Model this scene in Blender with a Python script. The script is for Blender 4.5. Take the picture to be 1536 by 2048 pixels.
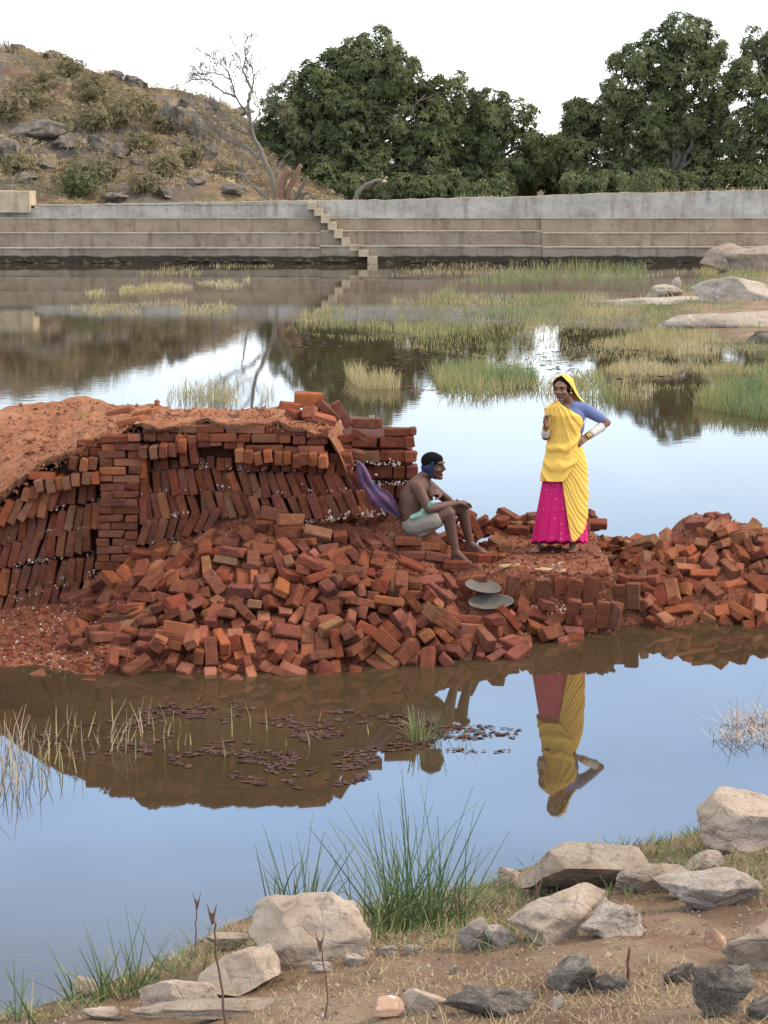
import bpy, bmesh, math, random
import numpy as np
from mathutils import Vector, Matrix, Quaternion, Euler

for _o in list(bpy.data.objects):
    bpy.data.objects.remove(_o)
SC = bpy.context.scene
COL = SC.collection
RAD = math.radians

# ------------------------------------------------------------------ camera
F, CX, CY, H = 4000.0, 768.0, 1024.0, 3.84
TH = math.atan(690.0 / F)
ST, CT = math.sin(TH), math.cos(TH)
cam_d = bpy.data.cameras.new('camera')
cam = bpy.data.objects.new('camera', cam_d)
COL.objects.link(cam)
cam.location = (0, 0, H)
cam.rotation_euler = (math.pi / 2 - TH, 0, 0)
cam_d.sensor_fit = 'VERTICAL'
cam_d.sensor_height = 24.0
cam_d.sensor_width = 18.0
cam_d.lens = 24.0 * F / 2048.0
cam_d.clip_start = 0.1
cam_d.clip_end = 5000
SC.camera = cam

# ------------------------------------------------------------------ sky and sun
SUN_EL, SUN_AZ = RAD(38), RAD(86)          # azimuth clockwise from +Y (away from the camera): the sun stands to the right
SKY_CLOUD = 7.0
W = bpy.data.worlds.new('World')
SC.world = W
W.use_nodes = True
_n = W.node_tree.nodes
_l = W.node_tree.links
_n.clear()
_sky = _n.new('ShaderNodeTexSky')
_sky.sky_type = 'NISHITA'
_sky.sun_disc = False
_sky.sun_elevation = SUN_EL
_sky.sun_rotation = SUN_AZ
_sky.air_density = 1.0
_sky.dust_density = 1.0
_sky.ozone_density = 1.6
_bg = _n.new('ShaderNodeBackground')
_bg.inputs['Strength'].default_value = 0.15
_wo = _n.new('ShaderNodeOutputWorld')
# thin bright high cloud over the whole sky: whitest towards the horizon, blue showing through higher up
_tc = _n.new('ShaderNodeTexCoord')
_sx = _n.new('ShaderNodeSeparateXYZ'); _l.new(_tc.outputs['Generated'], _sx.inputs[0])
_vr = _n.new('ShaderNodeValToRGB')
_e = _vr.color_ramp.elements
_e.new(.5); _e.new(.5); _e.new(.5); _e.new(.5)
for _q, (_p, _c) in zip(_e, ((0.0, (.76, .75, .74)), (.085, (.60, .64, .67)), (.18, (.36, .49, .64)), (.32, (.54, .88, 1.38)), (.52, (.66, .68, .70)), (1.0, (.66, .60, .52)))):
    _q.position = _p; _q.color = (*_c, 1)
_l.new(_sx.outputs[2], _vr.inputs[0])
_mp = _n.new('ShaderNodeMapping'); _mp.inputs['Scale'].default_value = (1, 1, 3.2)
_l.new(_tc.outputs['Generated'], _mp.inputs[0])
_nz = _n.new('ShaderNodeTexNoise'); _nz.inputs['Scale'].default_value = 4.5; _nz.inputs['Detail'].default_value = 5; _nz.inputs['Roughness'].default_value = .5
_l.new(_mp.outputs[0], _nz.inputs['Vector'])
_ma = _n.new('ShaderNodeMath'); _ma.operation = 'MULTIPLY_ADD'
_l.new(_nz.outputs['Fac'], _ma.inputs[0]); _ma.inputs[1].default_value = SKY_CLOUD * .7; _ma.inputs[2].default_value = SKY_CLOUD * .65
_vm = _n.new('ShaderNodeVectorMath'); _vm.operation = 'SCALE'
_l.new(_vr.outputs[0], _vm.inputs[0]); _l.new(_ma.outputs[0], _vm.inputs['Scale'])
_va = _n.new('ShaderNodeVectorMath'); _va.operation = 'ADD'
_vs = _n.new('ShaderNodeVectorMath'); _vs.operation = 'SCALE'; _vs.inputs['Scale'].default_value = .25
_l.new(_sky.outputs[0], _vs.inputs[0]); _l.new(_vs.outputs[0], _va.inputs[0]); _l.new(_vm.outputs[0], _va.inputs[1])
_l.new(_va.outputs[0], _bg.inputs[0])
_l.new(_bg.outputs[0], _wo.inputs[0])
sun_d = bpy.data.lights.new('sun', 'SUN')
sun_d.energy = 1.25
sun_d.angle = RAD(11)
sun_d.color = (1.0, 0.90, 0.76)
sun = bpy.data.objects.new('sun', sun_d)
COL.objects.link(sun)
sun.location = (30, -10, 40)
SUNV = Vector((math.sin(SUN_AZ) * math.cos(SUN_EL), math.cos(SUN_AZ) * math.cos(SUN_EL), math.sin(SUN_EL)))
sun.rotation_euler = SUNV.to_track_quat('Z', 'Y').to_euler()
SC.view_settings.view_transform = 'Standard'
SC.view_settings.look = 'None'
SC.view_settings.exposure = 1.32
SC.view_settings.gamma = 1
SC.view_settings.use_curve_mapping = False
SC.cycles.max_bounces = 6
SC.cycles.diffuse_bounces = 3
SC.cycles.glossy_bounces = 3
SC.cycles.transparent_max_bounces = 8
SC.cycles.sample_clamp_indirect = 6

# ------------------------------------------------------------------ helpers: pixels of the photograph to points in the place
def ray(x, y):
    u, v = (x - CX) / F, (CY - y) / F
    return (u, CT + v * ST, -ST + v * CT)
def atz(x, y, z):
    d = ray(x, y); t = (z - H) / d[2]
    return Vector((d[0] * t, d[1] * t, z))
def atY(x, y, Y):
    d = ray(x, y); t = Y / d[1]
    return Vector((d[0] * t, Y, H + d[2] * t))
def topx(X, Y, Z):
    dep = Y * CT - (Z - H) * ST
    return CX + F * X / dep, CY - F * (Y * ST + (Z - H) * CT) / dep
def ss(a, b, x):
    t = np.clip((np.asarray(x, float) - a) / (b - a), 0, 1)
    return t * t * (3 - 2 * t)
def ip(x, pts):
    pts = sorted(pts)
    return np.interp(x, [p[0] for p in pts], [p[1] for p in pts])

# value noise, vectorised
def _hash(i, j, k, s):
    n = (i.astype(np.int64) * 374761393 + j.astype(np.int64) * 668265263 + k.astype(np.int64) * 2147483647 + s * 974634777) & 0xFFFFFFFF
    n = ((n ^ (n >> 13)) * 1274126177) & 0xFFFFFFFF
    n = n ^ (n >> 16)
    return (n & 0xFFFFFF) / float(0xFFFFFF) * 2 - 1
def vnoise(x, y, z=0.0, s=0):
    x, y, z = np.broadcast_arrays(np.asarray(x, float), np.asarray(y, float), np.asarray(z, float))
    i, j, k = np.floor(x), np.floor(y), np.floor(z)
    a, b, c = x - i, y - j, z - k
    a, b, c = a * a * (3 - 2 * a), b * b * (3 - 2 * b), c * c * (3 - 2 * c)
    i, j, k = i.astype(np.int64), j.astype(np.int64), k.astype(np.int64)
    r = 0
    for di in (0, 1):
        for dj in (0, 1):
            for dk in (0, 1):
                w = (a if di else 1 - a) * (b if dj else 1 - b) * (c if dk else 1 - c)
                r = r + w * _hash(i + di, j + dj, k + dk, s)
    return r
def fbm(x, y, z=0.0, o=4, s=0, g=0.5):
    r, am, f = 0, 1.0, 1.0
    for q in range(o):
        r = r + am * vnoise(np.asarray(x) * f + q * 17.3, np.asarray(y) * f - q * 9.1, np.asarray(z) * f + q * 3.7, s + q)
        am *= g; f *= 2.03
    return r

# ------------------------------------------------------------------ helpers: objects
def link(name, me, parent=None, m=None):
    o = bpy.data.objects.new(name, me)
    COL.objects.link(o)
    if parent: o.parent = parent
    if m is not None and me is not None:
        me.materials.clear()
        for q in (m if isinstance(m, (list, tuple)) else [m]): me.materials.append(q)
    return o
def tag(o, label=None, cat=None, group=None, kind=None):
    if label: o['label'] = label
    if cat: o['category'] = cat
    if group: o['group'] = group
    if kind: o['kind'] = kind
    return o
def empty(name, loc, label, cat, group=None, rz=0):
    o = bpy.data.objects.new(name, None)
    COL.objects.link(o)
    o.location = loc
    o.rotation_euler = (0, 0, rz)
    o.empty_display_size = 0.1
    return tag(o, label, cat, group)
def mesh(name, V, Fc, smooth=False):
    me = bpy.data.meshes.new(name)
    V = np.asarray(V, dtype=np.float32).reshape(-1, 3)
    if isinstance(Fc, np.ndarray) and Fc.ndim == 2:
        n, k = Fc.shape
        me.vertices.add(len(V)); me.vertices.foreach_set('co', V.ravel())
        me.loops.add(n * k); me.loops.foreach_set('vertex_index', Fc.astype(np.int32).ravel())
        me.polygons.add(n)
        me.polygons.foreach_set('loop_start', np.arange(0, n * k, k, dtype=np.int32))
        me.polygons.foreach_set('loop_total', np.full(n, k, dtype=np.int32))
        me.update(calc_edges=True)
        me.validate()
    else:
        me.from_pydata([tuple(v) for v in V], [], [tuple(f) for f in Fc])
        me.update()
    if smooth:
        me.polygons.foreach_set('use_smooth', np.ones(len(me.polygons), dtype=bool))
    return me
def gridmesh(name, xs, ys, fn, smooth=True):
    X, Y = np.meshgrid(xs, ys)
    Z = fn(X, Y)
    V = np.stack([X, Y, Z], -1).reshape(-1, 3)
    nx, ny = len(xs), len(ys)
    i = np.arange(nx * ny).reshape(ny, nx)
    Fc = np.stack([i[:-1, :-1], i[:-1, 1:], i[1:, 1:], i[1:, :-1]], -1).reshape(-1, 4)
    return mesh(name, V, Fc, smooth)
def vattr(me, name, vals):
    a = me.attributes.new(name, 'FLOAT', 'POINT')
    a.data.foreach_set('value', np.asarray(vals, np.float32))

# ------------------------------------------------------------------ the brickfield's ground as a height function
_SH = [(-500, 1322), (0, 1332), (150, 1348), (400, 1354), (620, 1348), (850, 1336), (1000, 1326), (1056, 1316), (1068, 1278), (1150, 1266), (1250, 1247), (1536, 1240), (1900, 1236)]
SHORE = [(p.x, p.y) for p in (atz(x, y, 0) for x, y in _SH)]
_HT = [(-500, 1240), (0, 1228), (100, 1212), (200, 1190), (270, 1115), (400, 1050), (500, 1026), (600, 1045), (700, 1058), (800, 1080), (860, 1096), (930, 1135), (1000, 1165), (1100, 1165)]
HEAP = [(p.x, p.z) for p in (atY(x, y, 16.8) for x, y in _HT)]
_RD = [(1160, 1060), (1250, 1058), (1300, 1046), (1370, 1016), (1460, 1028), (1536, 1050), (1700, 1070)]
RIDGE = [(p.x, p.z) for p in (atY(x, y, 18.2) for x, y in _RD)]
MANX = atY(830, 1075, 17.0).x
def ground_h(X, Y):
    X = np.asarray(X, float); Y = np.asarray(Y, float)
    ys = ip(X, SHORE)
    t = (Y - ys) / (16.8 - ys)
    left = np.where(t > 0, ip(X, HEAP) * np.clip(t, 0, 1) ** 0.9, (Y - ys) * 0.45)
    left = left - .24 * np.clip(Y - 17.4, 0, 3) * ss(.1, .35, X) - 1.2 * np.clip(Y - 18.7, 0, 2) * ss(.1, .35, X)
    # platform where the woman stands
    e = 16.62 + 0.05 * vnoise(X * 3, 0, 0, 5)
    pl = np.where(Y < ys, (Y - ys) * .45, 0.24 * np.clip((Y - ys) / (e - ys), 0, 1))
    pl = pl + 0.2 * ss(e - 0.01, e + 0.04, Y) + 0.05 * ss(17.5, 18.6, Y)
    pl = pl - 1.0 * np.clip(Y - 18.7, 0, 2) * 1.4
    # the right-hand heap
    rz = ip(X, RIDGE)
    rh = np.where(Y < ys, (Y - ys) * .45, 0.30 * np.clip((Y - ys) / 0.28, 0, 1))
    rh = rh + (rz - 0.30) * np.clip((Y - ys - 0.28) / (18.2 - ys - 0.28), 0, 1)
    rh = rh - 1.3 * np.clip(Y - 18.62, 0, 2)
    a = ss(0.85, 1.15, X)
    b = ss(2.3, 3.0, X)
    z = left * (1 - a) + pl * a
    z = z * (1 - b) + rh * b
    z = z + .20 * np.exp(-(((X - MANX) / .30) ** 2 + ((Y - 17.08) / .24) ** 2) ** 2) * ss(.9, .3, X)
    z = z + 0.025 * fbm(X * 2.2, Y * 2.2, 0, 4, 3) + 0.012 * fbm(X * 11, Y * 11, 0, 3, 8)
    return np.maximum(z, -0.5)

# clamp: front edge of its earth cover
_CE = [(-520, 1160), (-100, 1045), (0, 985), (60, 945), (130, 905), (200, 868), (290, 850), (400, 846), (520, 845), (640, 850), (675, 856)]
CEDGE = [(p.x, p.z) for p in (atY(x, y, 17.0) for x, y in _CE)]
CX1 = atY(668, 900, 17.0).x
def cover_h(X, Y):
    ez = ip(X, CEDGE)
    zb = 1.63 + 0.03 * vnoise(X * 0.9, 3.3, 0, 9)
    yb = ip(X, [(-8, 19.3), (-2.4, 19.3), (-1.9, 18.9), (-1.5, 18.6), (-.6, 18.5), (.4, 18.3)])
    t = np.clip((Y - 17.0) / (yb - 17.0), 0, 1)
    z = ez + (zb - ez) * (1 - (1 - t) ** 1.6)
    z = z - 0.9 * np.clip(Y - yb, 0, 4) ** 1.15
    z = z - 1.6 * ss(CX1 - .15, CX1 + .25, X) * np.clip((X - CX1 + .15), 0, 2)
    n = 0.05 * fbm(X * 2.4, Y * 2.4, 0, 4, 21) - .05 * np.abs(fbm(X * 1.7 + 5, Y * 3.1, 0, 3, 23)) + 0.024 * fbm(X * 12, Y * 12, 0, 3, 27)
    return z + n
# ------------------------------------------------------------------ materials
class NT:
    def __init__(s, name):
        s.m = bpy.data.materials.new(name)
        s.m.use_nodes = True
        s.t = s.m.node_tree
        s.t.nodes.clear()
        s.out = s.n('ShaderNodeOutputMaterial')
        s.b = s.n('ShaderNodeBsdfPrincipled')
        s.l(s.b.outputs[0], s.out.inputs[0])
        s.co = s.n('ShaderNodeTexCoord').outputs['Object']
    def n(s, typ, **kw):
        q = s.t.nodes.new(typ)
        for k, v in kw.items(): setattr(q, k, v)
        return q
    def l(s, a, b): s.t.links.new(a, b)
    def set(s, sock, v):
        if hasattr(v, 'links') or hasattr(v, 'is_linked'): s.l(v, sock)
        else: sock.default_value = v
    def math(s, op, a, b=0.0, c=None):
        q = s.n('ShaderNodeMath', operation=op)
        s.set(q.inputs[0], a); s.set(q.inputs[1], b)
        if c is not None: s.set(q.inputs[2], c)
        return q.outputs[0]
    def noise(s, sc, det=4, rough=.55, vec=None, dist=0.0):
        q = s.n('ShaderNodeTexNoise')
        s.l(vec or s.co, q.inputs['Vector'])
        q.inputs['Scale'].default_value = sc
        q.inputs['Detail'].default_value = det
        q.inputs['Roughness'].default_value = rough
        q.inputs['Distortion'].default_value = dist
        return q.outputs['Fac']
    def voro(s, sc, vec=None, feature='F1', out='Distance'):
        q = s.n('ShaderNodeTexVoronoi', feature=feature)
        s.l(vec or s.co, q.inputs['Vector'])
        q.inputs['Scale'].default_value = sc
        return q.outputs[out]
    def scale(s, v, vec=None):
        q = s.n('ShaderNodeMapping')
        s.l(vec or s.co, q.inputs[0])
        q.inputs['Scale'].default_value = v
        return q.outputs[0]
    def ramp(s, fac, stops, interp='LINEAR'):
        q = s.n('ShaderNodeValToRGB')
        q.color_ramp.interpolation = interp
        e = q.color_ramp.elements
        while len(e) < len(stops): e.new(0.5)
        for el, (p, c) in zip(e, stops):
            el.position = p
            el.color = (*c, 1) if len(c) == 3 else c
        s.l(fac, q.inputs[0])
        return q.outputs[0]
    def step(s, fac, a, b): return s.ramp(fac, [(a, (0, 0, 0)), (b, (1, 1, 1))])
    def mix(s, fac, a, b, mode='MIX'):
        q = s.n('ShaderNodeMix', data_type='RGBA', blend_type=mode)
        s.set(q.inputs[0], fac)
        for sock, v in ((q.inputs[6], a), (q.inputs[7], b)):
            s.set(sock, (*v, 1) if isinstance(v, tuple) and len(v) == 3 else v)
        return q.outputs[2]
    def hsv(s, col, h=.5, sa=1.0, v=1.0):
        q = s.n('ShaderNodeHueSaturation')
        s.set(q.inputs['Hue'], h); s.set(q.inputs['Saturation'], sa); s.set(q.inputs['Value'], v)
        s.set(q.inputs['Color'], (*col, 1) if isinstance(col, tuple) else col)
        return q.outputs[0]
    def rnd(s):
        a = s.n('ShaderNodeObjectInfo').outputs['Random']
        b = s.n('ShaderNodeNewGeometry').outputs['Random Per Island']
        return s.math('FRACT', s.math('ADD', a, b))
    def randco(s):
        # object coordinates shifted per object, so that copies do not repeat
        q = s.n('ShaderNodeVectorMath', operation='ADD')
        s.l(s.co, q.inputs[0])
        c = s.n('ShaderNodeCombineXYZ')
        r = s.math('MULTIPLY', s.n('ShaderNodeObjectInfo').outputs['Random'], 37.0)
        for k in range(3): s.l(r, c.inputs[k])
        s.l(c.outputs[0], q.inputs[1])
        s.co = q.outputs[0]
    def bump(s, h, strength=.5, dist=.01, prev=None):
        q = s.n('ShaderNodeBump')
        q.inputs['Strength'].default_value = strength
        q.inputs['Distance'].default_value = dist
        s.l(h, q.inputs['Height'])
        if prev is not None: s.l(prev, q.inputs['Normal'])
        return q.outputs[0]
    def done(s, col, rough=.85, nrm=None, spec=.3):
        s.set(s.b.inputs['Base Color'], (*col, 1) if isinstance(col, tuple) else col)
        s.set(s.b.inputs['Roughness'], rough)
        s.b.inputs['Specular IOR Level'].default_value = spec
        if nrm is not None: s.l(nrm, s.b.inputs['Normal'])
        return s.m

def stone_mat(name, cols, sc=3.0, speck=(.5, .47, .42), bstr=.7, bdist=.03, rough=.9, streak=None):
    t = NT(name); t.randco()
    a = t.noise(sc, 6, .6)
    c = t.ramp(a, [(.28, cols[0]), (.5, cols[1]), (.72, cols[2])])
    b = t.noise(sc * 9, 4, .65)
    c = t.mix(t.step(b, .58, .70), c, speck)
    b2 = t.noise(sc * 2.2, 5, .6, dist=.6)
    c = t.mix(t.math('MULTIPLY', t.step(b2, .56, .66), .55), c, tuple(x * .45 for x in cols[0]))
    cr = t.voro(sc * 1.3, vec=None, feature='DISTANCE_TO_EDGE')
    h = t.math('ADD', t.math('MULTIPLY', t.noise(sc * 4, 8, .65), .7), t.math('MULTIPLY', t.step(cr, 0.0, .05), .12))
    return t.done(c, rough, t.bump(h, bstr, bdist))

def brick_mat(name, base, alt, dark):
    t = NT(name); t.randco()
    r = t.rnd()
    a = t.noise(14, 5, .6)
    c = t.ramp(a, [(.25, dark), (.5, base), (.78, alt)])
    c = t.hsv(c, t.math('ADD', .492, t.math('MULTIPLY', r, .016)), t.math('ADD', .86, t.math('MULTIPLY', t.math('FRACT', t.math('MULTIPLY', r, 7.3)), .14)),
              t.math('ADD', .84, t.math('MULTIPLY', t.math('FRACT', t.math('MULTIPLY', r, 13.7)), .27)))
    ash = t.step(t.noise(30, 5, .7), .64, .72)
    c = t.mix(t.math('MULTIPLY', ash, .55), c, (.42, .33, .27))
    soot = t.step(t.noise(5, 3, .5), .55, .75)
    c = t.mix(t.math('MULTIPLY', soot, .45), c, tuple(x * .5 for x in dark))
    c = t.mix(t.math('MULTIPLY', t.step(t.noise(7, 5, .65), .40, .66), .5), c, (.165, .052, .025))
    h = t.math('ADD', t.noise(38, 6, .7), t.math('MULTIPLY', t.noise(9, 3), .8))
    return t.done(c, .95, t.bump(h, .75, .012), .08)

M = {}
M['brick_red'] = brick_mat('brick red', (.155, .039, .017), (.21, .064, .029), (.09, .024, .011))
M['brick_orange'] = brick_mat('brick orange', (.285, .080, .027), (.37, .125, .05), (.17, .044, .016))
M['brick_maroon'] = brick_mat('brick maroon', (.125, .036, .017), (.175, .058, .029), (.07, .021, .011))
M['brick_ochre'] = brick_mat('brick ochre', (.19, .080, .034), (.27, .13, .058), (.11, .042, .020))
BM = [M['brick_red'], M['brick_orange'], M['brick_maroon'], M['brick_ochre']]
BN = ['rust red', 'bright orange', 'dark maroon', 'ochre brown']

def earth_mat(name, cols, chips, sc=1.6, chipc=(.5, .4, .33), pebble=18, green=None, cs=(.60, .66)):
    t = NT(name)
    a = t.noise(sc, 6, .62)
    c = t.ramp(a, [(.3, cols[0]), (.5, cols[1]), (.7, cols[2])])
    c = t.mix(.35, c, t.ramp(t.noise(sc * 8, 5, .6), [(.35, cols[0]), (.65, cols[2])]))
    v = t.voro(pebble)
    c = t.mix(t.math('MULTIPLY', t.step(t.noise(sc * 26, 4, .7), *cs), chips), c, chipc)
    if green: c = t.mix(t.math('MULTIPLY', t.step(t.noise(sc * .8, 5, .7), .6, .68), .6), c, green)
    h = t.math('ADD', t.math('MULTIPLY', t.noise(sc * 12, 7, .7), .8), t.math('MULTIPLY', t.step(v, 0, .5), .5))
    return t.done(c, .95, t.bump(h, .8, .03), .15)
M['red_earth'] = earth_mat('red brick earth', [(.115, .034, .016), (.17, .054, .025), (.23, .08, .038)], .8, 2.2, pebble=26)
M['cover_earth'] = earth_mat('orange earth cover', [(.17, .056, .026), (.245, .092, .042), (.32, .145, .073)], .45, 1.6, (.52, .38, .26), pebble=22, green=(.16, .13, .05))
M['crust'] = earth_mat('pale crust', [(.24, .13, .08), (.36, .21, .13), (.46, .31, .21)], .4, 3)
M['core'] = earth_mat('dark clay', [(.05, .017, .010), (.08, .026, .015), (.11, .036, .02)], .2, 4)
M['ash'] = stone_mat('white ash', [(.26, .17, .13), (.40, .30, .25), (.52, .44, .38)], 20, (.56, .5, .45), .5, .01)

# water: dark murky body under a clear surface, calm close by and lightly rippled out on the open pond
t = NT('pond water')
pos = t.n('ShaderNodeNewGeometry').outputs['Position']
sep = t.n('ShaderNodeSeparateXYZ'); t.l(pos, sep.inputs[0])
far = t.math('MULTIPLY', t.math('SUBTRACT', sep.outputs[1], 19.0), .05)
farc = t.n('ShaderNodeClamp'); t.l(far, farc.inputs[0])
patch = t.step(t.noise(.13, 3, .5, vec=t.scale((1, .6, 1), pos)), .42, .62)
w1 = t.noise(2.6, 3, .5, vec=t.scale((1.0, 1.7, 1), pos), dist=.4)
w2 = t.noise(7.0, 2, .5, vec=t.scale((1.0, 2.0, 1), pos))
hgt = t.math('ADD', w1, t.math('MULTIPLY', w2, .3))
amp = t.math('MULTIPLY_ADD', t.math('MULTIPLY', farc.outputs[0], t.math('MULTIPLY_ADD', patch, .75, .25)), .88, .10)
hh = t.math('MULTIPLY', hgt, amp)
nb = t.bump(hh, 1.0, .0011)
mud = t.ramp(t.noise(.5, 4, .6, vec=pos), [(.3, (.036, .024, .012)), (.7, (.055, .036, .018))])
t.b.inputs['IOR'].default_value = 1.333
M['water'] = t.done(mud, .02, nb, .5)

# setting: hill, ground behind the wall, foreground bank, wall plaster
t = NT('dry hillside')
geo = t.n('ShaderNodeNewGeometry')
sp = t.n('ShaderNodeSeparateXYZ'); t.l(geo.outputs['Normal'], sp.inputs[0])
c = t.ramp(t.noise(.35, 7, .65), [(.3, (.13, .082, .05)), (.47, (.20, .13, .078)), (.60, (.30, .20, .115)), (.75, (.38, .27, .155))])
c = t.mix(t.step(t.noise(.9, 6, .7), .52, .62), c, (.145, .095, .058))
c = t.mix(t.math('MULTIPLY', t.step(t.noise(.55, 5, .65), .54, .62), .7), c, (.12, .105, .048))
rock = t.ramp(t.noise(2.2, 6, .7), [(.3, (.075, .062, .052)), (.55, (.16, .13, .105)), (.75, (.26, .215, .17))])
rf = t.math('ADD', t.step(t.noise(.28, 5, .6), .47, .58), t.ramp(sp.outputs[2], [(.60, (1, 1, 1)), (.78, (0, 0, 0))]))
rc = t.n('ShaderNodeClamp'); t.l(rf, rc.inputs[0])
c = t.mix(t.math('MULTIPLY', rc.outputs[0], .85), c, rock)
M['hill'] = t.done(c, .95, t.bump(t.noise(3.2, 8, .7), 1.0, .35), .1)
M['far_ground'] = earth_mat('dry far ground', [(.22, .15, .09), (.32, .23, .13), (.40, .30, .18)], .3, .4)
t = NT('dry bank')
c = t.ramp(t.noise(1.3, 6, .65), [(.28, (.14, .085, .052)), (.46, (.235, .145, .085)), (.6, (.30, .195, .118)), (.78, (.37, .265, .17))])
c = t.mix(t.step(t.noise(5, 6, .7), .52, .66), c, (.24, .165, .10))
c = t.mix(t.math('MULTIPLY', t.step(t.noise(2.1, 5, .65), .52, .64), .6), c, (.20, .10, .055))
c = t.mix(t.math('MULTIPLY', t.step(t.noise(34, 4, .7), .60, .68), .55), c, (.46, .37, .28))
c = t.mix(t.math('MULTIPLY', t.step(t.noise(12, 5, .7), .58, .7), .5), c, (.10, .06, .038))
sp = t.n('ShaderNodeSeparateXYZ'); t.l(t.n('ShaderNodeNewGeometry').outputs['Position'], sp.inputs[0])
wet = t.ramp(t.math('ADD', sp.outputs[2], t.math('MULTIPLY', t.noise(6, 4), .06)), [(.03, (1, 1, 1)), (.09, (0, 0, 0))])
c = t.mix(t.math('MULTIPLY', wet, .7), c, (.085, .06, .04))
M['bank'] = t.done(c, .95, t.bump(t.math('ADD', t.noise(16, 8, .7), t.math('MULTIPLY', t.noise(60, 4, .7), .3)), 1.0, .06), .15)

def plaster(name, cols, stain, wetz=None):
    t = NT(name)
    pos = t.n('ShaderNodeNewGeometry').outputs['Position']
    c = t.ramp(t.noise(.7, 7, .65, vec=t.scale((1, 1, 1.8), pos)), [(.3, cols[0]), (.5, cols[1]), (.7, cols[2])])
    st = t.step(t.noise(1.4, 5, .6, vec=t.scale((2.2, 1, .35), pos)), .5, .7)
    c = t.mix(t.math('MULTIPLY', st, .8), c, stain)
    st2 = t.step(t.noise(3.5, 5, .65, vec=t.scale((1, 1, 1.6), pos)), .52, .62)
    c = t.mix(t.math('MULTIPLY', st2, .35), c, cols[2])
    c = t.mix(t.math('MULTIPLY', t.step(t.noise(5, 5, .75, vec=pos), .55, .68), .5), c, tuple(x * .6 for x in stain))
    if wetz:
        sp = t.n('ShaderNodeSeparateXYZ'); t.l(pos, sp.inputs[0])
        w = t.ramp(t.math('ADD', sp.outputs[2], t.math('MULTIPLY', t.noise(1.2, 4, .6, vec=pos), .22)), [(wetz, (1, 1, 1)), (wetz + .05, (0, 0, 0))])
        c = t.mix(t.math('MULTIPLY', w, .92), c, (.03, .022, .014))
    return t.done(c, .92, t.bump(t.noise(9, 6, .7, vec=pos), .5, .03), .15)
M['wall_low'] = plaster('brown weathered plaster', [(.19, .135, .09), (.25, .185, .13), (.30, .23, .165)], (.14, .09, .058), .36)
M['wall_mid'] = plaster('sandy plaster', [(.22, .155, .098), (.275, .20, .132), (.33, .245, .165)], (.16, .105, .066))
M['wall_top'] = plaster('pale grey plaster', [(.26, .225, .18), (.35, .31, .26), (.43, .39, .335)], (.19, .145, .10))
M['ledge'] = plaster('pale ledge', [(.25, .19, .13), (.36, .29, .21), (.42, .35, .26)], (.2, .15, .1))
M['stair'] = plaster('sand coloured stair', [(.34, .25, .15), (.42, .32, .20), (.48, .38, .25)], (.26, .18, .11))  # paler than the wall: sunlight on the stair risers put into the colour
M['rock_beige'] = stone_mat('beige granite', [(.29, .20, .135), (.38, .28, .20), (.46, .355, .265)], 6, (.40, .31, .23), .9, .05)
M['rock_grey'] = stone_mat('grey granite', [(.20, .14, .09), (.28, .205, .142), (.36, .275, .20)], 6, (.33, .27, .21), .9, .05)
M['rock_pale'] = stone_mat('pale bleached rock', [(.24, .175, .125), (.33, .26, .20), (.42, .345, .28)], 8, (.47, .41, .34), .9, .05)
M['rock_dark'] = stone_mat('dark weathered rock', [(.075, .056, .042), (.15, .118, .09), (.30, .24, .185)], 9, (.36, .3, .25), 1.0, .05)
M['rock_red'] = stone_mat('reddish rock', [(.26, .13, .07), (.36, .21, .125), (.42, .28, .19)], 4)
M['rock_hill'] = stone_mat('hill rock', [(.075, .058, .043), (.155, .12, .088), (.27, .215, .16)], 2.2, (.35, .285, .22), 1.0, .22)
M['rock_far'] = stone_mat('far pale boulder', [(.22, .165, .115), (.31, .245, .18), (.39, .32, .25)], .9, (.44, .38, .31), .8, .12)

def leafmat(name, cols, rough=.55, trans=.0, spec=.35):
    t = NT(name)
    r = t.n('ShaderNodeAttribute'); r.attribute_name = 'tint'
    c = t.ramp(r.outputs['Fac'], [(i / (len(cols) - 1), q) for i, q in enumerate(cols)])
    t.done(c, rough, None, spec)
    if trans:
        tr = t.n('ShaderNodeBsdfTranslucent'); t.l(c, tr.inputs[0])
        mx = t.n('ShaderNodeMixShader'); mx.inputs[0].default_value = trans
        t.l(t.b.outputs[0], mx.inputs[1]); t.l(tr.outputs[0], mx.inputs[2]); t.l(mx.outputs[0], t.out.inputs[0])
    return t.m
M['mango'] = leafmat('mango leaf', [(.062, .074, .030), (.093, .106, .042), (.13, .145, .058), (.165, .168, .074), (.21, .175, .085)], .75, .2, .12)  # leaf tones lifted, distance haze put into the colour
M['bush'] = leafmat('dry bush leaf', [(.12, .10, .045), (.17, .14, .06), (.22, .175, .085), (.19, .125, .07)], .8, .15)
M['bush_green'] = leafmat('green bush leaf', [(.075, .085, .028), (.11, .115, .038), (.15, .145, .05)], .7, .15)
M['reed'] = leafmat('reed blade', [(.12, .17, .075), (.21, .23, .075), (.32, .27, .10), (.44, .32, .14), (.48, .38, .22)], .7, .2)
M['reed_dry'] = leafmat('dry reed stem', [(.20, .19, .07), (.36, .27, .10), (.44, .30, .17), (.36, .26, .20)], .7)
M['rush'] = leafmat('green rush', [(.05, .085, .028), (.085, .13, .04), (.14, .18, .055), (.25, .225, .075), (.38, .29, .13)], .55, .15)
M['dry_grass'] = leafmat('dry grass', [(.20, .13, .07), (.32, .22, .12), (.42, .32, .19), (.13, .13, .05)], .85, .1)
M['lily'] = leafmat('floating leaf', [(.048, .022, .016), (.07, .034, .027), (.095, .05, .04), (.08, .055, .03)], .85, 0, .06)
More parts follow.
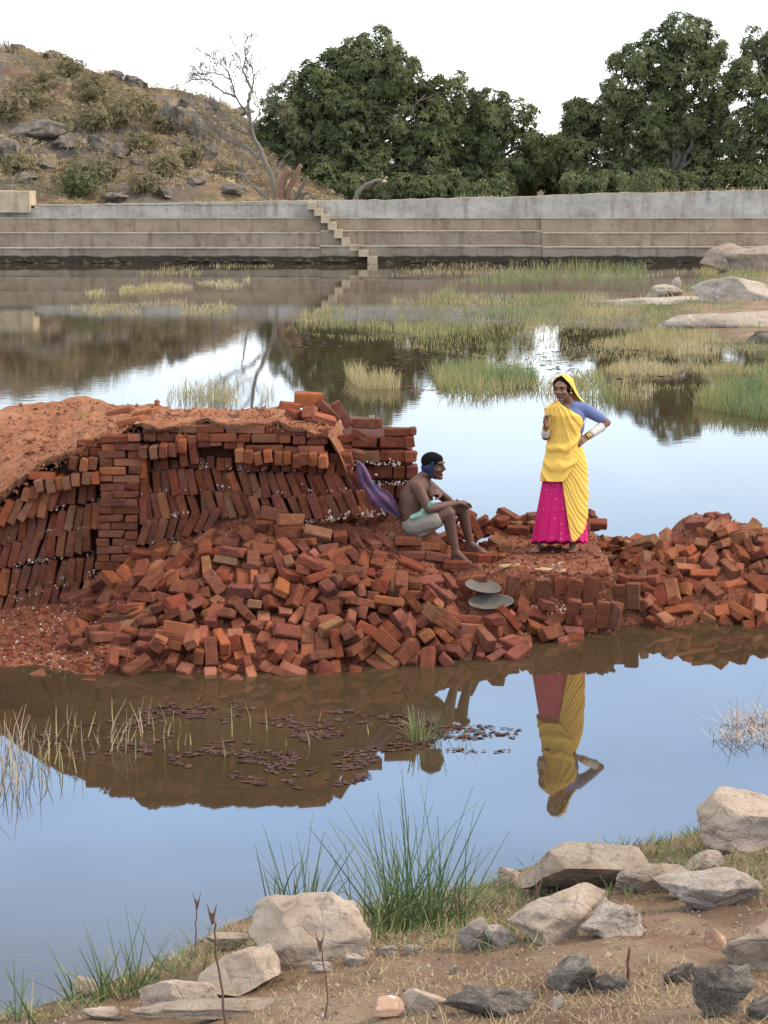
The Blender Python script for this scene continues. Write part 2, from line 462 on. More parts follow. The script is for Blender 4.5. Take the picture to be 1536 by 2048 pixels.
def plain(name, col, rough=.8, nsc=20, amt=.35, bstr=.3, bdist=.004, spec=.3):
    t = NT(name)
    a = t.noise(nsc, 5, .6)
    c = t.mix(t.math('MULTIPLY', a, amt * 1.6), col, tuple(x * .45 for x in col))
    return t.done(c, rough, t.bump(t.noise(nsc * 3, 5, .6), bstr, bdist), spec)
M['bark'] = plain('grey bark', (.17, .135, .105), .95, 3, .6, 1.0, .05)
M['bark_pale'] = plain('bleached dead wood', (.21, .175, .14), .95, 3, .5, .8, .03)
M['bark_red'] = plain('red brown stump', (.24, .13, .08), .95, 3, .5, 1, .05)
M['twig'] = plain('twig', (.16, .08, .05), .9, 10, .4)

# ------------------------------------------------------------------ the setting
def tagS(o): o['kind'] = 'structure'; return o
water = tagS(link('water', mesh('water', [(-260, -60, 0), (260, -60, 0), (260, 90, 0), (-260, 90, 0)], [(0, 1, 2, 3)]), None, M['water']))

WY = 81.7
# skyline of the hill
_SK = [(-900, 60), (-300, 50), (0, 93), (60, 104), (130, 120), (210, 150), (270, 166), (300, 178), (350, 186), (400, 196), (450, 213), (520, 258), (600, 318), (680, 352), (760, 372), (900, 380)]
SKY_L = [(atY(x, y, 138).x, atY(x, y, 138).z) for x, y in _SK]
def hill_h(X, Y):
    X = np.asarray(X, float); Y = np.asarray(Y, float)
    top = ip(X * 138 / Y, SKY_L)
    u = np.clip((Y - 90) / 48.0, 0, 1)
    base = 1.9
    s = .45 * u + .55 * ss(0, 1, u)
    z = base + (top - base) * s
    z = z - np.clip(Y - 139, 0, 60) * .12
    am = np.clip((top - 2.2) / 4, 0, 1)
    n = fbm(X * .18, Y * .18, 0, 5, 31)
    rid = np.abs(fbm(X * .35 + 3, Y * .55, 0, 4, 37))
    z = z + am * ss(0, .35, u) * (1 - .65 * ss(.75, 1, u)) * (.8 * n - 1.2 * rid + .25)
    terr = .35 * np.sin(z * 3.1 + n * 2)
    z = z + am * .25 * terr * (1 - ss(.8, 1, u))
    lim = (top + 3.84) / 138 * Y - 3.84 - .25 + .3 * n
    return np.where(Y < 137, np.minimum(z, np.maximum(lim, base)), z)
tagS(link('hill', gridmesh('hill', np.arange(-75, 16, .34), np.concatenate([np.arange(86.5, 142, .34), np.arange(142, 200, 2.0)]), hill_h), None, M['hill']))
def far_h(X, Y): return 1.75 + .12 * fbm(X * .3, Y * .3, 0, 3, 41) + 0 * X
tagS(link('far_ground', gridmesh('far_ground', np.concatenate([np.linspace(-1500, -60, 12), np.arange(-55, 56, 2.5), np.linspace(60, 1500, 12)]),
     np.concatenate([np.arange(83.6, 130, 2.0), np.array([140, 170, 240, 400, 800, 1600, 3000])]), far_h), None, M['far_ground']))

# ---- stepped tank wall
def boxm(x0, x1, y0, y1, z0, z1, top=None, nx=1, jit=0.0, seed=0):
    """box with an optionally uneven front/top edge; top(x) may override z1"""
    xs = np.linspace(x0, x1, nx + 1)
    V, Fc = [], []
    for i, x in enumerate(xs):
        zt = top(x) if top else z1
        j = jit * float(vnoise(x * 1.7, seed)); k = jit * float(vnoise(x * 2.9, seed + 9))
        V += [(x, y0 + j, z0), (x, y0 + j, zt + k), (x, y1, zt + k), (x, y1, z0)]
    for i in range(nx):
        a = 4 * i; b = a + 4
        Fc += [(a, b, b + 1, a + 1), (a + 1, b + 1, b + 2, a + 2), (a + 2, b + 2, b + 3, a + 3), (a + 3, b + 3, b, a)]
    Fc += [(0, 1, 2, 3), (4 * nx + 3, 4 * nx + 2, 4 * nx + 1, 4 * nx)]
    return mesh('box', V, Fc)
wall = empty('tank_wall', (0, 0, 0), 'long stepped plaster wall along the far side of the pond, pale grey band on top', 'wall')
def pX(x, Y=WY): return atY(x, 450, Y).x
def pZ(y, Y=WY): return atY(768, y, Y).z
XL, XR = -42, 42
XS = pX(640)
D1, D2, D3, D4 = WY + .0, WY + .55, WY + 1.1, WY + 1.65
zs = [pZ(495), pZ(466), pZ(437)]
def ledge(name, x0, x1, y, z, mt, th=.05):
    o = link(name, boxm(x0, x1, y - .035, y + .5, z - th, z, None, 90, .012, int(z * 10)), wall, mt)
    return o
# lowest to highest course, left of the stair and right of it
jx = pX(1086)
for (x0, x1, tag_) in ((XL, XS, 'l'), (XS, jx, 'm'), (jx, XR, 'r')):
    dz = {'l': 0, 'm': 0.0, 'r': .04}[tag_]
    z1 = zs[0] + (pZ(491) - pZ(495) if tag_ == 'm' else 0) + dz
    z2 = (zs[1] if tag_ == 'l' else pZ(462) if tag_ == 'm' else pZ(466))
    z3 = zs[2] if tag_ == 'l' else pZ(437)
    off = {'l': 0, 'm': .03, 'r': -.12}[tag_]
    link('course', boxm(x0 + .002, x1, D1 + off, D2 + .4, -.6, z1 - .05, None, 60, .03, 3), wall, M['wall_low'])
    ledge('ledge', x0 + .002, x1, D1 + off, z1, M['ledge'])
    link('course', boxm(x0 + .002, x1, D2 + off, D3 + .4, .2, z2 - .04, None, 60, .02, 5), wall, M['wall_low'] if tag_ != 'r' else M['wall_mid'])
    ledge('ledge', x0 + .002, x1, D2 + off, z2, M['ledge'], .04)
    link('course', boxm(x0 + .002, x1, D3 + off, D4 + .4, .6, z3 - .03, None, 60, .02, 7), wall, M['wall_mid'])
    ledge('ledge', x0 + .002, x1, D3 + off, z3, M['ledge'], .03)
TOPZ = [(pX(x, D4), pZ(y, D4)) for x, y in ((-700, 424), (0, 414), (300, 407), (600, 402), (615, 402), (760, 401), (1000, 394), (1250, 386), (1536, 379), (2200, 366))]
def topz(x): return float(ip(x, TOPZ)) + .02 * float(vnoise(x * .8, 1.0)) + .012 * float(vnoise(x * 3.1, 4.0))
link('parapet', boxm(XL, XS, D4, D4 + 1.5, 1.0, 0, lambda x: topz(x) - .05, 120, .03, 11), wall, M['wall_top'])
link('coping', boxm(XL, XS, D4 - .03, D4 + .9, 2.3, 0, lambda x: topz(x), 120, .025, 12), wall, M['ledge'])
link('parapet', boxm(XS + .003, XR, D4 + .02, D4 + 1.5, 1.0, 0, lambda x: topz(x) - .05, 120, .03, 13), wall, M['wall_top'])
link('coping', boxm(XS + .003, XR, D4 + .05, D4 + .9, 2.2, 0, lambda x: topz(x) - .0, 120, .02, 14), wall, M['ledge'])
steps = [(620, 406, 419), (634, 419, 432), (648, 430, 446), (662, 446, 460), (675, 460, 476), (690, 476, 490), (706, 490, 501), (724, 500, 512), (742, 512, 523)]
for i, (x, ya, yb) in enumerate(steps):
    xa, xb = pX(x - 7), pX(x + 10 if i < 6 else x + 13)
    za, zb = pZ(ya, WY - .1), pZ(yb, WY - .1)
    yy = D4 - .55 - i * .16 if i < 7 else D1 - .22
    o = link('stair_step', boxm(xa, xb, min(yy, D1 + .9 - i * .13) - .1, D4 + .3, zb - .02 if i < 8 else -.4, za, None, 4, .015, i), wall, M['stair'])
# rough stones along the waterline of the wall
rs = random.Random(5)
V, Fc = [], []
for i in range(620):
    x = rs.uniform(XL, XR); r = rs.uniform(.04, .13) * (1 if rs.random() < .8 else 1.6)
    c = Vector((x, WY - rs.uniform(.02, .3), rs.uniform(-.05, .12)))
    b = len(V)
    for k in range(6):
        d = Vector(((1, 0, 0), (-1, 0, 0), (0, 1, 0), (0, -1, 0), (0, 0, 1), (0, 0, -1))[k])
        V.append(c + Vector((d.x * r * rs.uniform(.8, 1.7), d.y * r, d.z * r * rs.uniform(.5, 1.1))))
    Fc += [(b + p, b + q, b + s) for p, q, s in ((0, 2, 4), (2, 1, 4), (1, 3, 4), (3, 0, 4), (2, 0, 5), (1, 2, 5), (3, 1, 5), (0, 3, 5))]
tag(link('footing_stones', mesh('footing_stones', V, Fc), wall, M['wall_low']), kind='stuff')
blk = tag(link('concrete_block', boxm(pX(-60, 83.2), pX(62, 83.2), 83.0, 84.6, 2.0, pZ(382, 83.2), None, 3, .01, 2), None, M['stair']), 'square sand coloured masonry block standing on the wall at its left end', 'block')
# loose bricks as they came to rest: x y z (mm), quaternion (1/100), half + 2*colour, half sizes (mm); largest in the picture first
LOOSE = [tuple(int(q) for q in l.split()) for l in '''175 15243 102 68 -59 -43 -1 0 108 57 36
-2036 15814 365 13 42 -30 85 0 109 58 39
-1900 14960 56 92 16 -17 31 4 113 51 38
-760 15292 246 41 -89 -9 17 0 111 55 38
-1910 16086 497 7 -86 -44 -24 0 118 53 39
-2458 15059 52 10 -95 30 -1 6 112 51 39
-564 16662 780 2 -14 29 -95 6 118 57 38
14 15243 187 25 27 -53 76 0 107 55 36
806 15507 138 24 47 54 66 0 108 57 38
-1622 15859 476 42 -88 21 -9 0 111 57 35
-1339 15064 139 59 32 -34 66 0 118 51 38
-2685 16056 202 6 21 82 52 4 121 57 39
-2484 15977 184 45 -17 62 -62 6 111 57 37
-716 15694 444 47 38 4 -79 0 106 54 36
690 16975 521 64 74 14 -16 0 109 54 38
-813 16666 787 79 61 8 7 4 118 57 36
-1627 15401 245 82 55 -6 -15 2 120 53 38
-422 15344 275 29 -24 78 -50 6 108 53 37
-1375 15935 504 77 43 13 -46 0 121 51 37
239 16600 513 96 18 16 -12 0 111 51 37
1371 16018 66 81 46 17 32 4 109 58 38
-798 16699 894 62 -77 -12 14 6 119 52 38
-1155 15840 457 19 10 55 81 0 107 54 37
1101 16601 396 29 11 -81 -49 4 113 55 38
1060 15476 32 3 -47 87 17 0 120 56 35
-203 15233 142 21 -35 90 -12 0 120 54 37
3269 17115 254 81 40 9 -42 0 121 55 38
-794 15240 145 11 6 -90 -41 0 118 55 39
-1268 15186 195 50 66 -30 -48 2 117 55 38
343 15210 33 22 -69 -57 -39 0 112 55 37
196 15503 250 26 63 -59 -44 0 122 57 36
-598 15975 667 95 0 12 -29 0 109 51 34
-1711 16329 574 35 -19 89 24 0 106 57 36
2850 17038 220 86 26 16 -41 0 108 52 34
1503 18185 524 7 5 68 72 0 117 53 36
769 18265 475 10 20 -72 65 0 116 52 35
-1350 15516 332 61 16 14 -76 0 121 52 34
-494 15070 104 93 -25 -8 25 4 109 52 34
-1491 15154 220 11 71 66 21 2 112 53 38
3058 17105 238 2 -28 95 13 2 115 51 34
-2289 16470 424 44 18 -2 88 0 109 56 34
-2102 15329 222 0 44 -90 5 4 110 51 34
-2005 16223 552 8 -72 -65 -22 0 110 53 38
2530 16762 88 93 -36 -7 -6 2 120 51 35
855 16240 368 57 -42 57 42 0 107 57 38
-820 15759 504 23 -68 -69 8 2 122 57 33
-867 15687 389 26 -31 39 -83 0 115 54 37
537 15417 62 12 -38 -81 42 0 107 52 38
-1987 15043 93 54 -32 39 67 4 120 57 34
3036 17296 340 44 -28 -68 51 6 109 55 38
-1300 16253 615 21 9 29 93 6 109 52 36
2387 16911 177 33 -64 67 15 0 118 53 34
-813 16410 711 86 15 13 -47 0 111 51 33
-2807 16037 118 36 -6 -10 93 4 117 52 36
-457 15853 484 44 14 -21 86 5 69 58 34
-1753 15121 197 70 -51 -22 -46 3 67 56 39
3224 16808 121 63 2 35 -69 2 107 57 37
1743 17780 472 47 2 -2 88 0 120 56 37
-373 15199 163 63 -11 -74 21 0 117 56 36
2293 17053 295 28 -11 -2 95 0 110 53 36
-537 15938 552 94 -18 -14 27 0 117 57 35
-2205 14896 36 91 21 -7 36 1 65 55 38
-603 15362 208 62 34 -10 70 6 108 56 35
59 15501 187 6 -44 -84 -29 0 113 55 39
-1675 15688 395 43 -23 43 -76 0 114 53 37
2791 17171 313 92 -39 1 3 2 114 52 38
216 15811 390 15 -42 -3 -89 0 111 53 36
-2106 15074 71 63 -26 -51 53 0 109 54 35
-1254 16281 696 4 97 -24 -3 0 108 53 36
141 16077 486 8 -70 69 20 4 114 54 35
1231 16310 160 10 -7 -96 -25 0 119 55 37
3175 17479 455 24 -61 -76 1 0 116 52 35
-2743 15342 75 7 -100 -1 -5 0 112 55 33
-1075 16174 641 15 -67 -72 -14 4 114 52 34
690 15983 357 43 -26 22 -83 4 120 54 34
2377 16495 67 12 -50 -84 -18 3 68 56 38
-51 16543 573 6 -65 73 21 4 114 54 38
2495 16925 226 62 40 16 -66 2 107 56 37
2387 17953 465 20 -89 32 -25 6 119 56 35
1019 15992 198 88 -23 40 7 0 117 53 36
-2225 15132 93 8 -67 -73 -9 4 114 57 37
-192 15683 398 96 -14 11 22 0 107 54 34
-1059 15206 137 53 -31 -68 41 2 119 55 36
503 15561 222 24 88 -32 -26 4 114 54 33
2181 16983 201 15 -95 -22 16 4 109 54 37
-32 15158 -5 23 -89 39 10 4 121 53 34
-2862 16704 163 6 3 100 3 0 110 55 35
724 15838 294 40 -3 13 91 0 110 55 35
-2213 15902 346 32 76 43 36 6 112 51 33
-1667 15559 333 28 -26 8 92 0 111 52 37
-585 15549 326 67 32 -9 67 0 106 52 38
-2813 15008 -8 57 15 16 -79 0 119 58 39
-2038 15615 226 13 20 -6 97 4 114 54 34
23 15229 43 88 -29 33 -19 6 114 56 34
-2613 15778 110 3 21 97 6 6 115 57 34
-1713 15057 46 69 -45 -48 29 0 112 56 38
-1002 16379 693 19 15 -85 -47 0 114 51 33
-1321 16550 704 96 20 -6 -18 4 117 57 36
890 15751 236 79 2 -9 -60 0 119 57 35
39 15769 390 1 7 14 99 2 121 53 33
-2043 16721 582 15 -15 14 -97 4 113 56 39
1088 16409 316 50 -35 -50 61 2 121 56 38
-944 16863 910 68 -73 8 9 0 117 54 34
-22 17087 789 4 99 -7 -9 0 116 54 37
13 16826 678 34 -30 -84 30 0 112 54 35
451 16216 342 63 68 -5 -39 0 120 57 34
-730 15983 552 8 -96 -24 16 0 119 56 37
-2918 15236 76 53 59 -37 -49 4 114 53 35
-1628 15061 59 43 70 25 51 1 68 56 38
-1492 16409 698 71 20 4 -67 0 117 52 38
-470 14933 -17 61 53 -22 54 0 120 58 35
2873 17294 425 35 -77 -53 6 0 112 54 36
-1114 15586 342 79 -31 32 -42 0 113 53 38
-1842 15179 130 3 27 -84 47 0 115 52 39
-239 16748 707 51 40 25 72 4 117 54 35
2874 18031 621 92 6 -12 -36 0 118 57 36
2660 17232 355 91 -39 0 14 2 120 53 36
1249 18309 512 99 6 1 -9 4 107 54 34
-104 16796 672 85 2 5 -53 0 109 56 34
-148 17194 832 56 66 41 31 2 109 57 37
370 15748 299 17 57 74 30 6 120 55 35
388 16418 416 94 21 6 24 0 111 52 36
-2657 15195 57 74 14 66 -2 7 51 52 39
1701 18306 543 24 37 -66 -61 0 118 51 36
-153 15279 83 13 88 42 20 0 122 52 35
664 15838 223 4 13 -98 13 0 121 56 35
-1442 15078 117 57 52 -41 -48 0 110 57 35
1422 16273 100 45 0 33 -83 4 107 52 38
-1168 16596 792 13 58 79 17 0 120 54 34
23 17128 872 34 -47 59 -55 0 116 55 36
544 16480 379 52 -18 -59 59 0 114 51 34
-1020 16755 835 81 6 9 58 4 113 52 37
2978 17837 612 18 -83 -52 -1 6 111 51 38
1267 16088 84 94 18 27 14 0 121 57 35
1885 16377 18 77 -13 -31 54 0 106 53 38
-1566 16284 546 23 -66 72 -1 0 109 53 36
-930 15753 456 34 4 -53 -77 0 116 56 34
-292 15249 258 63 -16 -16 75 0 108 55 35
1062 18546 538 21 28 68 -65 1 75 57 38
-1511 16630 726 18 40 -51 -74 0 118 54 34
-29 15991 462 76 31 -42 39 1 54 56 35
462 15572 157 33 73 -56 -20 2 116 57 34
-689 14994 -2 18 -13 -91 34 2 116 56 36
-1853 15511 246 69 -29 16 65 4 108 54 34
-403 15690 337 69 39 19 -58 1 71 56 34
-1591 15158 151 18 57 -80 9 0 121 56 36
-116 15419 212 31 -92 20 14 0 114 56 37
3068 16730 81 26 85 -37 -26 2 116 57 35
2671 17070 244 25 -86 44 -5 0 110 57 37
782 18495 554 39 -75 -53 -10 0 122 54 37
325 15515 166 59 -26 -16 75 2 112 56 39
1049 15685 60 6 -89 -46 -2 0 110 57 33
977 16363 315 26 -26 66 -66 1 59 54 34
-1868 15818 284 25 -31 91 9 0 111 55 36
526 15702 234 4 -46 -81 -36 0 113 51 34
-823 15066 121 78 18 -46 -39 2 111 57 35
-2350 15240 102 73 4 -21 65 7 47 52 39
1357 16355 229 5 -65 -75 12 0 107 56 38
-467 16346 655 58 15 -8 -79 0 115 52 37
-1237 15515 339 15 63 -76 10 0 107 52 35
-1011 15453 248 63 -39 -19 -64 1 58 56 33
-1158 16022 504 73 10 22 -64 0 122 54 34
2236 16705 166 50 24 -28 -78 0 107 55 38
-1530 15005 13 25 0 -23 94 3 59 54 35
-946 15349 171 76 23 -10 60 3 66 54 34
-1890 16640 609 53 62 44 38 0 111 52 35
-616 15796 385 82 -34 -38 29 4 119 58 34
-2549 16274 296 67 -50 37 -40 0 113 57 35
-426 15825 367 37 -87 31 7 4 112 55 37
-380 16699 746 13 -99 -8 -1 1 60 54 37
155 15668 227 25 -86 25 37 0 121 57 36
-2322 16182 294 27 -5 71 -64 0 110 52 34
-2174 16522 439 67 51 -12 -52 2 117 52 36
-2570 16479 327 12 -89 43 -2 6 112 51 35
-699 15591 285 40 -38 75 -36 2 110 52 37
-274 17162 861 83 -23 -18 47 2 121 53 34
-2511 15575 113 6 -56 82 -3 6 112 53 35
-277 15856 528 40 14 -17 -89 5 67 53 37
-180 16441 576 38 -65 -64 16 0 112 57 35
360 16093 375 59 -23 -32 71 0 113 52 35
1295 17189 501 36 -58 -35 -64 1 52 51 34
-1171 15233 163 43 -67 49 35 1 68 54 39
-2375 16483 363 6 99 0 -16 6 114 52 36
-265 16141 557 53 -84 11 2 0 117 53 35
3155 17714 534 1 -22 -63 75 6 118 55 38
-223 15908 427 71 48 -44 -27 0 106 54 38
592 15457 97 76 -43 7 -48 0 113 54 37
2111 17907 426 8 -4 -99 13 0 111 52 36
480 15284 22 28 68 -63 -24 0 119 53 38
-482 15283 159 12 -71 67 16 0 112 55 34
-281 15311 189 5 -96 15 -21 0 119 52 34
-991 15888 531 21 -50 -83 -15 1 55 57 38
-1977 15392 151 16 72 50 45 0 113 57 34
932 18351 423 1 67 73 12 0 121 53 37
-848 16158 611 81 -15 54 -19 0 116 54 38
880 15434 -10 46 77 33 29 4 111 55 35
-1767 16678 620 81 -6 -35 46 7 71 53 38
2916 16880 51 2 4 -93 -38 3 61 58 35
2554 17436 449 79 28 35 -41 3 51 55 35
2604 16966 231 27 24 83 44 3 60 55 37
-967 15606 286 18 -65 -73 -9 3 74 54 37
-1071 16504 719 9 -46 86 19 0 111 55 37
-2300 15511 172 17 -28 94 1 1 58 55 35
3377 18080 558 11 -45 82 33 6 117 57 35
-2505 15298 89 66 10 -5 74 7 55 54 39
-1546 15637 371 0 85 -44 28 0 112 56 39
-206 15660 317 69 45 -42 -38 0 116 51 35
-469 15434 296 11 -39 85 -32 0 108 54 37
2674 17499 455 43 -26 -7 86 2 115 56 34
3074 17758 607 17 82 53 10 2 107 56 36
-906 15042 13 7 -53 81 24 3 56 55 35
686 16431 335 64 65 -22 -35 0 110 54 37
3230 16589 32 74 -24 -30 55 0 112 55 39
1603 16296 97 54 -65 19 -49 1 63 52 37
950 16697 381 13 -13 -69 69 2 111 53 38
257 16181 446 4 69 -72 2 4 121 57 35
-266 16032 544 98 -20 -3 -3 0 108 55 35
-266 15487 297 47 -51 60 -39 0 109 54 37
-745 14942 -26 19 -9 -92 33 0 120 56 35
1543 16169 48 28 -2 -23 -93 0 108 54 34
-1568 15531 304 1 -75 61 -26 0 121 52 37
-1459 16211 564 67 -34 52 -41 6 118 56 39
287 15730 231 74 22 -21 -60 4 106 51 35
2587 18076 474 39 -56 72 -13 2 112 52 35
1546 18476 586 12 94 -15 28 0 118 52 37
-1351 16043 491 10 4 98 18 0 120 56 35
-1726 16084 494 7 66 71 25 0 108 56 33
3065 17475 390 61 -44 55 -35 2 111 54 37
3015 17626 499 83 -3 -19 -52 2 114 58 36
396 15436 101 17 63 71 25 4 121 54 36
21 16302 457 58 6 19 -79 0 112 51 37
-1155 15481 248 56 15 -20 79 1 53 53 37
921 18531 549 95 4 -28 -11 1 65 57 35
1847 18317 617 72 -69 -7 2 5 51 51 38
-594 15228 94 67 21 -21 68 3 66 57 36
-389 16341 574 37 -2 45 -82 0 107 55 35
-1512 15871 405 12 -3 95 27 4 110 57 39
835 15984 285 6 -54 84 1 2 107 51 34
3340 17502 430 19 30 93 -8 0 119 54 36
3022 16703 38 36 50 -78 -7 0 107 56 33
2326 17305 361 3 -1 -90 -44 1 67 53 34
1165 16485 222 63 44 7 64 4 113 56 38
-1977 16030 365 99 -11 6 3 0 108 56 37
2784 16778 18 3 97 -4 -25 7 73 57 35
-686 16564 721 18 -6 10 98 0 109 54 34
-2361 15711 162 5 -97 13 -19 0 113 56 35
-775 16128 629 24 76 -33 -50 7 56 53 35
3174 16898 108 34 -63 -69 -6 0 116 54 38
855 15802 136 68 66 -29 -16 0 108 53 38
-1201 15758 374 84 24 -11 48 5 59 51 35
-2534 16134 211 62 77 -14 3 4 109 56 36
-274 16437 635 75 -44 4 -50 1 50 51 37
23 15827 303 75 -5 15 64 0 117 53 36
2822 17565 488 63 -30 -16 -70 6 112 54 37
-1429 15340 181 41 62 32 58 2 111 52 38
-790 15635 314 27 69 -65 17 3 65 55 35
3443 17937 476 16 -77 -62 0 0 106 55 39
965 15952 142 18 42 -50 74 4 114 51 38
-1321 16169 541 83 13 -13 53 1 65 56 34
685 15746 153 0 3 79 61 2 120 55 36
-1122 15136 77 13 5 21 -97 3 47 54 34
3291 17363 340 29 -59 75 -8 1 52 56 35
-306 15822 404 43 15 42 78 2 106 56 37
2893 17831 520 44 64 -36 -52 0 116 55 36
-1039 15673 387 73 -11 -5 -67 6 118 57 35
-78 15578 274 23 -67 -57 42 0 113 51 38
-734 15109 84 18 -62 56 -52 3 69 52 37
-2120 15755 219 61 79 -4 -1 4 110 52 38
3256 17568 502 9 80 -9 -58 1 73 55 33
-1057 15033 43 27 55 42 67 1 60 57 33
-1376 15580 280 7 -47 -86 -20 6 114 52 37
-502 16553 670 93 -13 -2 34 4 121 52 36
2087 17839 370 15 71 -69 2 6 119 53 38
-664 15089 51 52 -56 -22 60 3 51 54 35
-1922 16335 516 53 74 14 40 2 117 57 38
760 15483 18 49 -45 64 -39 0 114 57 36
-950 16235 605 65 -44 49 -37 1 55 57 38
1116 16096 167 40 45 76 23 4 107 52 37
2761 17435 399 60 -59 -43 33 2 117 55 34
-659 16055 616 69 11 5 71 2 108 57 36
-1344 15773 379 90 24 7 -37 7 53 51 35
-1265 15145 82 8 -26 -95 -17 1 63 56 36
-494 16107 606 83 27 31 37 0 114 54 39
-2065 16348 449 40 -28 85 17 0 112 53 39
2418 17249 292 83 -31 8 45 0 119 52 38
-2403 15410 117 18 -90 36 -14 5 60 52 34
-1018 14922 -22 53 -30 -69 39 3 73 56 39
-2321 16055 251 85 1 -22 47 5 60 51 36
2328 16562 -2 19 31 51 78 0 118 54 34
2672 17845 483 67 -58 -47 1 1 55 51 37
-1943 16854 599 19 -18 66 71 0 115 55 38
-1338 14952 -5 10 -3 29 -95 3 49 54 33
2309 17947 362 4 -32 -86 40 0 118 53 36
2531 17118 296 25 6 96 8 1 71 51 36
-683 16431 699 64 -49 11 -58 1 47 58 35
-1185 14960 11 11 5 -82 56 3 48 52 35
-1623 15343 168 23 5 19 95 0 109 53 37
-1751 15853 394 42 -19 -3 -89 0 110 56 35
-1480 15717 382 38 1 -84 39 1 66 56 36
-950 16042 505 49 -31 72 -38 0 108 53 33
1450 18325 527 68 -64 26 -23 6 118 52 37
649 18675 538 20 26 3 94 1 51 53 36
-1172 15368 200 4 -4 97 22 3 63 53 37
2533 17737 440 49 47 -13 73 1 64 54 36
627 15578 119 42 -13 -3 90 0 115 55 37
2494 16810 137 55 -18 -32 -75 1 64 51 36
-3068 15356 84 33 34 -56 -68 6 111 53 36
-1860 16160 459 58 -4 -25 78 0 112 56 36
-412 15961 491 44 13 66 59 4 112 57 37
-369 15030 -33 28 61 38 64 0 121 51 38
2320 17421 411 32 -68 30 -58 7 62 57 38
-2047 15211 95 28 -2 -74 62 6 112 56 38
81 16879 681 18 89 -4 -41 7 64 54 33
227 15251 24 92 22 -23 -23 5 51 52 36
-2149 15601 194 14 36 -91 -15 4 111 54 34
3105 16534 -43 73 17 18 -63 0 114 55 38
1868 18335 531 78 0 -5 63 5 59 54 37
1574 16121 -4 1 -14 96 -23 1 69 52 36
-2056 15909 304 5 93 36 0 0 117 51 35
-190 16261 513 29 94 15 -1 0 108 57 36
-2135 15457 162 40 -11 16 -89 4 114 55 37
2620 16902 129 53 29 34 -72 1 53 53 34
2038 17317 348 56 49 50 44 2 106 53 38
1631 18384 547 22 33 -67 -62 2 122 52 39
2924 16664 -58 44 -43 -5 -78 4 115 57 35
2360 16670 60 9 94 -6 -32 4 122 54 37
660 15482 4 16 -75 -64 -9 6 107 51 37
-1060 16177 567 93 19 8 -29 0 110 54 35
238 16118 382 63 -1 4 78 0 114 53 34
1059 16795 387 82 -33 28 36 0 117 53 38
2898 17510 417 51 71 28 39 2 107 57 35
672 16006 259 21 -27 -62 -70 0 120 55 38
-136 15947 398 84 -12 -1 -53 4 117 58 39
-1873 15410 133 5 -70 -68 -20 0 109 53 36
2268 17807 339 11 98 8 -12 0 121 56 37
430 16070 300 35 1 -92 -19 3 59 55 34
-228 15048 -19 64 -15 22 72 1 64 51 37
-1809 15690 253 20 -81 56 0 5 65 57 38
2649 17410 382 54 -6 -16 -83 6 109 54 36
3137 17332 331 46 -32 68 -47 3 53 51 35
795 18618 522 9 -48 -63 -61 0 110 54 37
-2180 16789 472 18 34 69 -62 2 109 55 35
-341 16540 626 1 -32 93 19 0 108 57 36
3328 17924 520 54 23 35 -73 7 58 56 34
1457 16033 -15 11 -30 91 -25 1 60 53 36
115 16119 427 70 8 20 -68 6 107 58 39
-1567 15948 463 33 92 -14 14 4 108 53 37
-1700 16487 572 17 -89 -32 -27 0 113 52 37
-1444 16442 637 2 11 17 -98 0 121 58 38
2508 17462 368 52 -72 -46 -4 3 59 56 35
-2650 14924 -29 81 26 9 -52 1 58 57 35
-1062 15988 492 44 59 -28 -61 2 118 55 35
2594 16732 -11 67 -43 -24 -56 5 60 57 36
2545 17606 395 16 -16 36 -90 0 109 55 34
2204 17430 243 9 -10 -90 -41 1 66 53 35
-538 15734 311 24 -95 -21 -5 1 62 55 34
2062 17376 252 72 -4 -5 -69 4 108 54 34
-844 15558 252 5 -4 -98 -18 1 59 56 36
-1786 15376 158 34 62 -48 -51 0 116 56 39
3 15758 223 17 -98 2 8 0 121 57 36
-1660 16088 447 6 -92 -29 -25 0 112 51 37
2902 17304 327 8 -30 -94 -15 3 63 56 37
2184 17250 243 66 -42 -32 54 0 109 53 36
1345 18613 528 100 -1 0 -2 0 107 52 36
-595 16385 636 11 -42 -39 -82 3 52 57 36
1001 15800 32 39 26 -54 -70 2 118 55 36
-1134 14780 -35 7 -35 89 27 1 64 52 36
-231 16021 475 20 98 8 1 2 115 56 35
3008 18166 636 70 -48 44 -28 1 49 57 34
3073 18215 641 65 -59 37 -30 1 51 54 33
1245 18460 528 50 -1 6 -86 7 66 53 36
-1222 14863 -42 5 -66 39 -64 1 54 57 36
2108 18444 347 99 9 -8 0 0 121 52 38
2270 17552 370 67 -32 -3 67 3 59 53 34
143 15903 318 24 71 33 57 0 120 58 39
704 16206 298 28 -25 -8 92 0 118 54 38
2509 16649 -28 18 -78 22 -55 5 56 56 36
-2578 16606 252 93 -26 -20 16 0 115 51 37
2261 17642 257 14 -86 26 42 2 112 52 38
2432 17409 324 33 -6 -89 31 3 73 51 38
-2773 16210 161 77 -60 8 -20 6 118 53 34
2647 16824 25 18 -56 71 40 3 59 56 33
534 16282 306 45 -11 29 -84 1 61 57 37
-897 15447 228 22 -7 -94 -25 3 50 54 39
-2588 16311 202 8 11 99 9 0 119 52 34
-1857 16524 511 24 -24 94 7 0 106 53 37
564 15993 209 23 -59 -78 0 0 113 57 34
-798 15377 228 27 -9 -92 -25 4 106 52 36
3202 18024 550 52 0 16 -84 0 112 57 34
-2186 16281 330 86 13 -7 -49 0 118 56 34
2686 17712 439 28 35 -88 14 3 49 54 36
2965 16737 -38 4 34 28 90 2 108 55 37
2317 17264 257 44 21 -77 -41 6 109 55 37
955 18570 456 42 -60 -58 36 1 57 57 37
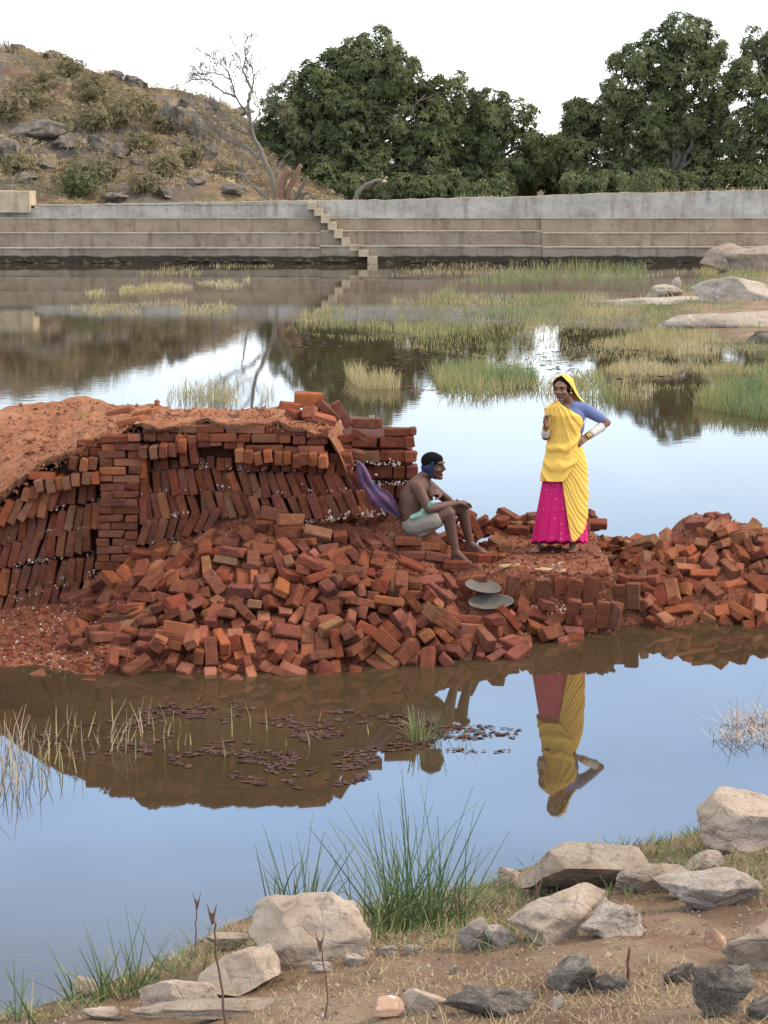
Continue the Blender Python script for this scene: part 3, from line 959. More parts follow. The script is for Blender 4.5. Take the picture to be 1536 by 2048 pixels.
-2673 16832 205 13 -7 99 -3 0 109 51 36
3408 17330 330 89 0 -39 25 3 61 54 35
413 15917 273 14 -18 -95 20 6 112 55 38
-2377 16321 271 8 84 47 25 4 114 54 33
-1869 15042 14 74 9 -21 63 0 115 57 38
3396 17490 347 17 -93 -32 0 7 55 52 33
1090 15968 40 24 68 60 34 1 53 56 36
-2488 16464 240 90 0 -15 -42 4 107 53 34
2331 17084 184 50 -36 52 59 1 56 54 34
-365 16789 693 67 8 10 -73 0 110 56 37
238 16027 303 7 -78 61 12 1 58 53 35
883 15599 20 73 -59 -19 30 1 55 51 35
3488 17596 426 91 31 26 -8 0 117 52 34
-493 15050 -2 23 70 -53 43 3 57 55 37
760 16488 322 18 68 18 -68 5 61 57 35
-2404 16644 358 80 -37 -6 -46 0 113 52 36
-2170 15860 228 4 5 100 0 4 118 55 33
1528 15829 -59 24 -70 -67 -4 0 110 52 38
2266 16891 164 41 66 51 37 1 56 52 36
3013 17860 512 3 -1 99 14 3 47 54 37
2104 17635 266 85 40 15 29 6 106 54 34
413 15808 199 19 -96 1 20 3 73 53 37
2802 17712 486 63 -25 -13 -73 1 61 58 37
2304 17373 307 94 -32 9 -1 1 72 54 39
-1178 16366 647 86 15 -18 45 1 70 57 33
-241 15357 102 45 6 24 -86 4 116 54 37
3199 17798 537 77 -59 -7 -24 1 70 57 33
3515 18133 497 17 -82 -55 6 1 64 52 34
866 16391 370 74 -23 30 56 4 116 54 39
-613 15957 435 33 38 -36 -79 3 50 53 34
-650 15831 443 58 -47 -17 64 1 50 56 34
-1521 15485 221 22 -95 -13 -16 3 46 57 38
3372 17696 414 7 2 -98 -21 2 119 56 37
2591 17356 320 9 38 -92 10 1 60 57 34
2171 18296 385 98 -4 2 18 3 48 56 35
2353 16393 -55 41 -80 43 -5 0 106 52 37
2046 17825 303 3 72 67 -15 2 121 53 36
83 16106 349 75 9 19 -63 0 106 57 33
-703 16286 590 32 43 -36 -76 0 111 55 33
-86 16140 444 18 91 -31 -20 6 112 57 34
1032 16114 180 33 -58 70 -27 3 52 54 34
2477 17803 401 84 -8 -33 42 0 119 52 39
3184 17470 360 16 -93 -33 -1 1 60 55 35
2134 18101 401 68 10 13 72 2 110 54 36
2060 17480 309 4 70 -71 5 1 58 55 36
-2250 14734 -40 11 -65 75 8 5 57 57 34
2419 17601 355 89 21 39 -12 1 68 56 38
-954 15826 463 51 83 18 15 1 59 51 37
3351 17221 251 10 -1 -20 97 1 66 52 35
2307 17678 358 85 12 43 -29 1 56 54 36
-1864 16237 405 23 -46 85 6 0 122 54 34
210 15441 112 10 94 -20 25 3 57 56 35
-586 16073 491 46 67 -29 -51 5 69 57 36
-2185 16026 281 69 9 14 -71 6 108 58 39
-2021 16157 385 16 33 0 -93 0 108 52 37
-138 15871 340 94 -10 8 32 0 106 56 33
2575 16656 -53 51 -40 72 -26 1 53 57 34
3042 18024 571 37 6 14 -92 0 108 53 38
-240 15608 215 26 -96 -8 9 4 112 51 35
3316 16985 128 5 2 -41 91 3 58 51 36
2322 17581 295 43 12 -29 -85 2 118 53 38
-589 16676 692 5 27 -95 -16 1 62 56 33
2292 18090 371 16 -95 25 9 1 61 51 39
2442 17140 228 17 -81 -12 55 1 69 54 34
3299 17821 462 78 17 -10 59 1 52 54 34
-847 15994 476 96 -28 2 6 1 54 57 35
307 15345 16 33 17 -8 93 0 118 55 35
639 15319 -42 6 -5 -100 -6 6 108 54 33
775 15678 49 10 19 -97 -12 6 118 53 38
2232 17856 257 26 -43 -84 -18 0 108 55 35
2743 16747 -40 22 54 -80 -12 3 53 51 36
1673 18689 544 7 39 -85 36 5 56 56 35
1544 18606 547 64 76 6 13 5 61 52 34
-1780 16170 413 86 6 -24 45 0 109 51 35
-456 15319 97 62 10 17 -76 0 115 57 34
2150 18101 321 98 -1 16 8 2 115 55 34
618 16144 265 51 -71 -6 -48 1 66 57 38
0 15967 358 44 7 13 89 0 113 52 35
-2150 16657 419 92 8 -32 18 3 52 53 37
-737 16797 783 28 -3 -74 61 2 118 56 36
3168 17657 427 93 16 1 32 1 69 54 36
-727 16006 469 64 11 4 76 2 111 53 34
848 15924 102 23 -29 -93 -8 0 117 53 38
823 16080 192 50 -85 18 0 0 119 57 34
-1710 15741 308 62 -49 -55 27 3 62 58 34
-809 16433 645 63 9 18 -75 0 109 54 36
-480 16821 727 50 66 46 32 1 66 56 35
2321 18479 302 23 -77 51 -29 2 106 55 37
-324 16108 468 54 -83 6 9 6 116 52 34
-1996 16592 475 12 -94 -25 -21 0 121 55 33
-1372 15186 118 10 -70 17 -68 3 52 55 33
-822 16269 601 66 -72 21 2 1 69 52 35
-956 15886 397 1 -37 90 22 1 62 57 34
-628 15469 191 48 25 -12 83 3 74 56 34
2468 18112 366 12 -91 12 -39 1 48 56 39
2331 17179 206 3 2 30 95 1 63 56 34
2386 18134 414 75 -45 0 -49 2 116 52 35
3166 16712 -41 20 -69 -69 -13 4 119 56 37
-478 15578 230 94 29 1 15 4 116 54 36
-133 15495 163 89 -44 15 1 0 119 51 38
2200 17550 205 4 94 -33 -10 3 62 51 35
2126 18012 248 3 -86 51 5 0 113 52 33
887 16147 149 69 63 3 -35 1 66 57 38
-1971 16403 432 2 -52 -82 -23 6 110 54 34
-567 16245 540 96 11 14 -23 0 109 57 37
-2593 16719 218 97 -4 -15 19 0 109 53 35
71 15336 98 13 34 -26 89 4 111 57 38
942 16857 364 100 0 0 -8 1 49 55 35
-777 15860 406 90 -24 24 -29 0 115 54 34
-368 15467 192 4 2 -99 12 5 66 57 39
-1670 15518 211 20 -98 8 -6 3 54 52 37
-2289 16665 373 71 40 -26 -51 2 111 53 36
85 15588 141 39 12 -14 90 0 113 58 33
4151 17130 203 10 -48 85 18 1 60 56 36
3494 17338 319 17 69 61 35 6 113 56 34
2435 17468 255 85 46 -7 25 3 64 51 35
3925 18123 420 97 15 16 -6 3 52 57 36
3608 17794 406 41 13 -5 90 2 118 57 38
4143 17851 341 98 9 4 18 3 66 53 33
3303 16918 49 2 -5 -91 -41 7 66 53 34
3833 17230 234 72 13 1 68 2 120 57 34
4110 18156 416 57 66 -27 -40 0 120 57 37
3825 16944 110 65 69 3 -32 2 118 55 38
4058 18088 509 81 -57 5 -11 0 112 51 38
3590 17364 281 72 5 12 -68 0 114 55 34
3821 17828 413 12 -2 -34 93 2 120 58 35
2464 17950 324 1 90 26 35 0 109 55 38
2468 17634 256 29 -38 87 -12 0 107 57 37
3618 17964 440 12 -97 20 10 2 106 51 37
3463 17136 294 35 -54 69 32 6 110 54 38
2266 18254 299 58 62 -42 -32 3 64 56 34
3693 17571 393 92 17 -30 -18 6 112 56 36
3604 17470 403 82 -46 -17 -30 0 121 54 35
2559 17514 294 34 30 -1 -89 1 52 56 34
4000 17428 271 67 -50 -37 40 1 59 51 38
2478 17809 304 2 -93 -16 -34 2 112 53 37
3879 17700 340 74 17 -6 65 1 64 52 34
3067 16869 21 42 21 -35 81 3 57 56 34
4007 17856 360 14 -54 -83 -8 3 58 55 39
4224 17632 311 17 -18 80 -55 2 118 53 37
4124 17974 417 68 54 -42 -29 0 118 53 36
4181 17454 263 28 6 -8 96 2 107 54 38
2475 17052 200 11 -8 54 83 1 71 51 38
4059 17709 406 12 -96 26 7 2 119 56 39
3817 17940 521 99 13 0 -7 0 113 54 38
2328 18031 273 3 84 52 16 0 113 58 35
4016 17657 315 49 4 13 -86 0 118 55 38
2323 17741 224 34 -64 31 61 1 59 52 38
2436 18498 278 85 -12 -24 -45 3 55 53 33
3707 17483 296 0 -2 16 -99 1 62 56 35
4192 17295 245 72 -20 60 28 7 52 53 37
3635 17214 308 29 -43 -83 -19 6 121 57 35
3712 18125 516 14 -21 -5 97 2 107 54 35
3866 17530 326 20 20 32 90 0 110 54 38
3428 18206 537 22 -83 -50 10 3 56 56 33
3828 18019 441 39 65 45 47 0 119 53 36
3841 17167 296 2 -83 54 13 3 61 58 38
3506 17712 478 74 23 -5 63 3 70 53 35
3616 16870 36 90 -35 27 -5 2 108 53 34
4360 17347 251 6 -25 97 5 0 122 57 39
3835 17655 406 11 -25 -95 -14 0 119 55 36
3390 16861 83 21 -6 -89 -40 0 109 54 36
4039 17338 251 50 72 32 36 7 65 52 35
3947 17983 415 67 -47 -44 -36 7 60 53 39
3715 17340 317 27 -28 -60 -70 1 66 56 35
3670 17743 476 50 50 -39 -59 6 111 52 39
3875 17393 286 49 -53 -25 -64 1 55 56 34
4047 17552 358 0 20 -22 95 1 55 58 36
2196 18428 281 0 49 87 7 0 116 51 34
2154 18239 292 29 -21 -64 68 3 75 54 35
-3157 15484 73 56 3 -3 -83 6 118 58 35
1014 16085 58 20 -18 12 -96 5 66 57 35
2085 17737 226 95 5 9 28 1 54 52 37
2193 17749 225 62 -66 35 -23 1 48 57 35
2321 17459 211 54 51 -52 -43 3 55 51 36'''.split('\n')]
# ------------------------------------------------------------------ the brickfield's ground
def dens(X, Y):
    px = CX + F * np.asarray(X) / (np.asarray(Y) * CT + 3.4 * ST)
    a = ss(190, 270, px) * (1 - ss(1030, 1065, px)) * (np.asarray(Y) < 16.95)
    b = ss(1260, 1350, px) * (np.asarray(Y) > 16.6)
    return np.clip(a + b, 0, 1)
ground = tagS(link('ground', gridmesh('ground', np.arange(-6, 6.6, .04), np.arange(13.8, 20.2, .04), lambda X, Y: ground_h(X, Y) - .10 * dens(X, Y)), None, M['red_earth']))

# ---- brick shapes: a few worn bricks, shared by all
def brick_mesh(seed, half=False):
    r = random.Random(seed)
    bm = bmesh.new()
    bmesh.ops.create_cube(bm, size=1.0)
    L, Wd, T = (.23, .11, .072) if not half else (.12, .11, .072)
    for v in bm.verts: v.co = Vector((v.co.x * L, v.co.y * Wd, v.co.z * T))
    bmesh.ops.bevel(bm, geom=bm.edges[:], offset=.0085, segments=1, affect='EDGES', profile=.6)
    for v in bm.verts:
        v.co += Vector((r.uniform(-1, 1), r.uniform(-1, 1), r.uniform(-1, 1))) * .0042
    # a knocked-off corner or a broken end
    if half or r.random() < .6:
        s = [r.choice((-1, 1)) for _ in range(3)]
        n = Vector((s[0] * r.uniform(.5, 1), s[1] * r.uniform(.2, 1), s[2] * r.uniform(.2, 1))).normalized()
        c = Vector((s[0] * L / 2, s[1] * Wd / 2, s[2] * T / 2))
        d = r.uniform(.012, .03)
        res = bmesh.ops.bisect_plane(bm, geom=bm.verts[:] + bm.edges[:] + bm.faces[:], plane_co=c - n * d, plane_no=n, clear_outer=True)
        ed = [e for e in bm.edges if e.is_boundary]
        if ed: bmesh.ops.holes_fill(bm, edges=ed)
    if half:
        for v in bm.verts:
            if v.co.x > .03: v.co.x += r.uniform(-.014, .012)
    bmesh.ops.triangulate(bm, faces=[f for f in bm.faces if len(f.verts) > 4])
    me = bpy.data.meshes.new('brick')
    bm.to_mesh(me); bm.free()
    me.materials.append(BM[0])
    return me
FULLB = [brick_mesh(s) for s in range(10)]
HALFB = [brick_mesh(50 + s, True) for s in range(6)]
rb = random.Random(11)
def brick_ob(me, M4, col, parent=None):
    o = bpy.data.objects.new('brick', me)
    COL.objects.link(o)
    o.material_slots[0].link = 'OBJECT'
    o.material_slots[0].material = BM[col]
    if parent: o.parent = parent
    o.matrix_world = M4
    return o

# ---- the clamp: courses of bricks under a cover of earth
clamp = empty('brick_clamp', (0, 0, 0), 'half dismantled clamp of stacked red bricks with an earth top', 'brick stack')
NPART = [0]
AX = Vector((1, 0, 0)); AY = Vector((0, 1, 0)); AZ = Vector((0, 0, 1))
def M_axes(c, ax, ay, az, jit=.03, pj=.006):
    R = Matrix((ax, ay, az)).transposed()
    R = Euler((rb.gauss(0, jit), rb.gauss(0, jit), rb.gauss(0, jit))).to_matrix() @ R
    c = Vector(c) + Vector((rb.gauss(0, pj), rb.gauss(0, pj * 1.8), rb.gauss(0, pj * .6)))
    return Matrix.Translation(c) @ R.to_4x4()
def pick(ws): return rb.choices((0, 1, 2, 3), ws)[0]
def cb(c, ax, ay, az, ws=(6, .6, 3, .4), half=False, sc=(1, 1, 1), jit=.03):
    m = M_axes(c, ax, ay, az, jit) @ Matrix.Diagonal((*sc, 1))
    NPART[0] += 1
    return brick_ob(rb.choice(HALFB if half else FULLB), m, pick(ws), clamp)
ASH = []
def ash_line(pts, Y, n, spread=.02):
    xs = [p[0] for p in pts]; ys = [p[1] for p in pts]
    cl = [rb.uniform(xs[0], xs[-1]) for _ in range(max(3, n // 9))]
    for _ in range(int(n * .75)):
        x = min(max(rb.gauss(rb.choice(cl), 6), xs[0]), xs[-1]); y = np.interp(x, xs, ys)
        p = atY(x, y, Y + rb.uniform(-.075, .05))
        ASH.append((p + Vector((0, 0, abs(rb.gauss(0, spread * 1.5)))), rb.uniform(.003, .013) * (1.8 if rb.random() < .12 else 1)))
def lean_row(pts, Y, lean0, lean1, hpx=None, ws=(6, .4, 4, .3), ash=0, gap=.004, header=False, x_end=None):
    """bricks set on end along a polyline of their feet (pixels), leaning by lean0..lean1 degrees"""
    xs = [p[0] for p in pts]; ys = [p[1] for p in pts]
    x = xs[0]
    L = .23 if not header else .115
    while x < xs[-1]:
        f = (x - xs[0]) / (xs[-1] - xs[0])
        ln = RAD(lean0 + (lean1 - lean0) * f + rb.gauss(0, 3.4))
        y = np.interp(x, xs, ys)
        p = atY(x, y + rb.gauss(0, 2.0), Y + rb.gauss(0, .02))
        ax = Vector((math.sin(ln), 0, math.cos(ln)))
        az = Vector((math.cos(ln), 0, -math.sin(ln)))
        if header:
            cb(p + ax * L / 2, AY, ax, -az * -1, ws)          # head of a brick lying into the stack, set on edge
        else:
            cb(p + ax * L / 2, ax, AY, AX.cross(AY).cross(AY) * -1 if False else az, ws)
        x += (.074 + gap) / max(.5, math.cos(ln)) * F / 17.3
    if ash:
        h = L * math.cos(RAD((lean0 + lean1) / 2)) * F / 17.3
        sh = L * math.sin(RAD((lean0 + lean1) / 2)) * F / 17.3
        ash_line([(a + sh, b - h) for a, b in pts], Y, ash)
def course(x0, x1, yb, Y, pat='s', ws=(5, 2, 2, .6), hgt=.072, slope=0.0):
    """a flat course: s stretchers, h heads; yb the pixel row of its underside"""
    x = x0
    i = 0
    while x < x1 - 6:
        k = pat[i % len(pat)]; i += 1
        w = .232 if k == 's' else .116
        if k == 'q': w = .12
        wpx = w * F / (Y * CT + .45)
        if x + wpx > x1 + 8:
            k = 'q'; w = min(w, max(.06, (x1 - x) * (Y * CT + .45) / F)); wpx = w * F / (Y * CT + .45)
        p = atY(x + wpx / 2, yb + slope * (x - x0), Y) + Vector((0, 0, hgt / 2))
        if k == 's': cb(p + Vector((0, .055, 0)), AX, AY, AZ, ws, sc=(.985, 1, hgt / .072 * .97))
        elif k == 'h': cb(p + Vector((0, .115, 0)), AY, -AX, AZ, ws, sc=(1, .985, hgt / .072 * .97))
        else: cb(p + Vector((0, .055, 0)), AX, AY, AZ, ws, half=True, sc=(w / .12 * .97, 1, hgt / .072 * .97))
        x += wpx
DK = (5, .2, 5, .2); MD = (6, 1.0, 2, .5); LT = (4, 5, .6, 1.6)  # brick mixes: shade of recessed rows, light on upper courses put into colour
YL = 16.98
# left bay: five leaning rows that sink towards the left
lean_row([(-44, 1252), (0, 1240), (68, 1222), (170, 1208), (192, 1206)], YL - .05, 15, 12, ws=DK, ash=60)
lean_row([(-50, 1205), (0, 1190), (50, 1179), (188, 1164)], YL - .02, 16, 10, ws=DK, ash=110)
lean_row([(-50, 1150), (0, 1137), (60, 1122), (190, 1104)], YL, 18, 7, ws=DK, ash=110)
lean_row([(-52, 1108), (0, 1092), (78, 1078), (192, 1056)], YL, 20, 5, ws=MD, ash=90)
lean_row([(-40, 1066), (10, 1048), (78, 1032), (104, 1022)], YL - .06, 28, 22, ws=LT, ash=20)
lean_row([(108, 1016), (192, 1003)], YL + .04, 10, 4, ws=DK, ash=20)
lean_row([(52, 1000), (86, 990)], YL - .08, 14, 6, ws=LT, header=True)
lean_row([(86, 982), (150, 972)], YL - .07, -14, -4, ws=LT, header=True)
lean_row([(156, 968), (200, 964)], YL - .09, 4, 2, ws=LT, header=True)
lean_row([(150, 940), (200, 938)], YL - .08, 6, 10, ws=LT, header=True)
course(60, 112, 962, YL - .1, 's', LT, slope=-.5)
course(150, 200, 912, YL - .08, 'hs', LT)
course(152, 200, 896, YL - .06, 'sh', LT)
# pillar beside it
for i in range(18):
    yb = 886 + i * 15.9
    sx = 2 - i * .55
    course(199 + sx, 281 + sx * .6, yb, YL - .14, ('sh', 'hs')[i % 2], LT if i < 4 else ((6, 2.4, 1, .6) if i < 9 else MD), .0665)
for y in (930, 976, 1022): 
    p = atY(288, y, YL - .06); cb(p + Vector((0, 0, .0)), AZ, AY, -AX, MD)
# right bay
lean_row([(278, 1140), (340, 1134)], YL - .06, 14, 22, ws=DK, ash=20)
lean_row([(280, 1087), (338, 1081), (430, 1060)], YL - .05, 14, 26, ws=DK, ash=50)
lean_row([(300, 1043), (389, 1034), (500, 1030), (587, 1040), (675, 1036), (776, 1030)], YL - .03, -8, -27, ws=MD, ash=170)
lean_row([(298, 993), (406, 987), (518, 993), (653, 995), (742, 988)], YL, -7, -27, ws=MD, ash=130)
lean_row([(298, 943), (393, 937), (520, 941), (660, 950), (700, 950)], YL + .10, -3, 2, ws=DK, header=True, ash=50)
lean_row([(292, 916), (340, 914), (368, 905)], YL - .10, -4, 4, ws=LT, header=True)
lean_row([(372, 931), (392, 928)], YL - .02, -6, -6, ws=MD)
lean_row([(483, 923), (655, 931)], YL - .12, 0, -4, ws=LT, header=True)
course(486, 655, 907, YL - .11, 'hshs', LT, slope=.02)
course(393, 484, 897, YL - .09, 'hhh', LT)
course(348, 394, 886, YL - .10, 'hh', LT)
course(284, 348, 884, YL - .10, 'hsq', LT)
course(393, 655, 881, YL - .11, 'hsqsh', LT, slope=.045)
course(284, 394, 868, YL - .09, 'shs', LT, slope=-.02)
course(394, 655, 865, YL - .09, 'shsq', LT, slope=.04)
# end of the clamp, set back behind the seated man
YE = 17.72
course(702, 760, 858, YE, 's', MD, .09)
course(704, 830, 897, YE - .02, 'sss', MD, .105)
course(768, 826, 872, YE, 'sq', MD, .07)
course(708, 836, 925, YE - .04, 'sss', MD, .105)
course(732, 838, 958, YE + .05, 'shhq', DK, .105)
course(738, 846, 996, YE + .05, 'shh', DK, .11)
course(745, 850, 1036, YE + .02, 'sss', DK, .11)
lean_row([(655, 958), (700, 968)], YL + .12, -6, -16, ws=MD)
lean_row([(664, 930), (706, 934)], YL + .12, 0, -10, ws=MD, header=True)
for (x, y, a, h) in ((676, 893, 18, 0), (700, 905, 8, 0), (690, 876, -12, 0), (722, 870, 30, 1)):
    p = atY(x, y, 17.3); cb(p, Vector((math.cos(RAD(a)), .3, -math.sin(RAD(a)))).normalized(), Vector((-.3, 1, 0)).normalized(), Vector((math.sin(RAD(a)), 0, math.cos(RAD(a)))), LT, bool(h), jit=.1)
ash_line([(706, 930), (800, 930)], YE - .08, 90, .012)
ash_line([(740, 968), (835, 972)], YE - .02, 80, .014)
ash_line([(560, 1047), (640, 1045), (770, 1030)], YL - .14, 150, .02)
ash_line([(10, 1216), (190, 1150)], YL - .12, 60, .03)
print('clamp bricks', NPART[0])
# core behind the bricks
def corebox(x0, x1, y0, y1, z0, topf, nx=24):
    return boxm(x0, x1, y0, y1, z0, 0, topf, nx, .02, 3)
link('core', corebox(-6.4, CX1 - .12, 17.08, 18.4, -.3, lambda x: float(ip(x, CEDGE)) - .09), clamp, M['core'])
link('core', corebox(CX1 - .118, atY(826, 900, YE).x, YE + .13, 18.6, -.3, lambda x: float(ip(x, [(CX1 - .2, 1.5), (atY(740, 850, YE).x, 1.46), (atY(826, 870, YE).x, 1.33)]))), clamp, M['core'])
# earth cover with a ragged crust along its front edge
xs = np.arange(-6.4, CX1 + .16, .035)
ys = np.concatenate([np.arange(16.86, 17.3, .04), np.arange(17.34, 20.4, .06)])
X, Y = np.meshgrid(xs, ys)
edge = .06 * vnoise(X * 3.1, 0, 0, 61) + .04 * vnoise(X * 9, 0, 0, 62) + .03 * vnoise(X * 21, 0, 0, 63) + .06 * ss(-2.2, -2.6, X)
Yw = Y + edge * np.clip((17.5 - Y) / .6, 0, 1)
Z = cover_h(X, Yw)
nx, ny = len(xs), len(ys)
V = np.stack([X, Yw, Z], -1).reshape(-1, 3)
i = np.arange(nx * ny).reshape(ny, nx)
Fc = np.stack([i[:-1, :-1], i[:-1, 1:], i[1:, 1:], i[1:, :-1]], -1).reshape(-1, 4)
th = .035 + .035 * vnoise(xs * 5, 0, 0, 66) + .02 * vnoise(xs * 17, 0, 0, 67) + .05 * ss(-2.3, -2.8, xs)
lip = np.stack([xs, Yw[0] + .015, Z[0] - th * .45], -1)
low = np.stack([xs, Yw[0] + .05, Z[0] - th], -1)
bk = np.stack([xs, Yw[0] + .3, Z[0] - th + .01], -1)
n0 = len(V)
V = np.concatenate([V, lip, low, bk])
A = np.arange(nx)
def strip(a, b): return np.stack([b[:-1], b[1:], a[1:], a[:-1]], -1)
Fc = np.concatenate([Fc, strip(A, n0 + A), strip(n0 + A, n0 + nx + A), strip(n0 + nx + A, n0 + 2 * nx + A)])
cm = mesh('earth_cover', V, Fc, True)
cov = link('earth_cover', cm, clamp, [M['cover_earth'], M['crust']])
mi = np.zeros(len(Fc), dtype=np.int32); mi[-2 * (nx - 1):] = 1
cm.polygons.foreach_set('material_index', mi)

def chips(name, items, parent, m, kind='stuff', flat=.6):
    """many small angular bits joined into one part"""
    V, Fc = [], []
    for p, r in items:
        b = len(V)
        q = Euler((rb.uniform(0, 6), rb.uniform(0, 6), rb.uniform(0, 6))).to_matrix()
        for d in ((1, .2, 0), (-1, 0, .2), (0, 1, -.2), (.1, -1, 0), (0, .2, flat), (0, 0, -flat)):
            V.append(Vector(p) + q @ (Vector(d) * r * rb.uniform(.7, 1.25)))
        Fc += [(b + a, b + c, b + e) for a, c, e in ((0, 2, 4), (2, 1, 4), (1, 3, 4), (3, 0, 4), (2, 0, 5), (1, 2, 5), (3, 1, 5), (0, 3, 5))]
    return tag(link(name, mesh(name, V, Fc), parent, m), kind=kind)
chips('ash', ASH, clamp, M['ash'])
# clods and small stones on the cover
IT = []
for _ in range(900):
    x = rb.uniform(-3.6, CX1); y = rb.uniform(16.95, 19.2)
    IT.append((Vector((x, y, float(cover_h(x, y)) + .004)), rb.uniform(.008, .03) * (1.7 if rb.random() < .06 else 1)))
chips('clods', IT, clamp, M['cover_earth'])
IT = []
for _ in range(420):
    x = rb.uniform(-3.6, CX1)
    IT.append((Vector((x, 16.9 + rb.uniform(-.02, .06), float(ip(x, CEDGE)) - rb.uniform(-.02, .09))), rb.uniform(.008, .024)))
for _ in range(220):
    x = rb.uniform(-3.6, CX1); y = 16.95 + abs(rb.gauss(0, .7))
    IT.append((Vector((x, y, float(cover_h(x, y)) + .004)), rb.uniform(.006, .02)))
chips('pale_clods', IT, clamp, M['cover_earth'])

# ---- loose bricks on the heaps
def place_words(px, py, X, Y):
    if px > 1180:
        if py < 1085: row = 'near the crest'
        elif py < 1150: row = 'halfway up'
        elif py < 1200: row = 'low down'
        else: row = 'at the waterline'
        side = 'left end' if px < 1290 else 'middle' if px < 1400 else 'right end'
        return row, side + ' of right heap', 'loose bricks of the heap right of the woman'
    if py < 1085: row = 'near the top'
    elif py < 1135: row = 'high up'
    elif py < 1185: row = 'halfway down'
    elif py < 1240: row = 'low down'
    elif py < 1295: row = 'near the foot'
    else: row = 'at the waterline'
    for lim, side in ((1030, 'under the platform'), (900, 'beside the pans'), (790, 'below the man'), (690, 'below the cloth'), (600, 'left of the cloth'), (500, 'in mid heap'),
                      (400, 'under the peak'), (290, 'right of the pillar'), (-999, 'below the pillar')):
        if px > lim: break
    return row, side, 'loose bricks of the big heap before the clamp'
seen = {}
IB = 0
SM_V = {0: [], 1: [], 2: [], 3: []}; SM_F = {0: [], 1: [], 2: [], 3: []}
for r in LOOSE:
    p = Vector(r[:3]) / 1000
    q = Quaternion([v / 100 for v in r[3:7]]).normalized()
    half, col = r[7] % 2, r[7] // 2
    px, py = topx(*p)
    if (px < 330 and py > 1195 and rb.random() < .6) or (px < 210 and py > 1150 and rb.random() < .6): continue
    if 1005 < px < 1240 and 1064 < py < 1142: continue
    if 905 < px < 1040 and 1140 < py < 1232: continue
    if 880 < px < 1010 and 1075 < py < 1128: continue
    L, Wd, T = (r[8] / 500, r[9] / 500, r[10] / 500)
    me = rb.choice(HALFB if half else FULLB)
    sc = (L / (.12 if half else .23), Wd / .11, T / .072)
    m = Matrix.Translation(p) @ q.to_matrix().to_4x4() @ Matrix.Diagonal((*sc, 1))
    if IB < 292:
        IB += 1
        o = brick_ob(me, m, col)
        px, py = topx(*p)
        row, side, grp = place_words(px, py, p.x, p.y)
        ax = q @ Vector((1, 0, 0)); dn = q @ Vector((0, 0, 1))
        if abs(ax.z) > .8: pose = 'on end'
        elif abs(ax.z) > .33:
            pose = 'tipped left' if ax.x * ax.z > 0 else 'tipped right'
            if abs(ax.x) < .35: pose = 'tipped steeply'
        elif abs(ax.y) > .8: pose = 'end on'
        elif abs(dn.z) < .55: pose = 'on edge'
        else: pose = 'flat'
        kind = 'half brick' if half else 'brick'
        lab = f'{BN[col]} {kind} {pose}, {row} {side}'
        seen.setdefault(lab, []).append((o, px, py))
        o['category'] = 'brick'; o['group'] = grp; o['label'] = lab
    else:
        b = len(SM_V[col])
        SM_V[col] += [m @ v.co for v in me.vertices]
        SM_F[col] += [tuple(b + k for k in f.vertices) for f in me.polygons]
for lab, li in seen.items():
    if len(li) > 1:
        li.sort(key=lambda t: t[1])
        for i, (o, _, _) in enumerate(li):
            o['label'] = ('leftmost ' if i == 0 else 'rightmost ' if i == len(li) - 1 else ('', 'second', 'third', 'fourth', 'fifth', 'sixth', 'seventh')[min(i, 6)] + ' leftmost ') + lab
# more pieces strewn along the back of the platform and behind the seated man
def strew(n, x0, x1, Y0, Y1, lift):
    for _ in range(n):
        X = rb.uniform(atY(x0, 1050, 18).x, atY(x1, 1050, 18).x); Y = rb.uniform(Y0, Y1)
        p = Vector((X, Y, float(ground_h(X, Y)) - .1 * float(dens(X, Y)) + rb.choice((.03, .03, .06, lift))))
        me = rb.choice(HALFB if rb.random() < .5 else FULLB); col = pick((6, 1.2, 3, .6))
        m = Matrix.Translation(p) @ Euler((rb.gauss(0, .3), rb.gauss(0, .3), rb.uniform(0, 6.3))).to_matrix().to_4x4()
        b = len(SM_V[col])
        SM_V[col] += [m @ v.co for v in me.vertices]
        SM_F[col] += [tuple(b + k for k in f.vertices) for f in me.polygons]
strew(75, 960, 1330, 18.35, 18.75, .10)
strew(60, 870, 1010, 17.35, 18.4, .08)
strew(22, 1250, 1560, 16.9, 18.3, .04)
strew(40, 200, 420, 15.2, 16.6, .04)
strew(34, 1215, 1310, 16.9, 18.2, .05)
V, Fc, MI = [], [], []
for c in range(4):
    b = len(V); V += SM_V[c]; Fc += [tuple(b + k for k in f) for f in SM_F[c]]; MI += [c] * len(SM_F[c])
o = link('brick_rubble', mesh('brick_rubble', V, Fc), None, BM)
o.data.polygons.foreach_set('material_index', np.array(MI, np.int32))
tag(o, 'smaller bricks and pieces half buried among the heaps', 'rubble', kind='stuff')

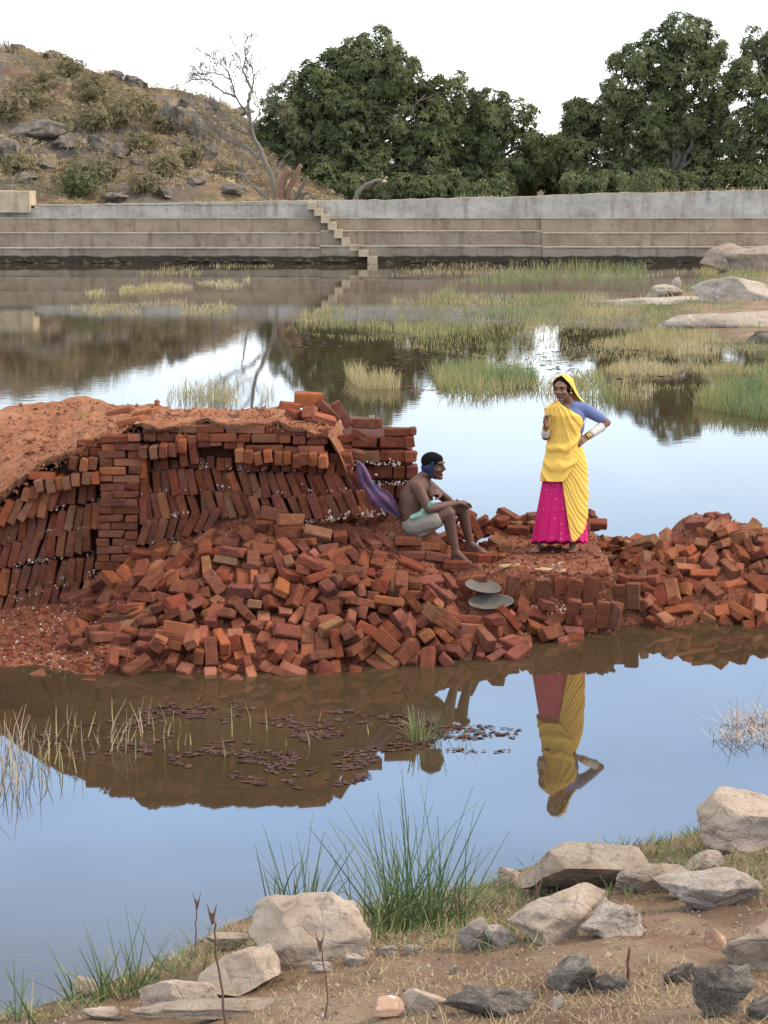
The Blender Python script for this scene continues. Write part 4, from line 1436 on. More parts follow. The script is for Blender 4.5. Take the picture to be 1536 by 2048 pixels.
# lumps and bricks left on top of the clamp's right corner
for k, (x, y, Y, rot, sc, col, lab) in enumerate((
    (618, 800, 17.5, (0, .05, .1), (1.12, 1.6, 1.75), 1, 'large pale orange block topping the small cairn on the clamp'),
    (580, 812, 17.4, (.1, .15, .5), (.75, .9, .9), 1, 'small orange brick left of the cairn block on the clamp'),
    (622, 826, 17.3, (0, .2, 1.4), (1, 1.05, 1.45), 1, 'orange brick showing its end beneath the cairn block'),
    (592, 829, 17.28, (.3, .1, .9), (.8, 1, 1.0), 0, 'rust red brick slumped under the left of the cairn'),
    (656, 822, 17.4, (.2, .75, .3), (1, 1.1, 1.1), 0, 'red brick sliding off the right of the cairn'),
    (684, 828, 17.5, (.1, 1.0, .2), (1.05, 1, 1.2), 0, 'rust red brick propped steeply at the clamp corner'),
    (648, 838, 17.2, (.2, .3, .2), (.9, 1.2, .9), 1, 'flat orange brick at the lip of the clamp corner'))):
    m = Matrix.Translation(atY(x, y, Y)) @ Euler(rot).to_matrix().to_4x4() @ Matrix.Diagonal((*sc, 1))
    o = brick_ob(FULLB[k], m, col)
    tag(o, lab, 'brick', 'bricks left on top of the clamp')
for (x, y, col, lab) in ((262, 845, 1, 'flat orange slab of brick at the clamp top above the pillar'), (238, 808, 1, 'pale brick piece half sunk in the clamp top'), (290, 812, 1, 'tilted brick piece on the back of the clamp top')):
    p = atz(x, y, 1.66); p.z = float(cover_h(p.x, p.y)) + .03
    tag(brick_ob(FULLB[3], Matrix.Translation(p) @ Euler((.1, -.25, rb.uniform(-.5, .5))).to_matrix().to_4x4() @ Matrix.Diagonal((1, 1, .7, 1)), col), lab, 'brick', 'bricks left on top of the clamp')
p = atz(150, 784, 1.66); p.z = float(cover_h(p.x, p.y)) + .02
tag(link('plastic_bag', mesh('plastic_bag', [(-.06, -.03, 0), (.06, -.035, 0), (.07, .03, .0), (-.05, .04, 0), (-.03, -.01, .06), (.035, 0, .045), (0, .02, .075)],
    [(0, 1, 4), (1, 5, 4), (1, 2, 5), (2, 6, 5), (2, 3, 6), (3, 4, 6), (3, 0, 4), (4, 5, 6)], True), None, plain('pink plastic', (.55, .2, .18), .5)), 'small crumpled pink scrap on the back edge of the clamp top', 'scrap').location = p

# the upright bricks that edge the platform: parts of the ground they are laid into
x = 930
while x < 1285:
    if x < 1110: yb, yt = 1194, 1150
    else: yb, yt = 1194 + (x - 1110) * .08, 1150 + (x - 1110) * .06
    p = atY(x, yb, 16.58)
    brick_ob(rb.choice(FULLB), M_axes(p + Vector((0, .0, .105)), AZ, AX * -1, AY * -1 * -1, .05) if False else
             M_axes(p + Vector((0, rb.uniform(-.03, .05), rb.uniform(.03, .085))), AZ, AX, AY, .13), pick((4, 0, 7, 0)), ground)
    x += rb.uniform(26, 33) * (2 if rb.random() < .18 else 1)
for (x, yb) in ((1010, 1262), (1038, 1266), (1148, 1232), (1178, 1240), (1206, 1236), (1232, 1240)):
    p = atY(x, yb, 16.3)
    brick_ob(rb.choice(FULLB), M_axes(p + Vector((0, 0, .03)), AZ, AX, AY, .16), pick((5, 0, 6, 0)), ground)
# gravel of brick crumbs
def scatter(n, fx, r0, r1):
    out = []
    while len(out) < n:
        x, y = fx()
        z = float(ground_h(x, y)) - .10 * float(dens(x, y))
        if z < .0: continue
        out.append((Vector((x, y, z + .004)), rb.uniform(r0, r1) * (2.0 if rb.random() < .05 else 1)))
    return out
def fx1(): return rb.uniform(-3.8, 4.0), rb.uniform(14.8, 18.8)
def fx2(): return rb.uniform(-3.8, -2.0), rb.uniform(14.9, 16.8)
def fx3(): return rb.uniform(.8, 2.4), rb.uniform(16.1, 18.7)
def fxh(): return rb.uniform(-2.4, 1.1), rb.uniform(14.95, 16.9)
IT = scatter(2600, fx1, .006, .022) + scatter(1500, fx2, .006, .028) + scatter(900, fx3, .005, .016) + scatter(2600, fxh, .01, .04) + scatter(500, lambda: (rb.uniform(.7, 2.3), rb.uniform(16.2, 16.7)), .008, .03)
g = chips('brick_crumbs', IT, None, M['brick_red'])
tag(g, 'crumbs of red brick strewn over the ground', 'crumbs')
IT = scatter(260, fx1, .006, .016) + scatter(170, fx2, .006, .018) + scatter(160, lambda: (rb.uniform(1.15, 1.75), rb.uniform(16.15, 16.6)), .007, .018)
g = chips('ash_crumbs', IT, None, M['ash'])
tag(g, 'white flecks of ash scattered on the red ground', 'ash')
# ------------------------------------------------------------------ vegetation
rng = np.random.default_rng(7)
def quads_from(P, D, Wv, L, w, tints, bend=None, taper=.15):
    """blades: base P, unit direction D, width vector Wv, length L, width w; two segments, each bent by bend"""
    n = len(P)
    L = L[:, None]; w = w[:, None]
    mid = P + D * L * .5
    tip = P + D * L
    if bend is not None:
        mid = mid + bend * .25; tip = tip + bend
    V = np.stack([P - Wv * w * .5, P + Wv * w * .5, mid + Wv * w * .45, mid - Wv * w * .45, tip + Wv * w * taper, tip - Wv * w * taper], 1).reshape(-1, 3)
    i = np.arange(n)[:, None] * 6
    Fc = np.concatenate([i + np.array([[0, 1, 2, 3]]), i + np.array([[3, 2, 4, 5]])], 0)
    return V, Fc, np.repeat(tints, 6)
def unit(a): return a / np.maximum(np.linalg.norm(a, axis=-1, keepdims=True), 1e-9)
def blades_obj(name, V, Fc, T, m, parent=None, kind=None):
    me = mesh(name, V, Fc)
    vattr(me, 'tint', T)
    o = link(name, me, parent, m)
    if kind: o['kind'] = kind
    return o

def tube_mesh(paths, sides=6):
    """paths: list of (points, radii)"""
    V, Fc = [], []
    for pts, rad in paths:
        pts = [Vector(p) for p in pts]
        b0 = len(V)
        up = Vector((.3, .9, .1))
        for i, p in enumerate(pts):
            d = (pts[min(i + 1, len(pts) - 1)] - pts[max(i - 1, 0)]).normalized()
            a = d.cross(up)
            if a.length < 1e-4: a = d.cross(Vector((1, 0, 0)))
            a.normalize(); c = d.cross(a)
            for k in range(sides):
                t = 2 * math.pi * k / sides
                V.append(p + (a * math.cos(t) + c * math.sin(t)) * rad[i])
        for i in range(len(pts) - 1):
            for k in range(sides):
                q = b0 + i * sides
                Fc.append((q + k, q + (k + 1) % sides, q + sides + (k + 1) % sides, q + sides + k))
        Fc.append(tuple(b0 + (len(pts) - 1) * sides + k for k in range(sides)))
    return V, Fc

def rosettes(C, N, n_leaf, Lm, wm, tint, droop=.55):
    """whorls of leaves at centres C facing along N"""
    n = len(C)
    ref = np.where(np.abs(N[:, 2:3]) > .9, np.array([[1., 0, 0]]), np.array([[0, 0, 1.]]))
    A = unit(np.cross(N, ref)); B = np.cross(N, A)
    ang = rng.uniform(0, 2 * np.pi, (n, 1)) + np.arange(n_leaf)[None] * 2 * np.pi / n_leaf + rng.normal(0, .25, (n, n_leaf))
    el = rng.normal(.28, .3, (n, n_leaf))
    D = (A[:, None] * np.cos(ang)[..., None] + B[:, None] * np.sin(ang)[..., None]) * np.cos(el)[..., None] + N[:, None] * np.sin(el)[..., None]
    D[..., 2] -= droop * rng.uniform(.3, 1.1, (n, n_leaf))
    D = unit(D.reshape(-1, 3))
    P = np.repeat(C, n_leaf, 0) + rng.normal(0, .012, (n * n_leaf, 3))
    Nn = np.repeat(N, n_leaf, 0)
    Wv = unit(np.cross(D, Nn) + rng.normal(0, .18, D.shape))
    L = Lm * rng.uniform(.7, 1.25, n * n_leaf)
    w = wm * rng.uniform(.8, 1.2, n * n_leaf)
    Lc = L[:, None]; wc = w[:, None]
    mid = P + D * Lc * .5 + Nn * Lc * .07
    tip = P + D * Lc; tip[:, 2] -= L * .14
    V = np.stack([P, mid + Wv * wc * .5, tip, mid - Wv * wc * .5], 1).reshape(-1, 3)
    i = np.arange(n * n_leaf)[:, None] * 4
    Fc = i + np.array([[0, 1, 2, 3]])
    tt = np.clip(np.repeat(tint, n_leaf) + rng.normal(0, .1, n * n_leaf), 0, 1)
    return V, Fc, np.repeat(tt, 4)

def crown_points(lobes, Y, per, gap, seed):
    """lobes: (px, py, radius in px) in the photograph; returns whorl centres and outward normals"""
    r = np.random.default_rng(seed)
    Cs, Ns, Ts = [], [], []
    ppm = F / (Y * CT + .3)
    for (x, y, R) in lobes:
        c = np.array(atY(x, y, Y + r.uniform(-.9, .9)))
        Rm = R / ppm
        nb = max(6, int(per * Rm ** 2))
        for _ in range(nb):
            d = unit(r.normal(0, 1, 3)); d[1] = d[1] - .25 * (r.random() < .5)
            d = unit(d)
            rr = Rm * r.uniform(.45, 1.0)
            cc = c + d * rr * np.array([1, .9, .95])
            br = r.uniform(.36, .72)
            tone = np.clip(r.normal(.40, .17), 0, 1)
            k = int(gap * br ** 2 * 36)
            dd = unit(r.normal(0, 1, (k, 3)) + d * .55 + np.array([0, 0, .35]))
            Cs.append(cc + dd * br * r.uniform(.55, 1, (k, 1)))
            Ns.append(unit(dd + d * .4 + np.array([0, 0, .25])))
            Ts.append(np.clip(tone + r.normal(0, .12, k), 0, 1))
    return np.concatenate(Cs), np.concatenate(Ns), np.concatenate(Ts)
def limb(p0, p1, r0, r1, n=6, wob=.12, rr=None):
    rr = rr or random
    pts, rad = [], []
    p0 = Vector(p0); p1 = Vector(p1); Ld = (p1 - p0).length
    for i in range(n + 1):
        t = i / n
        j = Vector((rr.gauss(0, 1), rr.gauss(0, 1), rr.gauss(0, .6))) * wob * Ld * .25 * math.sin(math.pi * min(1, t * 1.0 + .0)) if 0 < i < n else Vector()
        pts.append(p0.lerp(p1, t) + j); rad.append(r0 + (r1 - r0) * t)
    return pts, rad
def tree(lobes, Y, base, label, seed, name='mango_tree', m='mango', per=11.0, gap=2.3, Lf=.27, wf=.088, nl=7, group='dark mango trees behind the wall', bark='bark', trunk_r=.36):
    rr = random.Random(seed)
    b = atY(base[0], base[1], Y); b.z = 1.6
    t = empty(name, b, label, 'tree', group)
    C, N, T = crown_points(lobes, Y, per, gap, seed)
    V, Fc, tt = rosettes(C, N, nl, Lf, wf, T)
    V = V - np.array(b)
    blades_obj('crown', V, Fc, tt, M[m], t)
    paths = []
    fork = Vector((rr.uniform(-.3, .3), 0, 1.1))
    paths.append(limb((0, 0, -.3), fork, trunk_r * 1.25, trunk_r * .85, 5, .1, rr))
    for (x, y, R) in lobes:
        c = atY(x, y, Y + rr.uniform(-.5, .3)) - b
        mid = fork.lerp(c, .5) + Vector((rr.gauss(0, .3), rr.gauss(0, .3), rr.uniform(0, .3)))
        paths.append(limb(fork, mid, trunk_r * .6, trunk_r * .35, 5, .2, rr))
        paths.append(limb(mid, c, trunk_r * .35, trunk_r * .12, 5, .25, rr))
        for _ in range(5):
            e = c + Vector((rr.gauss(0, 1), rr.gauss(0, 1), rr.gauss(0, 1))).normalized() * R / 34 * .8
            paths.append(limb(mid.lerp(c, rr.uniform(.3, 1)), e, trunk_r * .16, .015, 4, .25, rr))
    V, Fc = tube_mesh(paths, 6)
    link('trunk', mesh('trunk', V, Fc, True), t, M[bark])
    return t
tree([(752, 108, 52), (690, 140, 60), (800, 150, 50), (628, 175, 58), (570, 225, 52), (545, 290, 48), (620, 280, 60), (700, 230, 70), (790, 235, 65), (850, 190, 40), (650, 345, 50), (740, 330, 52), (560, 345, 30), (820, 320, 50), (690, 290, 58), (765, 285, 55), (690, 205, 55), (745, 175, 58), (850, 330, 50), (845, 255, 50), (600, 235, 52), (590, 320, 45)],
     121.0, (690, 400), 'largest dark mango tree, rounded crown beside the bare dead tree', 101)
tree([(890, 195, 45), (940, 225, 45), (880, 270, 55), (990, 215, 42), (1030, 235, 38), (960, 300, 55), (1045, 290, 32), (1010, 345, 48), (910, 350, 50), (870, 225, 45), (930, 275, 52), (985, 260, 45), (1060, 330, 42), (860, 310, 50)],
     124.0, (930, 396), 'lower mango tree right of the largest one, crown stepping down to the gap', 102)
tree([(1372, 75, 48), (1300, 120, 48), (1420, 105, 45), (1355, 150, 60), (1250, 130, 34), (1240, 185, 42), (1430, 180, 55), (1300, 220, 60), (1385, 250, 60), (1210, 250, 50), (1165, 235, 38), (1150, 290, 40), (1260, 310, 55), (1350, 335, 52), (1440, 300, 55), (1180, 340, 45), (1310, 345, 50), (1400, 350, 48), (1230, 360, 40), (1340, 280, 55), (1400, 300, 50), (1290, 270, 50), (1160, 300, 45), (1215, 215, 42)],
     122.0, (1330, 390), 'tall mango tree right of the gap, crown rising to a dome', 103)
tree([(1520, 90, 42), (1560, 110, 50), (1500, 150, 40), (1545, 200, 62), (1500, 260, 55), (1570, 300, 60), (1500, 340, 48), (1610, 200, 60)],
     119.0, (1530, 385), 'mango tree cut by the right edge of the photo', 104)
tree([(1085, 285, 32), (1110, 315, 38), (1130, 280, 26), (1070, 345, 40), (1130, 350, 38), (1040, 365, 32), (1100, 375, 30)], 127.0, (1090, 396), 'low dark green tree filling the gap between the mango trees', 105, name='low_tree', per=12, Lf=.32, wf=.1, trunk_r=.12)
tree([(600, 375, 26), (640, 372, 28), (690, 376, 30), (740, 372, 30), (790, 374, 30), (840, 374, 30), (890, 374, 30), (940, 376, 28), (990, 378, 28)], 118, (760, 396), 'dark undergrowth shrub beneath the largest mango tree', 106, name='shrub', per=18, Lf=.3, wf=.1, trunk_r=.08)
tree([(1150, 372, 26), (1200, 370, 28), (1250, 372, 28), (1300, 370, 28), (1350, 368, 28), (1400, 366, 30), (1450, 364, 30), (1500, 362, 30), (1550, 360, 30)], 117, (1360, 390), 'dark undergrowth shrub beneath the tall right mango trees', 107, name='shrub', per=18, Lf=.3, wf=.1, trunk_r=.08)
tree([(1278, 368, 13), (1292, 374, 10)], 84.2, (1282, 388), 'small pale green bush growing on top of the wall at right', 108, name='bush', m='bush_green', per=26, gap=4, Lf=.1, wf=.035, nl=5, group=None, trunk_r=.02)
# hillside bushes
def hill_at(x, y):
    # first hit of the view ray with the hillside
    d = ray(x, y)
    for Y in np.arange(88, 142, .15):
        t = Y / d[1]
        z = H + d[2] * t
        if z <= float(hill_h(d[0] * t, Y)): return Vector((d[0] * t, Y, z))
    return Vector((d[0] * 138 / d[1], 138, float(hill_h(d[0] * 138 / d[1], 138))))
HB = [(60, 190, 46, 0, 'large ochre scrub bush high on the left of the hill'), (20, 215, 34, 0, 'tawny bush at the left edge of the hillside'), (185, 175, 44, 0, 'tawny scrub bush under the hill crest, left of centre'), (240, 225, 40, 0, 'broad tawny bush in the middle of the hillside'),
      (190, 235, 34, 0, 'smaller tawny bush below the broad one on mid hill'), (285, 215, 34, 0, 'ochre bush left of the grey cliff rocks'), (160, 362, 48, 1, 'largest green bush low on the hill, just above the wall'), (205, 340, 28, 0, 'brown tinged bush leaning on the large green bush'),
      (330, 330, 30, 0, 'dry bush on the lower slope right of the green bush'), (120, 250, 26, 0, 'small dry bush above the dark ledge'), (385, 310, 24, 0, 'small dry bush on the slope below the cliff rocks'), (280, 285, 26, 0, 'dry shrub on bare slope below mid hill'),
      (90, 160, 24, 0, 'dry tuft near the hill crest at left'), (14, 85, 22, 2, 'leafless grey shrub on the skyline at far left'), (240, 150, 12, 2, 'thin leafless shrub on the crest at mid left'), (455, 345, 24, 0, 'dry scrub beside the foot of the dead tree'),
      (140, 135, 26, 0, 'dry grass bush on the upper left crest'), (330, 250, 22, 0, 'small tawny shrub at the left foot of the cliff rocks'), (40, 330, 28, 0, 'dry brown scrub above the masonry block'), (290, 365, 26, 0, 'dry brown scrub above the wall, right of the green bush')]
def bush(x, y, R, k, lab, seed):
    rr = random.Random(seed)
    b = hill_at(x, y + R * .75)
    ppm = F / b.y
    t = empty('bush' if k < 2 else 'bare_shrub', b, lab, 'bush', 'scrub bushes on the hillside')
    Rm = R / ppm
    paths = []
    tips = []
    for _ in range(26 if k < 2 else 46):
        e = Vector((rr.gauss(0, .55), rr.gauss(0, .5), rr.uniform(.35, 1.7))) * Rm
        paths.append(limb((rr.gauss(0, .05), 0, -.1), e, .018, .005, 4, .25, rr)); tips.append(e)
    V, Fc = tube_mesh(paths, 3)
    link('stems', mesh('stems', V, Fc), t, M['twig'] if k < 2 else M['bark_pale'])
    if k < 2:
        n = int(190 * Rm ** 2) + 200
        C = np.clip(rng.normal(0, .5, (n, 3)), -1.05, 1.05) * np.array([1.0, .9, .62]) * Rm + np.array([0, 0, .75 * Rm])
        C += .12 * rng.normal(0, 1, (n, 3))
        N = unit(C - np.array([0, 0, .4 * Rm]) + rng.normal(0, .5, (n, 3)))
        tone = np.clip(.5 + .35 * vnoise(C[:, 0] * 2, C[:, 1] * 2, C[:, 2] * 2, seed), 0, 1)
        Vv, Ff, tt = rosettes(C, N, 5, .19, .07, tone, .1)
        blades_obj('leaves', Vv, Ff, tt, M['bush_green' if k == 1 else 'bush'], t)
for i, hb in enumerate(HB): bush(*hb, 300 + i)

# ---- rocks
def ico(sub):
    bm = bmesh.new(); bmesh.ops.create_icosphere(bm, subdivisions=sub, radius=1.0)
    V = np.array([v.co[:] for v in bm.verts]); Fc = np.array([[v.index for v in f.verts] for f in bm.faces]); bm.free()
    return V, Fc
ICO = {k: ico(k) for k in (2, 3, 4, 5)}
def rock_shape(seed, sub=4, cuts=9, rough=.06, cut_lo=.55, cut_hi=.9, freq=2.2, layers=0.0, foot=False):
    r = np.random.default_rng(seed)
    V, Fc = ICO[sub]
    V = V.copy()
    for _ in range(cuts):
        n = unit(r.normal(0, 1, 3)); d = r.uniform(cut_lo, cut_hi)
        s = V @ n
        V = V - np.clip(s - d, 0, None)[:, None] * n * .96
    if foot:
        # the buried lower half goes straight down instead of rounding in
        zc = np.clip(-V[:, 2], 0, .93)
        V[:, :2] *= np.minimum(1.55, 1 / np.sqrt(1 - zc ** 2))[:, None]
    o = r.uniform(0, 50, 3)
    q = V * freq + o
    nn = fbm(q[:, 0], q[:, 1], q[:, 2], 5, seed, .55)
    ridg = np.abs(fbm(q[:, 0] * 1.3, q[:, 1] * 1.3, q[:, 2] * 1.3, 3, seed + 7))
    V = V * (1 + rough * nn - rough * .8 * ridg + rough * .5)[:, None]
    if layers:
        V = V * (1 + layers * np.sin((V[:, 2:3] + V[:, 0:1] * .4) * 14 + 3 * nn[:, None]))
    return V, Fc
def rock(name, loc, size, seed, m, label, group, rot=(0, 0, 0), cat='rock', smooth=True, **kw):
    V, Fc = rock_shape(seed, **kw)
    V = V * np.array(size) * .5
    o = link(name, mesh(name, V, Fc, smooth), None, M[m])
    o.location = loc; o.rotation_euler = rot
    return tag(o, label, cat, group)
def prock(px0, px1, py0, py1, zb, m, label, group, seed, name='rock', depth=.8, sink=.18, rot=0, tilt=0, Yoff=0, cat='rock', **kw):
    """a rock that fills the given box of the photograph; zb = height of its foot"""
    b = atz((px0 + px1) / 2, py1, zb)
    ppm = F / (b.y * CT + (H - zb) * ST)
    w = (px1 - px0) / ppm; h = (py1 - py0) / ppm
    d = max(w * depth, .05)
    c = Vector((b.x, b.y + d * .42, zb + h * (.5 - sink * .5) - d * .12))
    return rock(name, c, (w * 1.06, d, h * (1 + sink) + d * .1), seed, m, label, group, (tilt, 0, rot), cat, **kw)

# boulders and ledges on the hill
HR = [(60, 262, 120, 50, 'wide dark rock ledge on the left of the hill'), (15, 300, 60, 60, 'dark rock mass at the left edge of the hillside'), (130, 285, 60, 34, 'grey rock lying right of the dark ledge'), (200, 288, 60, 44, 'rounded grey boulder on the mid slope'),
      (240, 300, 46, 44, 'pale patched grey boulder on the mid slope'), (345, 235, 52, 70, 'tall grey cliff block, left of two under the crest'), (395, 250, 54, 74, 'tall dark cliff block, right of two under the crest'), (415, 300, 40, 44, 'dark boulder below the right cliff block'), (105, 108, 70, 20, 'flat dark outcrop on the left crest'),
      (30, 96, 40, 18, 'small dark outcrop on the skyline at far left'), (268, 160, 46, 30, 'dark outcrop on the crest at mid left'), (290, 172, 10, 24, 'small upright stone standing alone on the hill crest'), (330, 382, 52, 30, 'dark boulder low on the slope above the wall'), (235, 392, 70, 22, 'low brown rock just above the wall'),
      (300, 352, 50, 24, 'flat grey rock on the lower slope'), (180, 330, 44, 24, 'grey rock above the large green bush'), (365, 205, 26, 26, 'round boulder on top of the cliff blocks'), (440, 335, 46, 26, 'dark rock near the dead tree roots'), (470, 380, 60, 26, 'dark rock beside the stumps'),
      (90, 330, 40, 24, 'grey stone above the masonry block'), (420, 215, 40, 16, 'low outcrop at the right end of the crest'), (480, 222, 60, 18, 'brown outcrop on the crest behind the dead tree'), (225, 130, 40, 16, 'thin outcrop on the upper left crest'), (145, 250, 36, 18, 'narrow ledge above the grey rock'),
      (45, 355, 60, 26, 'broken brown rock just above the block'), (270, 320, 34, 20, 'small grey rock in mid slope'), (355, 285, 30, 22, 'brown rock under the left cliff block'), (390, 360, 44, 22, 'brown rock low on the right of the slope')]
for i, (x, y, w, h, lab) in enumerate(HR):
    b = hill_at(x, y + h * .4)
    ppm = F / b.y
    rock('boulder', b + Vector((0, .3, h / ppm * .25)), (w / ppm * 1.15, w / ppm * .8 + .3, h / ppm * 1.25), 400 + i, 'rock_hill', lab, 'rocks on the hillside', (0, 0, (i * 1.7) % 3), rough=.22, cuts=14, cut_lo=.4, cut_hi=.8, sub=4, layers=.03, freq=2.6)

# scrubby dry growth over the hillside
def scrub(n, seed, m, lab, name):
    r = np.random.default_rng(seed)
    X = r.uniform(-34, 6, n * 3); Y = r.uniform(91, 139, n * 3)
    k = (vnoise(X * .22, Y * .16, 0, seed) + .6 * vnoise(X * .7, Y * .5, 0, seed + 2) > .12) & (ip(X * 138 / Y, SKY_L) > 3.2)
    X, Y = X[k][:n], Y[k][:n]
    C = np.stack([X, Y, hill_h(X, Y) + r.uniform(.02, .45, len(X)) ** 1.3], -1)
    N = unit(r.normal(0, .7, C.shape) + np.array([0, -.3, .8]))
    V, Fc, T = rosettes(C, N, 5, .2, .045, np.clip(.5 + .4 * vnoise(X * .5, Y * .5, 0, 9), 0, 1), -.2)
    tag(blades_obj(name, V, Fc, T, M[m]), lab, 'scrub', None, 'stuff')
scrub(11000, 41, 'dry_grass', 'dry straw tufts over the rocky hillside', 'dry_grass')
scrub(9000, 47, 'bush', 'low tawny scrub over the rocky hillside', 'undergrowth')
# ---- the bare dead tree and the stumps
rt = random.Random(77)
DY = 86.5
dt_b = atY(548, 398, DY)
dtree = empty('dead_tree', dt_b, 'leafless grey dead tree leaning left before the hill', 'tree')
def PP(x, y, dy=0): return atY(x, y, DY + dy) - dt_b
paths = []
def poly(pts, r0, r1, dy=0):
    P = [PP(x, y, dy * i / len(pts)) for i, (x, y) in enumerate(pts)]
    Q = []
    for i in range(len(P) - 1):
        for k in range(3): Q.append(P[i].lerp(P[i + 1], k / 3) + Vector((rt.gauss(0, .015), rt.gauss(0, .03), rt.gauss(0, .015))))
    Q.append(P[-1])
    n = len(Q)
    return Q, [r0 + (r1 - r0) * i / (n - 1) for i in range(n)]
main = [([(552, 405), (545, 360), (530, 325), (520, 300), (505, 270), (500, 240), (497, 200)], .13, .065, 0),
        ([(520, 318), (500, 300), (470, 285), (448, 276), (440, 262)], .085, .035, -.5),
        ([(500, 240), (484, 215), (470, 190), (462, 160), (450, 135), (432, 118)], .06, .016, .4),
        ([(497, 205), (504, 180), (494, 160), (486, 140), (492, 115), (490, 104)], .08, .018, -.4),
        ([(504, 182), (508, 165), (502, 150)], .045, .015, 0),
        ([(470, 192), (450, 186), (430, 172), (412, 160), (395, 158)], .05, .012, .3),
        ([(462, 160), (445, 150), (425, 145), (408, 150)], .035, .01, .3),
        ([(535, 398), (515, 380), (498, 365), (488, 350), (470, 345), (430, 343)], .075, .02, -.6),
        ([(490, 352), (484, 325), (478, 300), (480, 288)], .05, .015, -.3),
        ([(448, 276), (430, 262), (418, 240), (405, 232)], .045, .012, .2),
        ([(500, 270), (480, 262), (462, 250), (450, 232), (440, 215)], .045, .012, -.2),
        ([(505, 250), (520, 225), (516, 200)], .04, .012, .2),
        ([(545, 360), (556, 345), (560, 325)], .07, .03, .2)]
for p, a, b, dy in main: paths.append(poly(p, a, b, dy))
trunkV = tube_mesh(paths[:1], 8)
link('trunk', mesh('trunk', *trunkV, True), dtree, M['bark_pale'])
link('limbs', mesh('limbs', *tube_mesh(paths[1:], 6), True), dtree, M['bark_pale'])
tw = []
def twigs(p, d, L, r, dep):
    q = p + d * L
    m = p.lerp(q, .5) + Vector((rt.gauss(0, .08), rt.gauss(0, .08), rt.gauss(0, .06))) * L
    tw.append(([p, m, q], [r, r * .85, r * .7]))
    if dep:
        for _ in range(rt.choice((2, 2, 3))):
            dd = (d + Vector((rt.gauss(0, .55), rt.gauss(0, .5), rt.gauss(.12, .45)))).normalized()
            twigs(q if rt.random() < .6 else m, dd, L * rt.uniform(.6, .9), max(.012, r * .72), dep - 1)
for pts, rad in paths[1:]:
    n = len(pts)
    for i in range(n // 3, n, 2):
        d = (pts[min(i + 1, n - 1)] - pts[max(0, i - 1)]).normalized()
        for _ in range(2 if pts[i].z > 2 else 1):
            twigs(pts[i], (d + Vector((rt.gauss(-.2, .6), rt.gauss(0, .5), rt.gauss(.2, .4)))).normalized(), rt.uniform(.28, .58), max(.018, rad[i] * .4), 3 if pts[i].z > 2.2 else 1)
link('twigs', mesh('twigs', *tube_mesh(tw, 3)), dtree, M['bark_pale'])
def stump(x, y, pts, r0, r1, label, m, name='stump', Y=86.3):
    b = atY(x, y, Y)
    P = [atY(a, c, Y - .1 * i) - b for i, (a, c) in enumerate(pts)]
    Q, R = [], []
    for i in range(len(P) - 1):
        for k in range(3):
            f = (i + k / 3) / (len(P) - 1)
            Q.append(P[i].lerp(P[i + 1], k / 3) + Vector((rt.gauss(0, .015), 0, rt.gauss(0, .015)))); R.append((r0 + (r1 - r0) * f) * rt.uniform(.9, 1.12))
    Q.append(P[-1]); R.append(r1)
    o = link(name, mesh(name, *tube_mesh([(Q, R)], 9), True), None, M[m]); o.location = b
    tag(o, label, 'tree stump')
stump(560, 405, [(558, 408), (560, 380), (568, 355), (580, 338)], .22, .13, 'reddish split stump leaning right beside the dead tree', 'bark_red')
stump(575, 405, [(572, 408), (578, 380), (592, 350), (602, 330)], .15, .10, 'slim reddish stump forking out right of the split stump', 'bark_red')
stump(592, 405, [(590, 408), (594, 390), (606, 372), (616, 352)], .12, .05, 'short grey snag right of the reddish stumps', 'bark')
stump(610, 405, [(606, 408), (604, 390), (616, 385), (628, 398)], .10, .05, 'low grey looped root right of the snags', 'bark')
stump(712, 400, [(708, 402), (716, 384), (730, 370), (748, 362), (762, 360)], .10, .055, 'bent pale cut trunk leaning right under the largest mango tree', 'bark_pale', 'bent_trunk', 86.5)
# small dry tufts along the wall top
V, Fc, T = [], [], []
n = 900
xs_ = rng.uniform(-18, 18, n); keep = vnoise(xs_ * .9, 2.0, 0, 4) > .1
P = np.stack([xs_, rng.uniform(WY + 2.0, WY + 3.4, n), np.array([topz(q) - .02 for q in xs_])], -1)[keep]
n = len(P)
D = unit(np.stack([rng.normal(0, .35, n), rng.normal(0, .35, n), np.ones(n)], -1))
Wv = unit(np.stack([np.ones(n), rng.normal(0, .3, n), np.zeros(n)], -1))
o = blades_obj('dry_grass', *quads_from(P, D, Wv, rng.uniform(.06, .22, n), np.full(n, .02), rng.uniform(0, 1, n)), M['dry_grass'])
tag(o, 'dry tufts of grass along the top of the wall', 'grass', kind='stuff')

# ---- boulders on the far right shore
def spit_h(X, Y):
    X = np.asarray(X, float); Y = np.asarray(Y, float)
    # shore line of the right bank
    xs0 = ip(Y, [(22, 20), (32.0, 8.35), (36, 8.0), (40, 7.7), (46, 7.6), (52, 7.4), (56, 7.2), (62, 8.2), (70, 11.5), (80, 14.3)])
    d = X - xs0 + .35 * vnoise(X * .5, Y * .25, 0, 71)
    return np.clip(d * .06, -.4, .5) + .03 * fbm(X * 1.5, Y * 1.5, 0, 3, 72)
tagS(link('right_shore', gridmesh('right_shore', np.arange(3, 34, .25), np.arange(31, 81.6, .35), spit_h), None, M['bank']))
G = 'boulders on the far right shore'
prock(1385, 1640, 545, 616, .0, 'rock_far', 'large pale boulder with cracks on the far right shore', G, 501, 'boulder', depth=.5, rough=.09, cuts=12, sub=5, sink=.3)
prock(1412, 1545, 482, 540, .1, 'rock_grey', 'grey slab of rock behind the pale boulder, near the wall', G, 502, 'boulder', depth=.6, rough=.1, cuts=12)
